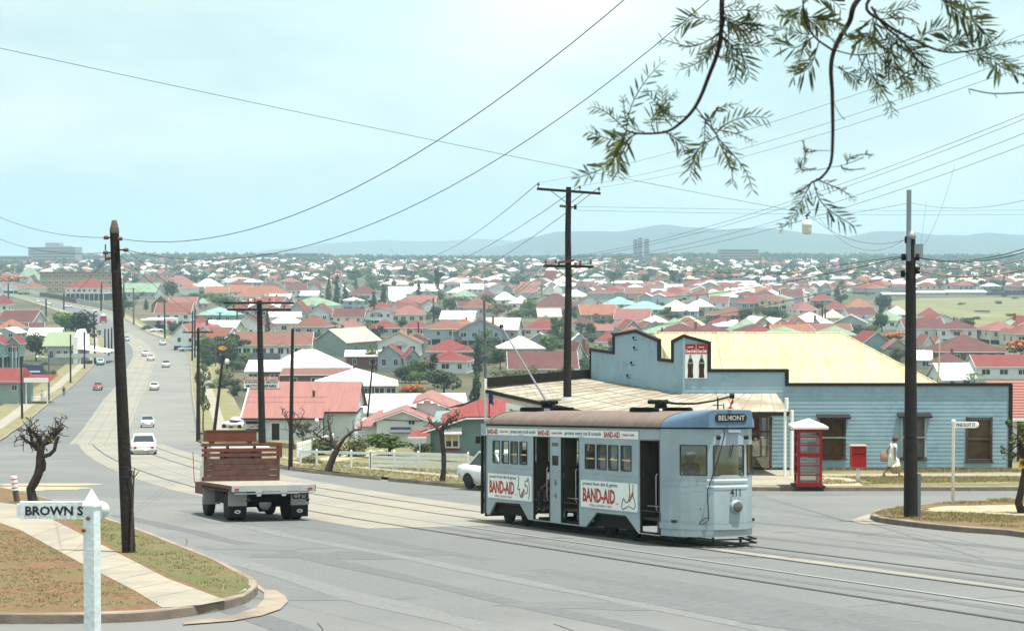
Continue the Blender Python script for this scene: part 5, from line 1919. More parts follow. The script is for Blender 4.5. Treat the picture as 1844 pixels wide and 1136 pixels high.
HL = [
 # x0, x1, apex, eave, base, form, roof, wall, what sets it apart
 (122, 202, 502, 519, 541, 'h', 'red', 'white', 'large white house with bright red hip roof just left of the bare pole'),
 (219, 292, 510, 526, 538, 'g', 'green', 'grey', 'long pale green roof with two dark gables just right of the bare pole'),
 (47, 70, 496, 512, 524, 'f', 'maroon', 'white', 'narrow white gabled house against the left end of the tan flats'),
 (27, 80, 481, 505, 512, 'h', 'green', 'grey', 'broad faded green hip roof behind the tan brick flats'),
 (249, 304, 492, 510, 520, 't', 'rusty', 'pink', 'house with streaky rusted twin roof above the pale green one'),
 (294, 352, 496, 511, 522, 'h', 'pink', 'white', 'dull pink hip roof right of the rusted twin roof'),
 (344, 407, 502, 517, 524, 'h', 'white', 'white', 'wide dazzling white hip roof right of the dull pink one'),
 (317, 342, 484, 494, 501, 'p', 'white', 'grey', 'small white pyramid roof above the dull pink hip'),
 (349, 372, 491, 499, 505, 'h', 'white', 'grey', 'left one of two small white roofs behind the dazzling hip'),
 (374, 394, 491, 499, 505, 'h', 'white', 'white', 'right one of two small white roofs behind the dazzling hip'),
 (367, 414, 516, 527, 536, 'g', 'orange', 'grey', 'low orange roof left of the wide orange hip'),
 (412, 460, 513, 525, 533, 'g', 'orange', 'white', 'low orange roof touching the wide orange hip'),
 (425, 530, 515, 534, 547, 'h', 'orange', 'white', 'wide orange hip roof behind the tall double-armed pole'),
 (270, 310, 532, 549, 562, 'f', 'maroon', 'brown', 'dark brown house with maroon gable right of the bare pole'),
 (304, 357, 535, 549, 558, 'g', 'pink', 'pink', 'long pink roof joined to a pale green one'),
 (352, 378, 536, 546, 556, 'h', 'green', 'grey', 'little pale green roof joined to the long pink one'),
 (282, 350, 545, 564, 586, 'g', 'rusty', 'white', 'roof with broad rust stripes above the white service station'),
 (354, 434, 554, 567, 584, 'h', 'teal', 'teal', 'long low pale teal house with hip roof by the side street'),
 (334, 389, 570, 587, 606, 'h', 'red', 'white', 'white house with red hip roof right of the service station'),
 (409, 495, 568, 590, 606, 'f', 'maroon', 'white', 'maroon gabled house behind the tall double-armed pole'),
 (0, 80, 560, 580, 596, 'g', 'maroon', 'grey', 'long maroon roof at the left edge above the bushy trees'),
 (-4, 46, 575, 590, 606, 'h', 'orange', 'white', 'orange-red hip roof at the left edge below the long maroon one'),
 (50, 83, 581, 592, 603, 'g', 'maroon', 'pink', 'small maroon roof left of the dark round tree'),
 (52, 116, 591, 605, 612, 'g', 'white', 'white', 'low white roofs behind the green-roofed hall'),
 (-6, 46, 590, 600, 609, 'f', 'white', 'grey', 'white gables at the left edge above the teal cottages'),
 (-30, 17, 605, 620, 664, 'f', 'red', 'teal', 'teal cottage with red gable cut by the left edge'),
 (13, 44, 605, 619, 662, 'f', 'red', 'teal', 'teal cottage with red gable and steps near the left edge'),
 (-10, 24, 530, 548, 562, 'h', 'red', 'white', 'white house with red roof at the left edge below the flats'),
 (522, 612, 535, 550, 565, 'h', 'green', 'white', 'broad light green hip roof above the double red gables'),
 (517, 600, 543, 565, 580, 't', 'red', 'grey', 'red roof with two gables in front of the light green hip'),
 (600, 662, 556, 571, 582, 'g', 'maroon', 'white', 'long maroon-red roof right of the double red gables'),
 (530, 600, 568, 588, 606, 'p', 'rusty', 'grey', 'peaked brownish red roof with a pale patch at its tip'),
 (603, 661, 575, 588, 604, 'h', 'pink', 'white', 'pinkish red hip roof right of the peaked brownish one'),
 (663, 724, 576, 590, 604, 'h', 'red', 'grey', 'red hip roof second right of the peaked brownish one'),
 (723, 777, 576, 590, 606, 'h', 'red', 'white', 'red hip roof with white veranda hood left of two red roofs'),
 (777, 829, 579, 590, 604, 'h', 'pink', 'grey', 'pink-red hip roof left of the white-and-red roofed house'),
 (792, 862, 560, 575, 590, 'g', 'white', 'white', 'house with big white roof and a red strip by the cypress'),
 (679, 762, 597, 618, 640, 'f', 'orange', 'white', 'orange gable with timber-striped front beside the green shed'),
 (725, 775, 600, 612, 636, 'f', 'red', 'grey', 'red gable tucked behind the orange timber-striped one'),
 (764, 854, 612, 632, 648, 'h', 'red', 'blue', 'wide red hip roof behind the front red hip of the gully'),
 (762, 856, 633, 650, 672, 'h', 'red', 'white', 'front red hip roof in the gully left of the tall dark cypress'),
 (678, 729, 620, 640, 668, 'f', 'red', 'blue', 'pale blue gabled house between the brick school and red hips'),
 (722, 760, 627, 645, 676, 'f', 'red', 'blue', 'tall pale blue narrow gabled house right of another blue gable'),
 (512, 555, 510, 523, 536, 'g', 'maroon', 'white', 'left one of two maroon roofs beyond the wide orange hip'),
 (553, 583, 511, 523, 536, 'f', 'maroon', 'white', 'right one of two maroon roofs beyond the wide orange hip'),
 (465, 510, 505, 517, 526, 'h', 'maroon', 'grey', 'maroon hip roof behind the double-armed pole top'),
 (602, 630, 512, 525, 533, 'f', 'white', 'white', 'bright white roof between the dark pines'),
 (627, 686, 515, 530, 545, 'h', 'maroon', 'white', 'white house with maroon hip roof between the pines'),
 (697, 744, 516, 527, 537, 'g', 'silver', 'blue', 'low silvery blue roof right of the maroon hip between pines'),
 (697, 732, 527, 540, 550, 'g', 'white', 'grey', 'small house with white roof below the silvery blue roof'),
 (729, 790, 532, 545, 556, 'g', 'pink', 'pink', 'dusty pink roof left of the two-trunk pine'),
 (745, 802, 540, 556, 568, 'f', 'maroon', 'white', 'maroon gabled roof below the dusty pink one'),
 (814, 860, 521, 533, 541, 'h', 'green', 'white', 'pale green hip roof left of the white hips'),
 (854, 902, 524, 539, 550, 'h', 'maroon', 'grey', 'maroon hip roof with a tall red chimney near it'),
 (744, 802, 512, 524, 531, 'g', 'white', 'grey', 'long white roof behind the two-trunk pine'),
 (804, 846, 517, 527, 534, 'h', 'white', 'white', 'white hip roof left of the pale green one, nearer'),
 (829, 872, 511, 521, 528, 'g', 'white', 'white', 'low white roof above the pale green hip'),
 (884, 934, 526, 540, 551, 'h', 'white', 'white', 'upper one of two white hip roofs left of the crossarm pole'),
 (915, 961, 533, 546, 558, 'h', 'white', 'white', 'lower one of two white hip roofs left of the crossarm pole'),
 (955, 1046, 529, 553, 565, 'h', 'maroon', 'white', 'big dark maroon roof crossed by the crossarm pole'),
 (1006, 1063, 522, 534, 542, 'h', 'white', 'cream', 'broad white roof right behind the crossarm pole'),
 (1036, 1085, 532, 547, 558, 'f', 'maroon', 'white', 'white gabled house with maroon roof right of the crossarm pole'),
 (1082, 1148, 535, 548, 556, 'h', 'teal', 'white', 'pale teal hip roof right of the white gabled house'),
 (1117, 1206, 543, 557, 566, 'h', 'teal', 'grey', 'long teal roof left of the white cluster'),
 (1196, 1240, 540, 553, 566, 'h', 'white', 'blue', 'left roof of the dazzling white cluster above the shop'),
 (1236, 1285, 538, 552, 564, 'h', 'white', 'grey', 'right roof of the dazzling white cluster above the shop'),
 (1208, 1262, 549, 560, 572, 'g', 'white', 'blue', 'front roof of the dazzling white cluster above the shop'),
 (1038, 1112, 549, 566, 581, 'g', 'orange', 'tan', 'pinkish orange roofed house right of the crossarm pole'),
 (1104, 1178, 557, 574, 590, 'g', 'pink', 'white', 'long pink roof right of the pinkish orange one'),
 (966, 1012, 556, 570, 588, 's', 'cream', 'cream', 'cream house with flat cream roof left of the crossarm pole'),
 (941, 1012, 574, 592, 606, 'h', 'red', 'white', 'white house with bright red hip roof left of the crossarm pole'),
 (1024, 1078, 571, 585, 600, 'h', 'maroon', 'white', 'maroon hip roof right beside the crossarm pole'),
 (1069, 1116, 585, 594, 606, 's', 'pink', 'pink', 'house with flat pink roof above the left parapet'),
 (1104, 1160, 571, 583, 602, 'h', 'pink', 'white', 'pale pink hip roof directly above the left parapet gable'),
 (1155, 1204, 568, 580, 600, 'h', 'white', 'grey', 'cream-white hip roof directly above the parapet notch'),
 (1206, 1274, 570, 586, 601, 'h', 'cream', 'grey', 'grey house with cream roof above the poster turret'),
 (1276, 1336, 573, 583, 600, 'f', 'red', 'white', 'white house with red gable just above the cream iron roof'),
 (1267, 1362, 553, 567, 580, 'h', 'rusty', 'brown', 'wide rusty red roof behind the white house with red gable'),
 (892, 982, 607, 627, 645, 'h', 'white', 'blue', 'large cream-white hip roof beside the tram trolley pole'),
 (949, 996, 599, 614, 632, 'f', 'grey', 'grey', 'grey-white gable behind the large cream-white hip'),
 (1025, 1061, 600, 616, 634, 'f', 'silver', 'blue', 'bright blue gabled cottage right of the crossarm pole'),
 (1070, 1116, 597, 615, 634, 'h', 'red', 'white', 'red hip roof left of the shop parapet'),
 (910, 1042, 635, 664, 682, 'g', 'maroon', 'grey', 'long dark red roof behind the awning'),
 (1024, 1074, 617, 640, 668, 't', 'red', 'white', 'red gable with white timber stripes beside the shop parapet'),
 (1419, 1497, 563, 582, 600, 'h', 'white', 'cream', 'house with large white hip roof above the cream iron roof ridge'),
 (1340, 1402, 572, 583, 600, 'f', 'red', 'white', 'white house with red gable above the middle of the cream roof'),
 (1498, 1566, 567, 582, 600, 'f', 'grey', 'grey', 'all-grey gabled house above the cream roof right end'),
 (1457, 1502, 527, 540, 549, 'h', 'red', 'teal', 'red roofed house with teal walls left of the tall right pole'),
 (1420, 1472, 543, 558, 566, 'h', 'pink', 'white', 'pink roof behind the large white hip'),
 (1477, 1530, 542, 556, 564, 'h', 'red', 'pink', 'red hip roof right of the pink roof, mid-slope'),
 (1520, 1571, 538, 552, 560, 'h', 'orange', 'white', 'orange-red hip roof left of the round field tree'),
 (1515, 1577, 555, 568, 576, 'g', 'maroon', 'white', 'long maroon roof below the orange-red hip'),
 (1477, 1521, 557, 572, 586, 'h', 'cream', 'cream', 'cream house with pale roof behind the all-grey gable'),
 (1594, 1636, 552, 566, 575, 'h', 'white', 'white', 'white roof just left of the tall right pole'),
 (1560, 1636, 560, 577, 593, 'h', 'green', 'white', 'pale green roof just left of the tall right pole'),
 (1650, 1697, 554, 570, 580, 'h', 'red', 'white', 'red hip roof just right of the tall right pole'),
 (1652, 1724, 566, 580, 597, 'f', 'red', 'white', 'white gabled house with red roof right of the tall pole'),
 (1531, 1603, 597, 620, 645, 'f', 'red', 'teal', 'teal house with red-edged gable peeping over the shop roof'),
 (1587, 1637, 610, 628, 648, 'f', 'pink', 'pink', 'pink gabled house behind the shop roof hip'),
 (1650, 1702, 602, 622, 645, 't', 'pink', 'white', 'white house with twin pale pink gables right of the tall pole'),
 (1670, 1802, 604, 633, 655, 'h', 'maroon', 'brown', 'huge dark maroon hip roof at the right with a white panel'),
 (1668, 1744, 635, 655, 672, 'h', 'maroon', 'brick', 'maroon roof in front of the huge dark one'),
 (1744, 1850, 641, 660, 682, 'g', 'red', 'white', 'long bright red roof at the right edge behind the shop'),
 (1630, 1682, 633, 648, 664, 's', 'white', 'grey', 'flat white roof behind the shop right of the tall pole'),
 (1672, 1752, 655, 684, 690, 'g', 'silver', 'white', 'silvery iron roof just above the shop wall right end'),
]
for h in HL:
 house(*h[:8], h[8], group=G_)
# a round of larger buildings in the middle distance
house(421, 567, 599, 621, 646, 'g', 'brown', 'white', 'long white building under a brown tiled roof behind the garage', rz=2, windows=9, depth=11, cat='building', name='long_building')
house(571, 680, 593, 617, 640, 'f', 'cream', 'green', 'pale green gabled shed with a cream roof', rz=-28, depth=16, cat='shed', name='shed', windows=0)
for a in ((470, 640, 632, 668, 694, 'h', 'white', 'brick', 'brick school block with a blinding white hip roof', 4), (560, 722, 667, 694, 716, 'h', 'white', 'brick', 'brick wing with white roof, nearest of the school', 7), (502, 637, 671, 674, 702, 's', 'brown', 'brick', 'red brick parapet wall block behind the garage roof', 3), (617, 696, 636, 641, 664, 's', 'white', 'brick', 'red brick block with white coping above the school', 2), (440, 510, 655, 668, 690, 's', 'white', 'white', 'small white-roofed annexe above the repair sign', 2), (640, 850, 722, 742, 760, 's', 'white', 'white', 'long low white-roofed building behind the gabled cottages', 4)):
 house(*a[:9], rz=4, windows=a[9], cat='building', name='school_block', depth=14)
# ---------------------------------------------------------------- nearer buildings, built one by one
def wframe(px0, px1, pyb, rz=0.0):
 """local frame on the ground below a front wall seen between two pixel columns"""
 g = gnd((px0 + px1) / 2, pyb)
 return g, (px1 - px0) / F * g.y
PINKI = iron('pink_roof_iron', (.36, .155, .135), .09, .16)
GAR = mat('garage_grey_boards', (.61, .65, .64), .75, .1, 1)
ORB = mat('sign_orange', (.45, .12, .05), .6, .2, 6)
# motor repair garage: ground line y=792
g, w = wframe(437, 638, 792)
Yg = g.y
gar = thing('garage', 'pale grey repair garage with pink iron roof and a rooftop sign beyond the truck', 'garage', (g.x, Yg, g.z))
pz = lambda py: (at(900, py, Yg).z - g.z)
pxx = lambda px: (at(px, 700, Yg).x - g.x)
xl, xr, xm = pxx(438), pxx(637), pxx(581)
e1, e2, rg = pz(752), pz(742), pz(700) + .25
D_ = 7.0
mb = MB()
PG = lambda u, v, d: V((u, d, v))
dw = (pxx(489), pxx(503), -.5, pz(762))
wi = (pxx(542), pxx(556), pz(770), pz(763))
mb.boards(PG, [[(xl, -1), (xl, e1), (xm, e1), (xm, -1)], [(dw[0], dw[2]), (dw[1], dw[2]), (dw[1], dw[3]), (dw[0], dw[3])], [(wi[0], wi[2]), (wi[1], wi[2]), (wi[1], wi[3]), (wi[0], wi[3])]], .3, GAR)
mb.boards(lambda u, v, d: V((u, d + 1.2, v)), [[(xm, -1), (xm, e2), (xr, e2), (xr, -1)]], .3, GAR)
mb.bx(xl + .1, xr - .1, 1.4, D_ * 2, -1, e1 - .1, GAR)
mb.bx(xl + .2, xm - .1, .2, 1.4, -1, e1 - .4, DARKINT)
mb.prism([(xl, 0, e1 - .2), (xl, D_ * 2, e1 - .2), (xl, D_, rg)], (.1, 0, 0), GAR)
mb.prism([(xr, .8, e2 - .2), (xr, D_ * 2, e2 - .2), (xr, D_, rg)], (-.1, 0, 0), GAR)
mb.build('wall', gar)
mb = MB()
o_ = .35
mb.quad((xl - .2, -o_, e1), (xm + .05, -o_, e1), (xm + .05, D_, rg), (xl - .2, D_, rg), PINKI)
mb.quad((xm + .05, .75, e2), (xr + .3, .75, e2), (xr + .3, D_, rg), (xm + .05, D_, rg), PINKI)
mb.quad((xr + .3, D_ * 2 + o_, e1), (xl - .2, D_ * 2 + o_, e1), (xl - .2, D_, rg), (xr + .3, D_, rg), PINKI)
mb.quad((xm + .05, -o_, e1), (xm + .05, .75, e2), (xm + .05, .75, e2 - .2), (xm + .05, -o_, e1 - .1), WFRAME)
mb.bx(xl - .2, xm + .05, -o_ - .06, -o_ + .02, e1 - .14, e1 - .02, TRIM)
mb.bx(xm + .05, xr + .3, .68, .77, e2 - .14, e2 - .02, TRIM)
mb.bar((xl - .2, -o_, e1 - .02), (xl - .2, D_, rg), .12, .2, WFRAME)
for t in (.42, .56):
 a, b = V((xl - .2, -o_, e1)).lerp(V((xl - .2, D_, rg)), t), V((xm, -o_, e1)).lerp(V((xm, D_, rg)), t)
 mb.tube([a + V((0, 0, .01)), b + V((0, 0, .01))], .025, PINKI, 4)
mb.build('roof', gar)
mb = MB()
zc = pz(714)
mb.lathe([(0, 0), (.12, 0), (.12, .4), (.18, .42), (.1, .55), (0, .55)], (pxx(558), D_ * .55, e1 + (rg - e1) * .6), RUSTB, 8)
mb.build('flue', gar)
mb = MB()
sx0, sx1, s0, s1 = pxx(436), pxx(500), pz(699), pz(678)
ys = D_ - 1.5
sc_ = (Yg + ys) / Yg
sx0, sx1, s0, s1 = [a * sc_ for a in (sx0, sx1)] + [at(900, 699, Yg + ys).z - g.z, at(900, 678, Yg + ys).z - g.z]
sx0, sx1 = at(436, 0, Yg + ys).x - g.x, at(500, 0, Yg + ys).x - g.x
mb.bx(sx0, sx1, ys - .05, ys + .05, s0, s1, ADW)
mb.bx(sx0, sx1, ys - .07, ys - .05, s0 + (s1 - s0) * .7, s1, ORB)
mb.bx(sx0 - .1, sx1 + .1, ys - .1, ys + .1, s0 - .3, s0, TIMBER2)
c_ = (sx0 + sx1) / 2
sw_ = sx1 - sx0
f = lambda v: frame((c_, ys - .075, s0 + (s1 - s0) * v), (1, 0, 0), (0, 0, 1), (0, -1, 0))
mb.text('CARBURETTOR SERVICE', f(.85), sw_ * .94, (s1 - s0) * .2, ADW, bold=.02)
mb.text('EUROPEAN & BRITISH', f(.52), sw_ * .92, (s1 - s0) * .22, INK, bold=.02)
mb.text('MOTOR REPAIRS', f(.2), sw_ * .86, (s1 - s0) * .25, INK, bold=.04)
mb.build('roof_sign', gar)
for u in (sx0 + .3, sx1 - .3):
 mb = MB()
 mb.bar((u, ys + .06, s0), (u, ys + 1.4, e1 + 2.2), .06, .06, TIMBER2)
 mb.build('sign_stay', gar)
mb = MB()
a, b = pxx(443), pxx(477)
for z0, z1, m in ((758, 763, TRIM), (764, 771, ADW), (772, 777, TRIM)):
 mb.bx(a, b, -.08, -.04, pz(z1), pz(z0), m)
mb.text('CASTROL', frame(((a + b) / 2, -.09, pz(767.5)), (1, 0, 0), (0, 0, 1), (0, -1, 0)), (b - a) * .86, .27, ADRED, bold=.04)
mb.build('wall_sign', gar)
mb = MB()
mb.bx(dw[0] - .1, dw[1] + .1, -.03, .05, dw[3], dw[3] + .1, WFRAME)
mb.bx(dw[0] - .1, dw[0], -.03, .05, -.5, dw[3], WFRAME)
mb.bx(dw[1], dw[1] + .1, -.03, .05, -.5, dw[3], WFRAME)
mb.bx(dw[0], dw[1], .5, .55, -.5, dw[3], DARKU)
mb.build('door', gar)
mb = MB()
mb.bx(wi[0], wi[1], .05, .1, wi[2], wi[3], DARKGLASS)
mb.build('window', gar)
mb = MB()
mb.bx(pxx(574), pxx(575), -.5, -.4, -.5, pz(757), WFRAME)
mb.lathe([(0, -.2), (.18, -.15), (.2, .1), (.1, .25), (0, .25)], (pxx(571), -.5, pz(757)), WHITE, 10)
mb.build('wall_lamp', gar)
# weatherboard cottages behind the white fence
def cottage(name, label, px0, px1, pyb, wallm, roofm, parts):
 g = gnd((px0 + px1) / 2, pyb)
 t = thing(name, label, 'house', (g.x, g.y, g.z))
 return t, g, (lambda px: at(px, 700, g.y).x - g.x), (lambda py: at(900, py, g.y).z - g.z)
WB1 = mat('cottage_white_boards', (.64, .69, .68), .75, .08, 1)
WB2 = mat('cottage_green_boards', (.2, .3, .28), .75, .08, 1)
REDR = iron('red_roof_iron', (.28, .045, .04), .09, .2)
PB = lambda u, v, d: V((u, d, v))
def awnwin(root, x0, x1, z0, z1, y=0, hood=WFRAME, sill=None, curtains=False):
 mb = MB()
 mb.bx(x0, x1, y - .0, y + .02, z0, z1, DARKGLASS)
 if curtains:
  for q in (x0, (x0 + x1) / 2):
   mb.bx(q + .05, q + (x1 - x0) / 2 - .05, y - .004, y, z0 + (z1 - z0) * .45, z1 - .05, CREAMP)
 for u in (x0, (x0 + x1) / 2, x1):
  mb.bx(u - .045, u + .045, y - .06, y + .03, z0, z1, WFRAME)
 for z in (z0, z1):
  mb.bx(x0 - .045, x1 + .045, y - .063, y + .033, z - .045, z + .045, WFRAME)
 if sill:
  mb.bx(x0 - .1, x1 + .1, y - .12, y - .063, z0 - .14, z0 - .05, sill)
 w_ = mb.build('window', root)
 mb = MB()
 mb.prism([(x0 - .2, y - .02, z1 + .3), (x0 - .2, y - .65, z1 - .02), (x0 - .2, y - .65, z1 + .06), (x0 - .2, y - .02, z1 + .4)], (x1 - x0 + .4, 0, 0), hood)
 mb.build('window_hood', w_)
def gable(mb, x0, x1, xa, y0, y1, ze0, ze1, za, m, ov=.35):
 """roof of two slopes over a front gable with its apex at xa"""
 vs = [(x0 - ov, y0 - ov, ze0), (xa, y0 - ov, za), (x1 + ov, y0 - ov, ze1), (x0 - ov, y1, ze0), (xa, y1, za), (x1 + ov, y1, ze1)]
 mb.add(vs, [(0, 1, 4, 3), (1, 2, 5, 4)], m)
 mb.add([V(v) - V((0, 0, .1)) for v in vs], [(3, 4, 1, 0), (4, 5, 2, 1)], WFRAME)
 mb.bar((x0 - ov, y0 - ov, ze0 - .1), (xa, y0 - ov, za - .1), .07, .26, WFRAME, (0, 1, 0))
 mb.bar((x1 + ov, y0 - ov, ze1 - .1), (xa, y0 - ov, za - .1), .07, .26, WFRAME, (0, 1, 0))
t, g, X, Z = cottage('cottage', 'white weatherboard cottage with two pink-roofed gables behind the white fence', 640, 850, 806, 0, 0, 0)
mb = MB()
mb.boards(PB, [[(X(678), -1), (X(678), Z(756)), (X(726), Z(738)), (X(788), Z(762)), (X(788), -1)]], .26, WB1)
mb.boards(lambda u, v, d: V((u, d + 4, v)), [[(X(745), -1), (X(745), Z(735)), (X(766), Z(728)), (X(818), Z(749)), (X(818), -1)]], .26, WB1)
mb.bx(X(680), X(786), .15, 7, -1, Z(766), WB1)
mb.bx(X(750), X(816), 4.2, 12, -1, Z(752), WB1)
mb.bx(X(640), X(680), 2.0, 9, -1, Z(769), WB1)
mb.build('wall', t)
mb = MB()
gable(mb, X(678), X(788), X(725), 0, 5.2, Z(757), Z(764), Z(737), PINKI)
gable(mb, X(745), X(818), X(766), 4, 13, Z(733), Z(748), Z(723), PINKI)
mb.add([(X(634), 1.4, Z(770)), (X(682), 1.4, Z(770)), (X(682), 6, Z(748)), (X(672), 6, Z(750))], [(0, 1, 2, 3)], PINKI)
mb.build('roof', t)
awnwin(t, X(708), X(735), Z(792), Z(778), hood=mat('grey_hood', (.12, .13, .16), .7, .1))
mb = MB()
mb.tube([(X(690), -.12, Z(755)), (X(735), -.14, Z(757)), (X(762), -.12, Z(757))], .03, TRIM, 5)
for px in (738, 744):
 mb.lathe([(0, 0), (.08, 0), (.08, .2), (0, .25)], (X(px), -.15, Z(763)), LEAD, 8)
mb.build('service_bracket', t)
t, g, X, Z = cottage('cottage', 'dark green weatherboard cottage with bright red roof beside the tram', 770, 905, 822, 0, 0, 0)
mb = MB()
wn_ = (X(802), X(826), Z(805), Z(780))
mb.boards(PB, [[(X(775), -1), (X(775), Z(770)), (X(838), Z(750)), (X(905), Z(750)), (X(905), -1)], [(wn_[0], wn_[2]), (wn_[1], wn_[2]), (wn_[1], wn_[3]), (wn_[0], wn_[3])]], .25, WB2)
mb.bx(X(777), X(903), .15, 9, -1, Z(760), WB2)
mb.boards(lambda u, v, d: V((X(775) + d, u, v)), [[(0, -1), (0, Z(770)), (8, Z(770)), (8, -1)]], .25, WB2)
mb.build('wall', t)
mb = MB()
a_, b_, c_ = V((X(757), -.5, Z(776))), V((X(838), -.5, Z(749))), V((X(908), -.5, Z(748)))
d_, e_ = V((X(866), 5, Z(727))), V((X(920), 5, Z(727)))
mb.quad(a_, b_, d_, V((X(790), 6, Z(760))), REDR)
mb.quad(b_, c_, e_, d_, REDR)
mb.quad(d_, e_, V((X(908), 11, Z(748))), V((X(790), 11, Z(760))), REDR)
mb.bar(a_ - V((0, 0, .12)), b_ - V((0, 0, .12)), .08, .24, WFRAME, (0, 1, 0))
mb.bar(b_ - V((0, 0, .12)), c_ - V((0, 0, .12)), .08, .24, WFRAME, (0, 1, 0))
mb.build('roof', t)
awnwin(t, *wn_, y=.0, sill=mat('red_sill', (.3, .04, .03), .7, .1), curtains=True)
mb = MB()
mb.add([(X(736), -1.6, Z(782)), (X(770), -1.6, Z(782)), (X(778), .2, Z(774)), (X(745), .2, Z(774))], [(0, 1, 2, 3)], REDR)
mb.bx(X(736), X(770), -1.65, -1.55, Z(785), Z(782), WFRAME)
mb.bx(X(757), X(758.5), -1.5, -1.4, -1, Z(784), WFRAME)
mb.bx(X(768), X(774), -.2, .0, -1, Z(778), WFRAME)
mb.build('porch', t)
# red tiled roof beyond the shop's far end
t, g, X, Z = cottage('cottage', 'cottage with a red tiled roof tucked against the shop end', 1822, 2010, 858, 0, 0, 0)
TILE = mat('red_roof_tiles', (.33, .135, .115), .8, .25, 14, .3, 20)
mb = MB()
for i in range(14):
 y0, y1 = i * .52, (i + 1) * .52
 z0, z1 = at(900, 754 - i * 5.0, g.y + y0).z - g.z, at(900, 754 - (i + 1) * 5.0, g.y + y1).z - g.z
 x0 = at(1822 - i * 3.4, 700, g.y + y0).x - g.x
 mb.quad((x0, y0 - .04, z0 - .01), (X(2010), y0 - .04, z0 - .01), (X(2010), y1, z1 - .04), (x0, y1, z1 - .04), TILE)
 mb.quad((x0, y0 - .04, z0 - .06), (X(2010), y0 - .04, z0 - .06), (X(2010), y0 - .04, z0 - .01), (x0, y0 - .04, z0 - .01), TILE)
mb.bx(X(1823) - .2, X(2010), -.12, -.02, Z(758), Z(754), WFRAME)
mb.build('roof', t)
mb = MB()
mb.bx(X(1826), X(2008), .6, 8, -1, Z(757), mat('brown_brick', (.16, .08, .05), .85, .2, 6))
mb.build('wall', t)
mb = MB()
mb.bx(X(1828), X(1834), .2, .4, -1, Z(757), WFRAME)
mb.build('veranda_post', t)
# big single buildings farther off
def block(name, label, cat, px0, px1, pyt, pyb, m, depth, floors=0, rz=0, lit=None, cols=0, extra=None):
 g = gnd((px0 + px1) / 2, pyb)
 Y = g.y
 w, h = (px1 - px0) / F * Y, (pyb - pyt) / F * Y
 HOUSE_BOXES.append((px0, px1, pyt, pyb, Y))
 t = thing(name, label, cat, (g.x, Y + depth / 2, g.z), math.radians(rz))
 mb = MB()
 mb.bx(-w / 2, w / 2, -depth / 2, depth / 2, -2, h, m)
 mb.build('wall', t)
 if floors:
  for i in range(floors):
   z = h * (i + .55) / floors
   hh = h / floors * .42
   if cols:
    for j in range(cols):
     x = -w / 2 + w * (j + .5) / cols
     add_window(t, x, -depth / 2 - .02, z, w / cols * .5, hh)
   else:
    mb = MB()
    mb.bx(-w / 2 + .6, w / 2 - .6, -depth / 2 - .12, -depth / 2 - .02, z - hh / 2, z + hh / 2, DARKGLASS)
    for j in range(int(w / 3.2)):
     x = -w / 2 + 1 + j * 3.2
     mb.bx(x, x + .25, -depth / 2 - .2, -depth / 2 - .12, z - hh / 2, z + hh / 2, m)
    mb.build('window_band', t)
 return t, w, h
TANB = mat('tan_brick', (.38, .25, .14), .85, .15, .6)
HOSP = mat('hospital_pale', (.38, .36, .36), .8, .1, .1)
t, w, h = block('flats', 'long tan brick flats of three storeys behind the bare pole', 'flats', 72, 202, 491, 527, TANB, 12, 3, 3, cols=11)
mb = MB()
mb.bx(-w / 2 - .3, w / 2 + .3, -6.4, 6.4, h, h + .35, mat('flat_roof_brown', (.12, .06, .05), .8, .2))
mb.build('roof', t)
t, w, h = block('hospital', 'hazy many-storeyed hospital block on the far skyline at left', 'hospital', 51, 136, 445, 475, HOSP, 40, 6)
mb = MB()
mb.bx(-w * .16, w * .12, -14, 14, h, h + 5.5, HOSP)
mb.bx(w * .12, w * .3, -16, 16, h, h + 1.5, HOSP)
mb.build('roof_plant', t)
block('hospital', 'low grey wing beside the hazy hospital block', 'hospital', -10, 58, 461, 476, mat('grey_wing', (.3, .31, .3), .8, .1), 20, 2)
block('institution', 'long brown institution on the far slope right of the bare pole', 'building', 512, 572, 456, 470, mat('brown_institution', (.2, .13, .1), .85, .1), 20, 2)
block('institution', 'smaller brown institution left of the long brown one on the far slope', 'building', 466, 500, 456, 468, mat('brown_institution', (.2, .13, .1), .85, .1), 20, 2)
t, w, h = block('silo', 'square red brick silo tower left of the crossarm pole', 'silo', 981, 1002, 487, 511, mat('red_silo', (.42, .09, .07), .85, .1, .3), 9)
mb = MB()
mb.add([(-w / 2, -4.5, h), (w / 2, -4.5, h), (w / 2, 4.5, h), (-w / 2, 4.5, h), (-1, 0, h + 3.5), (1, 0, h + 3.5)], [(0, 1, 5, 4), (1, 2, 5), (2, 3, 4, 5), (3, 0, 4)], MATS['roof_white'])
mb.build('roof', t)
mb = MB()
mb.bar((-w * .1, 0, h + 6), (-w * 3.2, 0, -5), 2.2, 1.6, mat('conveyor_grey', (.28, .3, .31), .8, .1))
mb.bx(-w * .4, w * .35, -2, 2, h + 3, h + 7, mat('red_silo', (.42, .09, .07)))
mb.build('conveyor', t)
TOWM = mat('tower_pale', (.34, .36, .36), .8, .05, .1)
for px0, px1, pyt, lab in ((1141, 1148, 431, 'slimmest pale tower block below the hills, left of the pair'), (1150, 1157, 428, 'pale tower block below the hills, middle one of three'), (1161, 1169, 430, 'pale tower block below the hills, broadest of three')):
 block('tower_block', lab, 'tower', px0, px1, pyt, 471, TOWM, 14, 9)
t, w, h = block('factory', 'wide hazy pink-grey factory block below the hills', 'factory', 1296, 1366, 449, 474, mat('factory_pink', (.40, .3, .27), .8, .1, .1), 25, 5)
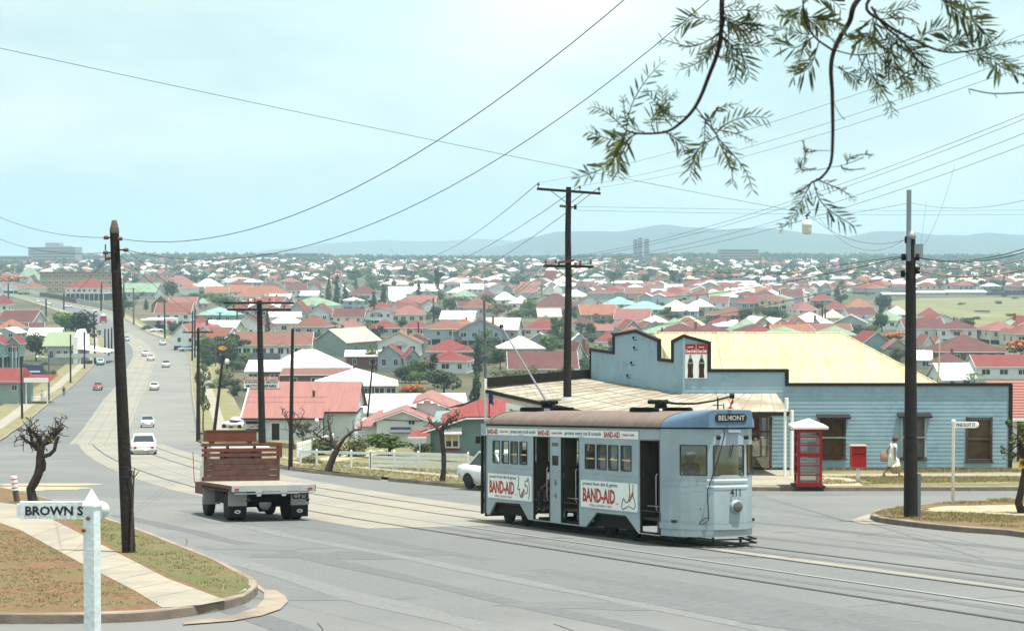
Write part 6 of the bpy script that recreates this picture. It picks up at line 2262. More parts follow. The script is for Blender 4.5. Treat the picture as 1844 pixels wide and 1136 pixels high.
for i, (a, b, yt, yb) in enumerate(((1585, 1636, 527, 534), (1640, 1700, 524, 531), (1700, 1772, 523, 531), (1440, 1530, 507, 515), (1590, 1640, 503, 511), (1290, 1360, 506, 514), (1372, 1436, 510, 518), (900, 975, 502, 512), (1030, 1090, 503, 512), (1100, 1180, 506, 515), (690, 760, 496, 505), (780, 850, 498, 506))):
 house(a, b, yt, yt + (yb - yt) * .4, yb, 'g', 'white', 'blue', '%s long white-roofed works shed, counted from the left along the flat' % ['tenth', 'eleventh', 'twelfth', 'eighth', 'ninth', 'sixth', 'seventh', 'third', 'fourth', 'fifth', 'first', 'second'][i], rz=0, detail=False, depth=18, cat='shed', name='works_shed', group='works sheds on the flat')
t, w, h = block('railway_bridge', 'dark trestle bridge carriage-way at the field edge on the right', 'bridge', 1776, 1850, 527, 531, mat('bridge_dark', (.06, .06, .07), .8, .1), 6)
g_ = gnd(1800, 540)
for a in (-8, 6):
 mb = MB()
 mb.bx(a - .8, a + .8, -2, 2, -8, 0, MATS['bridge_dark'])
 mb.build('pier', t)
# service station on the far road
t, w, h = block('service_station', 'white service station with two red discs beside the far road', 'service station', 264, 314, 573, 592, mat('station_white', (.66, .67, .64), .7, .05), 8)
mb = MB()
mb.bx(-w / 2 - 1.5, w * .2, -7.5, -4, h - .7, h - .2, WHITE)
mb.build('canopy', t)
for x in (-w * .06, w * .32):
 mb = MB()
 mb.lathe([(0, -.1), (.75, -.1), (.75, 0), (0, 0)], (x, -4.02, h * .62), ADRED, 18, 'y')
 mb.build('red_disc', t)
mb = MB()
mb.bx(-w * .2, w * .15, -4.1, -4.02, .1, h * .4, DARKGLASS)
mb.build('bay', t)
# hall and shop awning left of the road
t, w, h = block('hall', 'pale hall with a long green gable roof left of the main road', 'hall', 84, 136, 623, 656, MATS['wall_grey'], 14, 1, 2, cols=4)
mb = MB()
mb.quad((-w / 2 - 1.2, -7.6, h), (w / 2 - .6, -7.6, h), (w / 2 - .6, 0, h + 3), (-w / 2 - 1.2, 0, h + 3), iron('hall_green_iron', (.26, .33, .19), .2, .12))
mb.quad((w / 2 - .6, 7.6, h), (-w / 2 - 1.2, 7.6, h), (-w / 2 - 1.2, 0, h + 3), (w / 2 - .6, 0, h + 3), MATS['hall_green_iron'])
mb.build('roof', t)
mb = MB()
mb.bx(w / 2 - .6, w / 2 + .4, -8, 8, -1, h + 2.2, MATS['wall_white'])
mb.prism([(w / 2 - .6, -5, h + 2.2), (w / 2 - .6, 5, h + 2.2), (w / 2 - .6, 3, h + 3.6), (w / 2 - .6, -3, h + 3.6)], (1, 0, 0), MATS['wall_white'])
mb.build('parapet', t)
mb = MB()
mb.quad((w / 2 + .4, -8, h - .6), (w / 2 + 7, -6, h - 1.6), (w / 2 + 7, 7, h - 1.6), (w / 2 + .4, 8, h - .6), MATS['roof_white'])
mb.bx(-w / 2 + 2, w / 2 + 7, -8.3, -8.1, h - 2.6, h - 1.7, MATS['wall_grey'])
for x in (w / 2 + 1, w / 2 + 4, w / 2 + 6.8):
 mb.bx(x - .12, x + .12, -8.2, -8, -2, h - 1.7, WFRAME)
mb.build('veranda', t)
# shopfront with a long sign at the left edge
t, w, h = block('shop', 'low green-grey shop at the left edge with a red roof and long white sign', 'shop', -30, 34, 686, 728, MATS['wall_green'], 10, 0, 0)
mb = MB()
mb.quad((-w / 2, -5.6, h - .3), (w / 2 + .5, -5.6, h - .3), (w / 2 - .5, 1, h + 1.9), (-w / 2, 1, h + 1.9), MATS['roof_red'])
mb.quad((w / 2 + .5, -5.6, h - .3), (w / 2 + .5, 5.6, h - .3), (w / 2 - .5, 2, h + 1.9), (w / 2 - .5, 1, h + 1.9), MATS['roof_red'])
mb.build('roof', t)
add_window(t, w * .38, -5.03, h * .72, .9, .9)
mb = MB()
a, b = at(38, 0, gnd(2, 728).y).x - gnd(2, 728).x, at(82, 0, gnd(2, 728).y).x - gnd(2, 728).x
mb.bx(a, b, -5.2, -5.1, h - .2, h + .55, ADW)
mb.build('long_sign', t)
mb = MB()
mb.quad((w / 2, -5.1, h - .25), (b, -5.1, h - .25), (b, 3, h + .6), (w / 2, 3, h + .6), MATS['roof_red'])
for x in (a + .3, b - .2):
 mb.bx(x - .08, x + .08, -5, -4.84, -2.5, h - .2, WFRAME)
mb.build('awning', t)
g_ = gnd(58, 690)
t = thing('billboard', 'blue billboard above the low shop awning near the left edge', 'billboard', g_)
mb = MB()
mb.bx(-2.3, 2.3, -.08, .08, 1.4, 3.6, mat('board_blue', (.05, .08, .2), .6, .1))
mb.bx(-1.6, 1.6, -.1, -.08, 2.2, 2.5, ADW)
mb.build('panel', t)
for x in (-1.8, 1.8):
 mb = MB()
 mb.bx(x - .1, x + .1, .1, .3, -.5, 3.4, TIMBER2)
 mb.build('leg', t)
# service sign on its pole (orange emblem) right of the main road
p_ = gnd(400, 660)
t = thing('hanging_sign', 'dark hanging sign with an orange shell-like emblem by the leaning pole', 'sign', p_)
mb = MB()
zc = at(408, 626, p_.y).z - p_.z
mb.bx(-1.1, 1.4, -.15, .15, zc - .8, zc + .85, mat('sign_navy', (.02, .025, .04), .5, 0))
mb.prism([(.15 + 1.0 * math.cos(a) * (1 if math.sin(a) < .2 else .95), -.17, zc - .05 + .52 * math.sin(a)) for a in [i / 18 * 2 * math.pi for i in range(18)]], (0, .02, 0), mat('emblem_orange', (.75, .3, .02), .5, 0))
mb.build('panel', t)
mb = MB()
mb.tube([(-1.5, 0, -.2), (-1.5, 0, zc + 2.6)], .12, TIMBER2, 8)
mb.bar((-1.5, 0, zc + .5), (-1.1, 0, zc + .5), .08, .08, LEAD)
mb.build('post', t)
p_ = gnd(409, 672)
t = thing('globe_lamp', 'white globe lamp on a stubby brown pillar near the orange emblem sign', 'lamp', p_)
mb = MB()
mb.bx(-.22, .22, -.22, .22, -.3, 2.0, TIMBER)
mb.build('pillar', t)
mb = MB()
mb.lathe([(0, 2.0), (.35, 2.0), (.5, 2.4), (.5, 2.8), (.3, 3.1), (0, 3.15)], (0, 0, 0), WHITE, 14)
mb.build('globe', t)
# white post and rail fences
FW = mat('fence_white', (.74, .77, .76), .7, .1, 4)
def fence(label, pts, rails, hgt, gap, m=FW, name='fence', pw=.1, plank=.13, hz=.12):
 P = [gnd(x, y, hz, plane) for x, y in pts]
 t = thing(name, label, 'fence', P[0])
 O = P[0]
 for i in range(len(P) - 1):
  a, b = P[i] - O, P[i + 1] - O
  L = (b - a).length
  n = max(1, round(L / gap))
  for j in range(n + (i == len(P) - 2)):
   q = a.lerp(b, j / n)
   mb = MB()
   mb.bx(q.x - pw / 2, q.x + pw / 2, q.y - pw / 2, q.y + pw / 2, q.z - .2, q.z + hgt + .06, m)
   mb.add([(q.x - pw / 2, q.y - pw / 2, q.z + hgt + .06), (q.x + pw / 2, q.y - pw / 2, q.z + hgt + .06), (q.x + pw / 2, q.y + pw / 2, q.z + hgt + .06), (q.x - pw / 2, q.y + pw / 2, q.z + hgt + .06), (q.x, q.y, q.z + hgt + .12)], [(0, 1, 4), (1, 2, 4), (2, 3, 4), (3, 0, 4)], m)
   mb.build('post', t)
 for r in rails:
  mb = MB()
  for i in range(len(P) - 1):
   a, b = P[i] - O, P[i + 1] - O
   mb.bar(a + V((0, -.05, hgt * r)), b + V((0, -.05, hgt * r)), .03, plank, m)
  mb.build('rail', t)
 return t
fence('white plank fence of four rails before the two cottages', [(668, 843), (843, 849)], (.95, .7, .45, .2), .82, 2.0)
fence('white fence with one top rail and open posts left of the planks', [(541, 838), (600, 840), (666, 843)], (.95,), .78, 1.6)
fence('low grey-white side fence running back beside the shrubs', [(536, 828), (580, 812), (600, 803)], (.92, .7, .48), .9, 1.8)
fence('low white handrail of the left shopfront by the main road', [(40, 722), (80, 724)], (.95, .5), 1.1, 2, hz=0) if False else None
g0 = gnd(41, 722)
t = thing('fence', 'low white railing in front of the low shop at the left edge', 'fence', g0)
mb = MB()
mb.bar((0, 0, 1.0), (3.4, 0, 1.0), .08, .1, FW)
mb.bar((0, 0, .5), (3.4, 0, .5), .08, .1, FW)
mb.build('rail', t)
for x in (0, 1.7, 3.4):
 mb = MB()
 mb.bx(x - .06, x + .06, -.06, .06, -.3, 1.05, FW)
 mb.build('post', t)
# retaining wall and fence up the far road
def farwall(label, pts, h, m, name='fence_wall'):
 P = [gnd(x, y) for x, y in pts]
 t = MB()
 for a, b in zip(P, P[1:]):
  t.bar(a + V((0, 0, h / 2 - .5)), b + V((0, 0, h / 2 - .5)), .3, h + 1, m)
 o = t.build(name)
 tag(o, label, 'fence')
farwall('long grey paling fence above the far road, below the white house', [(138, 547), (170, 553), (205, 561), (222, 566)], 2.6, mat('grey_palings', (.4, .42, .42), .85, .2, .6))
farwall('white balustrade along the climbing road below the flats', [(5, 523), (40, 528), (72, 532)], 1.6, WFRAME)
farwall('dark retaining wall below the tan flats', [(72, 533), (105, 538), (138, 546)], 2.2, mat('dark_wall', (.09, .08, .07), .85, .2))
farwall('grey paling fence in front of the long white building', [(422, 652), (470, 652), (505, 653)], 2.2, mat('blue_palings', (.2, .23, .27), .85, .15, .6))
farwall('short brick wall at the end of the grey palings', [(386, 652), (421, 652)], 1.9, MATS['wall_brick'])
# ---------------------------------------------------------------- poles
def pin(mb, p, s=1.0, m=PORCELAIN):
 mb.tube([p, p + V((0, 0, .1 * s))], .012 * s, LEAD, 5)
 mb.lathe([(0, .08 * s), (.045 * s, .08 * s), (.05 * s, .11 * s), (.03 * s, .13 * s), (.04 * s, .16 * s), (0, .19 * s)], p, m, 8)
def pole(label, base, top, r0, r1, m=TIMBER, arms=(), bends=0.0, cap=False, name='power_pole', group=None):
 """base, top in world; arms: (fraction up, half-length, direction xy, insulators)"""
 base, top = V(base), V(top)
 t = thing(name, label, 'pole', base, 0, group)
 d = top - base
 mb = MB()
 n = 6
 pts = [d * (i / n) + V((math.sin(i * 2.1) * bends, 0, 0)) for i in range(n + 1)]
 pts[0] = pts[0] - d.normalized() * .4
 mb.tube(pts, [r0 + (r1 - r0) * i / n for i in range(n + 1)], m, 10)
 if cap:
  mb.lathe([(r1 * 1.06, -.02), (r1 * 1.05, .05), (r1 * .6, .22), (r1 * .5, .24), (0, .25)], d, TIMBER2, 10)
 mb.build('shaft', t)
 ends = []
 for f, hl, dr, ins in arms:
  mb = MB()
  c = d * f
  a = V((dr[0], dr[1], 0)).normalized()
  off = V((-a.y, a.x, 0)) * (r1 + .05)
  if off.y > 0:
   off = -off
  tilt = dr[2] if len(dr) > 2 else 0
  p, q = c + off - a * hl + V((0, 0, -tilt)), c + off + a * hl + V((0, 0, tilt))
  mb.bar(p, q, .09, .11, m)
  for s in (-1, 1):
   mb.bar(c + off + a * s * hl * .55, c + off * .6 + V((0, 0, -.55)), .025, .025, LEAD)
  arm = mb.build('crossarm', t)
  for u in ins:
   mb = MB()
   x = c + off + a * hl * u + V((0, 0, .05 + tilt * u))
   pin(mb, x, 1.2)
   mb.build('insulator', arm)
   ends.append(base + x + V((0, 0, .2)))
 return t, ends
WIRES = [0]
WNAME = []
def wire(label, a, b, sag=.3, r=.011, n=14, m=WIREM, name='overhead_wire', pts=None):
 a, b = V(a), V(b)
 mb = MB()
 p = [a.lerp(b, i / n) + V((0, 0, -4 * sag * (i / n) * (1 - i / n))) for i in range(n + 1)]
 mb.tube(p, r * .5, m, 5)
 o = mb.build(name)
 return tag(o, label, 'wire')
# bare leaning pole on the lawn corner
b1 = gnd(232, 994, .15, plane)
t1 = at(206, 418, b1.y)
P1, _ = pole('tall bare dark pole leaning on the grass corner beside the crossing', b1, t1, .142, .092, cap=True)
mb = MB()
zt1 = t1.z - b1.z
ins_w = []
for px, py in ((191, 428), (216, 430), (190, 455), (227, 450), (193, 465)):
 q = at(px, py, b1.y - .1) - b1
 c = V((0, 0, q.z)) + (t1 - b1) * (q.z / (t1.z - b1.z)) * V((1, 1, 0)) if False else (t1 - b1) * (q.z / (t1.z - b1.z))
 mb = MB()
 mb.bar(c, q, .025, .03, LEAD)
 mb.lathe([(0, -.04), (.05, -.04), (.055, .02), (0, .06)], q, PORCELAIN, 8)
 mb.build('insulator', P1)
 ins_w.append(q + b1)
mb = MB()
for i, (px, py) in enumerate(((190, 440), (190, 470))):
 pass
mb.bar(at(190, 440, b1.y - .1) - b1, at(190, 470, b1.y - .1) - b1, .02, .02, LEAD)
mb.build('hanger', P1)
# crossarm pole rising through the awning
b2 = V((2.35, 85.0, zs(2, 85)))
t2 = at(1024, 337, 85.0)
P2, e2 = pole('tall double-crossarm power pole rising through the shop awning', b2, t2, .2, .115, bends=.02,
              arms=((.985, 1.35, (1, .0, -.1), (-.95, .35, .95)), (.72, 1.06, (1, 0, -.02), (-.9, -.5, .5, .9))))
mb = MB()
q = at(1009, 371, 84.8) - b2
mb.bar((t2 - b2) * .93, q, .12, .1, TIMBER2)
q = at(1036, 373, 84.7) - b2
mb.bar((t2 - b2) * .93, q, .05, .05, LEAD)
mb.lathe([(0, -.1), (.06, -.1), (.06, .1), (0, .1)], q, LEAD, 8)
mb.build('switch_bracket', P2)
mb = MB()
c = (t2 - b2) * ((at(1020, 471, 85).z - b2.z) / (t2.z - b2.z))
mb.bar(c + V((-.45, -.2, -.05)), c + V((.25, -.2, .05)), .1, .1, mat('rusty_clamp', (.16, .06, .04), .8, .3))
for x in (-.4, .3, .5):
 mb.lathe([(0, -.07), (.05, -.07), (.05, .07), (0, .07)], c + V((x, -.2, -.1)), RUSTB, 8)
mb.build('cable_clamp', P2)
mb = MB()
mb.lathe([(.34, -6.62), (.22, -6.2), (.2, -6.2), (.2, -6.62)], (0, 0, -b2.z - .05), FLAPG, 12)
mb.build('roof_collar', P2)
# tall pole on the right corner
b3 = gnd(1640, 931, .15, plane)
t3 = at(1640, 424, b3.y)
P3, _ = pole('tall thick dark pole on the corner lawn with a pale metal extension', b3, t3, .2, .13)
mb = MB()
mb.bar(at(1636, 470, b3.y - .15) - b3, at(1637, 342, b3.y - .15) - b3, .15, .1, mat('pale_grey_timber', (.25, .29, .32), .8, .15))
mb.build('extension', P3)
mb = MB()
c = at(1652, 450, b3.y) - b3
mb.bx(c.x - .1, c.x + .13, -.12, .12, c.z - .2, c.z + .16, mat('box_blue_grey', (.27, .33, .38), .5, .05))
mb.build('transformer_box', P3)
mb = MB()
c = at(1642, 424, b3.y - .2) - b3
mb.lathe([(0, -.1), (.1, -.1), (.12, 0), (.09, .06), (.05, .12), (0, .12)], c, STEEL, 10)
mb.build('cutout', P3)
for px, py in ((1627, 463), (1652, 463), (1626, 493), (1653, 487), (1633, 432)):
 mb = MB()
 c = at(px, py, b3.y - .1) - b3
 ax = (t3 - b3) * (c.z / (t3.z - b3.z))
 mb.bar(ax, c, .05, .05, LEAD)
 mb.lathe([(0, -.09), (.06, -.09), (.06, .09), (0, .09)], c, LEAD, 8)
 mb.build('bracket', P3)
mb = MB()
c0, c1 = at(1653, 926, b3.y) - b3, at(1652, 852, b3.y) - b3
mb.bx(c0.x - .07, c0.x + .06, -.08, .08, -.1, c1.z, mat('conduit_grey', (.18, .21, .24), .6, .1))
mb.build('conduit', P3)
# hanging street lamp and its span wires
lp = at(1453, 405, 62)
lamp = thing('hanging_lamp', 'white street lamp hanging from span wires against the hills', 'lamp', lp)
mb = MB()
mb.lathe([(0, .16), (.09, .16), (.15, .12), (.16, .02), (.165, -.03), (0, -.03)], (0, 0, 0), WHITE, 16)
mb.tube([(0, 0, .16), (0, 0, .32), (.12, 0, .4)], .02, LEAD, 6)
mb.tube([(-.06, 0, .27), (.08, 0, .3)], .02, LEAD, 6)
mb.build('housing', lamp)
mb = MB()
mb.lathe([(.15, -.03), (.15, -.2), (.12, -.29), (0, -.3)], (0, 0, 0), mat('lamp_bowl', (.62, .6, .5), .25, .05), 16)
mb.build('bowl', lamp)
LT = lp + V((0, 0, .36))
q3 = at(1632, 432, b3.y - .1)
wire('long thin span wire from upper left across the sky to the hanging lamp', at(-160, 52, 40), LT, .1, .012, 24)
wire('slack span wire from the hanging lamp to the tall right pole', LT, q3, .42, .012)
wire('second slack wire from beyond the lamp to the tall right pole', at(1475, 392, 62), q3 + V((0, 0, .03)), .62, .01)
# feeders sweeping up and over from the bare pole
wire('upper thick wire sweeping from the bare pole over the camera', ins_w[1], at(1150, -22, 24), 1.0, .013, 26)
wire('lower thick wire sweeping from the bare pole over the camera', ins_w[3], at(1300, -20, 26), 1.35, .012, 26)
wire('upper wire from the bare pole out of the frame on the left', ins_w[0], at(-60, 360, 52), .25, .011)
wire('lower wire from the bare pole out of the frame on the left', ins_w[2], at(-60, 400, 58), .3, .011)
wire('third wire from the bare pole falling away to the left roofs', ins_w[4], at(90, 520, 320), 1.5, .012)
wire('wire from the bare pole dropping into the valley on its right', ins_w[3], at(470, 545, 330), 2.5, .012)
wire('low wire from the bare pole to the double-armed pole', ins_w[1] + V((0, .1, -.35)), at(440, 545, 240), 2.0, .012)
# three wires from the top crossarm to the upper right
for i, (px, py, nm) in enumerate(((1900, 42, 'topmost'), (1900, 80, 'middle'), (1900, 100, 'lowest'))):
 wire('%s of three thin wires from the top crossarm to the upper right' % nm, e2[i] if i < 3 else e2[2], at(px, py, 40), .35, .010, 18)
for i, (px, py, nm) in enumerate(((1900, 183, 'first'), (1900, 192, 'second'), (1900, 218, 'third'), (1900, 240, 'fourth'))):
 wire('%s wire down the fan from lower crossarm to the right edge' % nm, e2[3 + i], at(px, py, 42), .55, .011, 18)
for i, (px, py, nm) in enumerate(((700, 445, 'upper left'), (690, 470, 'mid left'), (720, 500, 'lower left'))):
 wire('%s wire running from the top crossarm away down the valley' % nm, e2[min(i, 2)], at(px, py, 300), 2.5, .03, 16)
for i, (px, py, nm) in enumerate(((840, 520, 'first'), (800, 540, 'second'), (780, 555, 'third'))):
 wire('%s faint wire from the lower crossarm to poles by the houses' % nm, e2[3 + i], at(px, py, 240), 2.0, .022, 16)
c471 = at(1034, 473, 84.7)
wire('straight wire from the rusty clamp to the tall right pole', c471, at(1630, 490, b3.y), .2, .016, 14)
wire('upper thin horizontal wire right of the crossarm pole', at(1038, 372, 84.7), at(1900, 378, 120), .1, .012, 14)
wire('lower thin horizontal wire right of the crossarm pole', at(1038, 379, 84.7), at(1900, 386, 120), .1, .012, 14)
# thick bundles at the right pole
bz = [(1628, 463), (1628, 493)]
for (x0, y0), (x1, y1), Y1, r, lab in (((1627, 463), (1190, 535), 120, .03, 'thick dark cable sloping down left from the right pole to the shop'), ((1627, 461), (1140, 505), 130, .02, 'upper thin cable sloping down left from the right pole'), ((1626, 493), (1020, 606), 96, .03, 'lower pale thick cable sloping down left from the right pole'),
                                       ((1652, 463), (1900, 428), 40, .02, 'topmost thick cable from the right pole to the right edge'), ((1652, 464), (1900, 436), 42, .022, 'second thick cable from the right pole to the right edge'), ((1652, 475), (1900, 450), 40, .016, 'third thin cable from the right pole to the right edge'), ((1653, 487), (1900, 470), 44, .035, 'lowest pale thick cable from the right pole to the right edge'),
                                       ((1638, 365), (1900, 345), 44, .009, 'thin wire from the pale extension to the right edge'), ((1637, 366), (1200, 420), 140, .01, 'thin beaded wire from the pale extension toward the hills')):
 wire(lab, at(x0, y0, b3.y - .1), at(x1, y1, Y1), .25, r, 14, mat('pale_cable', (.3, .2, .17), .7, .1) if 'pale thick' in lab else WIREM)
wire('loose drop wire hanging right of the pale extension', at(1720, 295, 60), at(1660, 445, b3.y), .3, .008)
wire('short drop wire beside the pale extension', at(1668, 362, 60), at(1657, 445, b3.y), .1, .007)
wire('cable from the grey awning pole to the crossarm pole', at(872, 610, 120), at(1012, 602, 84.8), .5, .02)
wire('pale cable crossing from the grey pole down to the garage poles', at(870, 608, 120), at(640, 662, 165), .8, .025)
wire('pale cable from the leaning valley pole toward the grey pole', at(668, 657, 165), at(440, 625, 260), .8, .03)
# poles of the middle distance: px base, py base, px top, py top, widths
PL = [
 ((473, 838), (467, 541), .26, .17, 'tall double-armed pole in front of the garage', ((.985, 1.9, (1, 0), (-.9, -.3, .3, .9)), (.945, 1.7, (1, 0), (-.8, .8)))),
 ((523, 846), (527, 592), .15, .09, 'plain dark pole on the verge right of the truck', ()),
 ((383, 800), (402, 640), .2, .12, 'leaning pole beside the main road behind the truck', ()),
 ((357, 795), (357, 590), .26, .14, 'thick pole among the scrub by the main road kerb', ((.96, 1.4, (1, 0), (-.9, .9)),)),
 ((660, 770), (672, 645), .17, .12, 'slanting pole behind the two cottages', ((.97, .5, (1, 0), (-.8, .8)),)),
 ((876, 790), (872, 540), .22, .15, 'grey-blue pole behind the tram rear', ((.77, .7, (1, .3), (-.9, .9)), (.6, .6, (1, .3), (-.9, .9)))),
 ((1690, 690), (1692, 616), .12, .1, 'pale vent post behind the shop roof hip', ()),
 ((40, 755), (38, 645), .22, .14, 'near left-hand pole on the main road footpath', ()),
 ((88, 722), (88, 638), .2, .12, 'pole with a pale lamp arm on the left footpath', ()),
 ((127, 690), (127, 602), .18, .1, 'third pole up the left footpath', ()),
 ((152, 664), (152, 598), .18, .1, 'fourth pole up the left footpath', ()),
 ((171, 654), (169, 562), .2, .12, 'pole by the parked teal car', ()),
 ((189, 644), (189, 592), .18, .1, 'first of the poles clustered left of the bare pole', ()),
 ((196, 640), (195, 592), .16, .1, 'second of the poles clustered left of the bare pole', ()),
 ((201, 636), (201, 590), .16, .1, 'third of the poles clustered left of the bare pole', ()),
 ((346, 650), (347, 560), .2, .12, 'first pole of the row right of the main road', ((.95, 1.2, (1, 0), (-.8, .8)),)),
 ((351, 645), (351, 556), .2, .12, 'second pole of the row right of the main road', ((.9, 1.2, (1, 0), (-.8, .8)),)),
 ((297, 610), (296, 540), .2, .12, 'pole in front of the rust-striped roof', ()),
 ((241, 585), (240, 518), .2, .12, 'pole left of the pale green roof end', ((.96, 1, (1, 0), (-.8, .8)),)),
 ((223, 572), (223, 510), .2, .12, 'pole right against the bare pole, far off', ()),
 ((182, 560), (183, 508), .2, .12, 'pole before the white house with red hip', ()),
 ((115, 558), (115, 528), .2, .12, 'pole on the far bend of the climbing road', ()),
 ((83, 572), (83, 538), .2, .12, 'pole left of the far bend', ()),
 ((15, 540), (15, 510), .2, .12, 'pole at the top of the climbing road', ()),
 ((396, 600), (396, 562), .2, .12, 'pole in front of the long low teal house', ((.97, 1.2, (1, 0), (-.8, .8)),)),
 ((427, 598), (427, 560), .2, .12, 'pole right of the long low teal house', ()),
 ((674, 578), (674, 540), .2, .12, 'pole in the clearing by the cypress', ()),
 ((754, 612), (753, 580), .2, .12, 'pole between the red hips above the gully', ()),
 ((1723, 607), (1723, 572), .2, .12, 'pole at the field fence', ()),
 ((1808, 612), (1808, 580), .2, .12, 'pole at the field fence near the right edge', ()),
 ((1481, 590), (1481, 552), .2, .12, 'first of two poles behind the large white hip', ()),
 ((1486, 590), (1486, 554), .2, .12, 'second of two poles behind the large white hip', ()),
]
tops = []
for (bx_, by_), (tx_, ty_), r0, r1, lab, arms in PL:
 b = gnd(bx_, by_)
 t = at(tx_, ty_, b.y)
 r0, r1 = max(r0 * .8, b.y * .00045), max(r1 * .8, b.y * .00035)
 m = TIMBER if 'grey' not in lab and 'pale' not in lab else mat('pole_blue_grey', (.13, .15, .18), .8, .2)
 if 'vent' in lab:
  m = CREAMP
 P, e = pole(lab, b, t, r0, r1, m, arms)
 tops.append(t)
lp2 = gnd(88, 722)
hl = thing('street_lamp', 'pale curved lamp arm on the left footpath pole', 'lamp', at(88, 645, lp2.y))
mb = MB()
mb.tube([(0, 0, 0), (-.6, -.2, .25), (-1.6, -.4, .3)], .07, STEEL, 6)
mb.build('arm', hl)
mb = MB()
mb.lathe([(0, -.1), (.22, -.08), (.25, .05), (.1, .14), (0, .15)], (-1.9, -.45, .28), WHITE, 10)
mb.build('head', hl)
for i, (a, b, s) in enumerate(((0, 5, 1.5), (0, 4, 1.0), (3, 0, 1.2), (7, 8, .8), (8, 9, .8), (9, 10, .7), (10, 11, .8), (15, 17, 1.2), (16, 18, 1.5), (17, 18, 1.0), (18, 20, 1.0), (24, 25, .6), (26, 27, 1.0))):
 wire('wire from %s to %s' % (' '.join(PL[a][4].split()[:5]), ' '.join(PL[b][4].split()[:5])), tops[a] - V((0, 0, .2)), tops[b] - V((0, 0, .2)), s, max(.014, tops[b].y * .00006))
# ---------------------------------------------------------------- cars
TAIL = mat('tail_lamp_red', (.4, .02, .02), .3, 0)
def carpaint(n, c):
 m = mat('paint_' + n, c, .25, .03, 2, spec=.6)
 return m
def sedan(label, loc, heading, paint, L=4.3, W=1.7, H=1.37, group=None, wagon=False, roofm=None, name='sedan', cat='car', simple=False):
 """a 1960s saloon: lower body, glasshouse, glass, lamps, bumpers, wheels; nose along local +x"""
 t = thing(name, label, cat, loc, heading, group)
 mb = MB()
 # stations: x, half width, sill z, shoulder z
 st = [(-L / 2, .80, .42, .74), (-L / 2 + .06, .9, .34, .82), (-L / 2 + .5, .97, .26, .9), (-L * .22, 1.0, .24, .93), (0, 1.0, .24, .93), (L * .2, 1.0, .24, .92), (L / 2 - .5, .97, .27, .87), (L / 2 - .08, .9, .34, .80), (L / 2, .82, .42, .72)]
 rings = []
 hw = W / 2
 for x, f, z0, z1 in st:
  a = hw * f
  zm = (z0 + z1) / 2
  rings.append([V((x, -a * .93, z0)), V((x, -a, zm - .04)), V((x, -a, zm + .1)), V((x, -a * .95, z1 - .03)), V((x, -a * .84, z1)), V((x, 0, z1 + .03)), V((x, a * .84, z1)), V((x, a * .95, z1 - .03)), V((x, a, zm + .1)), V((x, a, zm - .04)), V((x, a * .93, z0))])
 mb.loft(rings, paint)
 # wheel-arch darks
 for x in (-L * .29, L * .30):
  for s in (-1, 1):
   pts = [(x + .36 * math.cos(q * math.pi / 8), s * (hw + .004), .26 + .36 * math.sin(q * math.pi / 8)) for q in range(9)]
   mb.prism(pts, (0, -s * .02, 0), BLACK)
 mb.build('body', t)
 # glasshouse
 xr0, xr1 = (-L * .46, -L * .43) if wagon else (-L * .31, -L * .19)
 base = [(xr0, .80), (L * .20, .80)]
 top = [(xr1, .66), (L * .06, .66)]
 zb, zt_ = .92, H
 mb = MB()
 rm = roofm or paint
 b = [V((base[0][0], -hw * .86, zb)), V((base[1][0], -hw * .86, zb)), V((base[1][0], hw * .86, zb)), V((base[0][0], hw * .86, zb))]
 tp = [V((top[0][0], -hw * .72, zt_ - .05)), V((top[1][0], -hw * .72, zt_ - .05)), V((top[1][0], hw * .72, zt_ - .05)), V((top[0][0], hw * .72, zt_ - .05))]
 c = [V((top[0][0] + .18, -hw * .5, zt_)), V((top[1][0] - .15, -hw * .5, zt_)), V((top[1][0] - .15, hw * .5, zt_)), V((top[0][0] + .18, hw * .5, zt_))]
 mb.loft([tp, c], rm, smooth=True)
 for i in range(4):
  mb.bar(b[i], tp[i], .07, .07, rm)
  mb.bar(tp[i], tp[(i + 1) % 4], .07, .07, rm)
 for s in (0, 2):
  m0, m1 = b[s].lerp(b[s + 1], .45), tp[s].lerp(tp[s + 1], .42)
  mb.bar(m0, m1, .06, .05, rm)
 mb.build('roof', t)
 def pane(nm, *q):
  g = MB()
  n_ = (q[1] - q[0]).cross(q[3] - q[0]).normalized() * -.012
  g.quad(*[p - n_ * 0 for p in q], DARKGLASS)
  g.build(nm, t)
 pane('rear_window', b[3], b[0], tp[0], tp[3])
 pane('windscreen', b[1], b[2], tp[2], tp[1])
 pane('side_window', b[0], b[1], tp[1], tp[0])
 pane('side_window', b[2], b[3], tp[3], tp[2])
 for x, s in ((-L / 2 - .04, -1), (L / 2 + .04, 1)):
  mb = MB()
  mb.tube([(x - s * .25, -hw * .98, .5), (x, -hw * .85, .48), (x + s * .03, 0, .48), (x, hw * .85, .48), (x - s * .25, hw * .98, .5)], .055, CHROME, 6)
  mb.build('bumper', t)
 for s in (-1, 1):
  mb = MB()
  mb.bx(-L / 2 - .025, -L / 2 + .05, s * hw * .66 - .09, s * hw * .66 + .09, .58, .70, TAIL)
  mb.build('tail_light', t)
  mb = MB()
  mb.lathe([(0, 0), (.1, 0), (.09, .03), (0, .05)], (L / 2 - .0, s * hw * .6, .64), LENS, 10, 'x')
  mb.build('headlight', t)
  for x in (-L * .29, L * .30):
   wheel(t, x, s * (hw - .1), .31, .17, STEEL, 1)
 mb = MB()
 mb.bx(-L / 2 - .03, -L / 2 + .01, -.22, .22, .52, .62, ADW)
 mb.build('number_plate', t)
 return t
WP, CP = carpaint('white', (.68, .68, .65)), carpaint('cream', (.62, .58, .46))
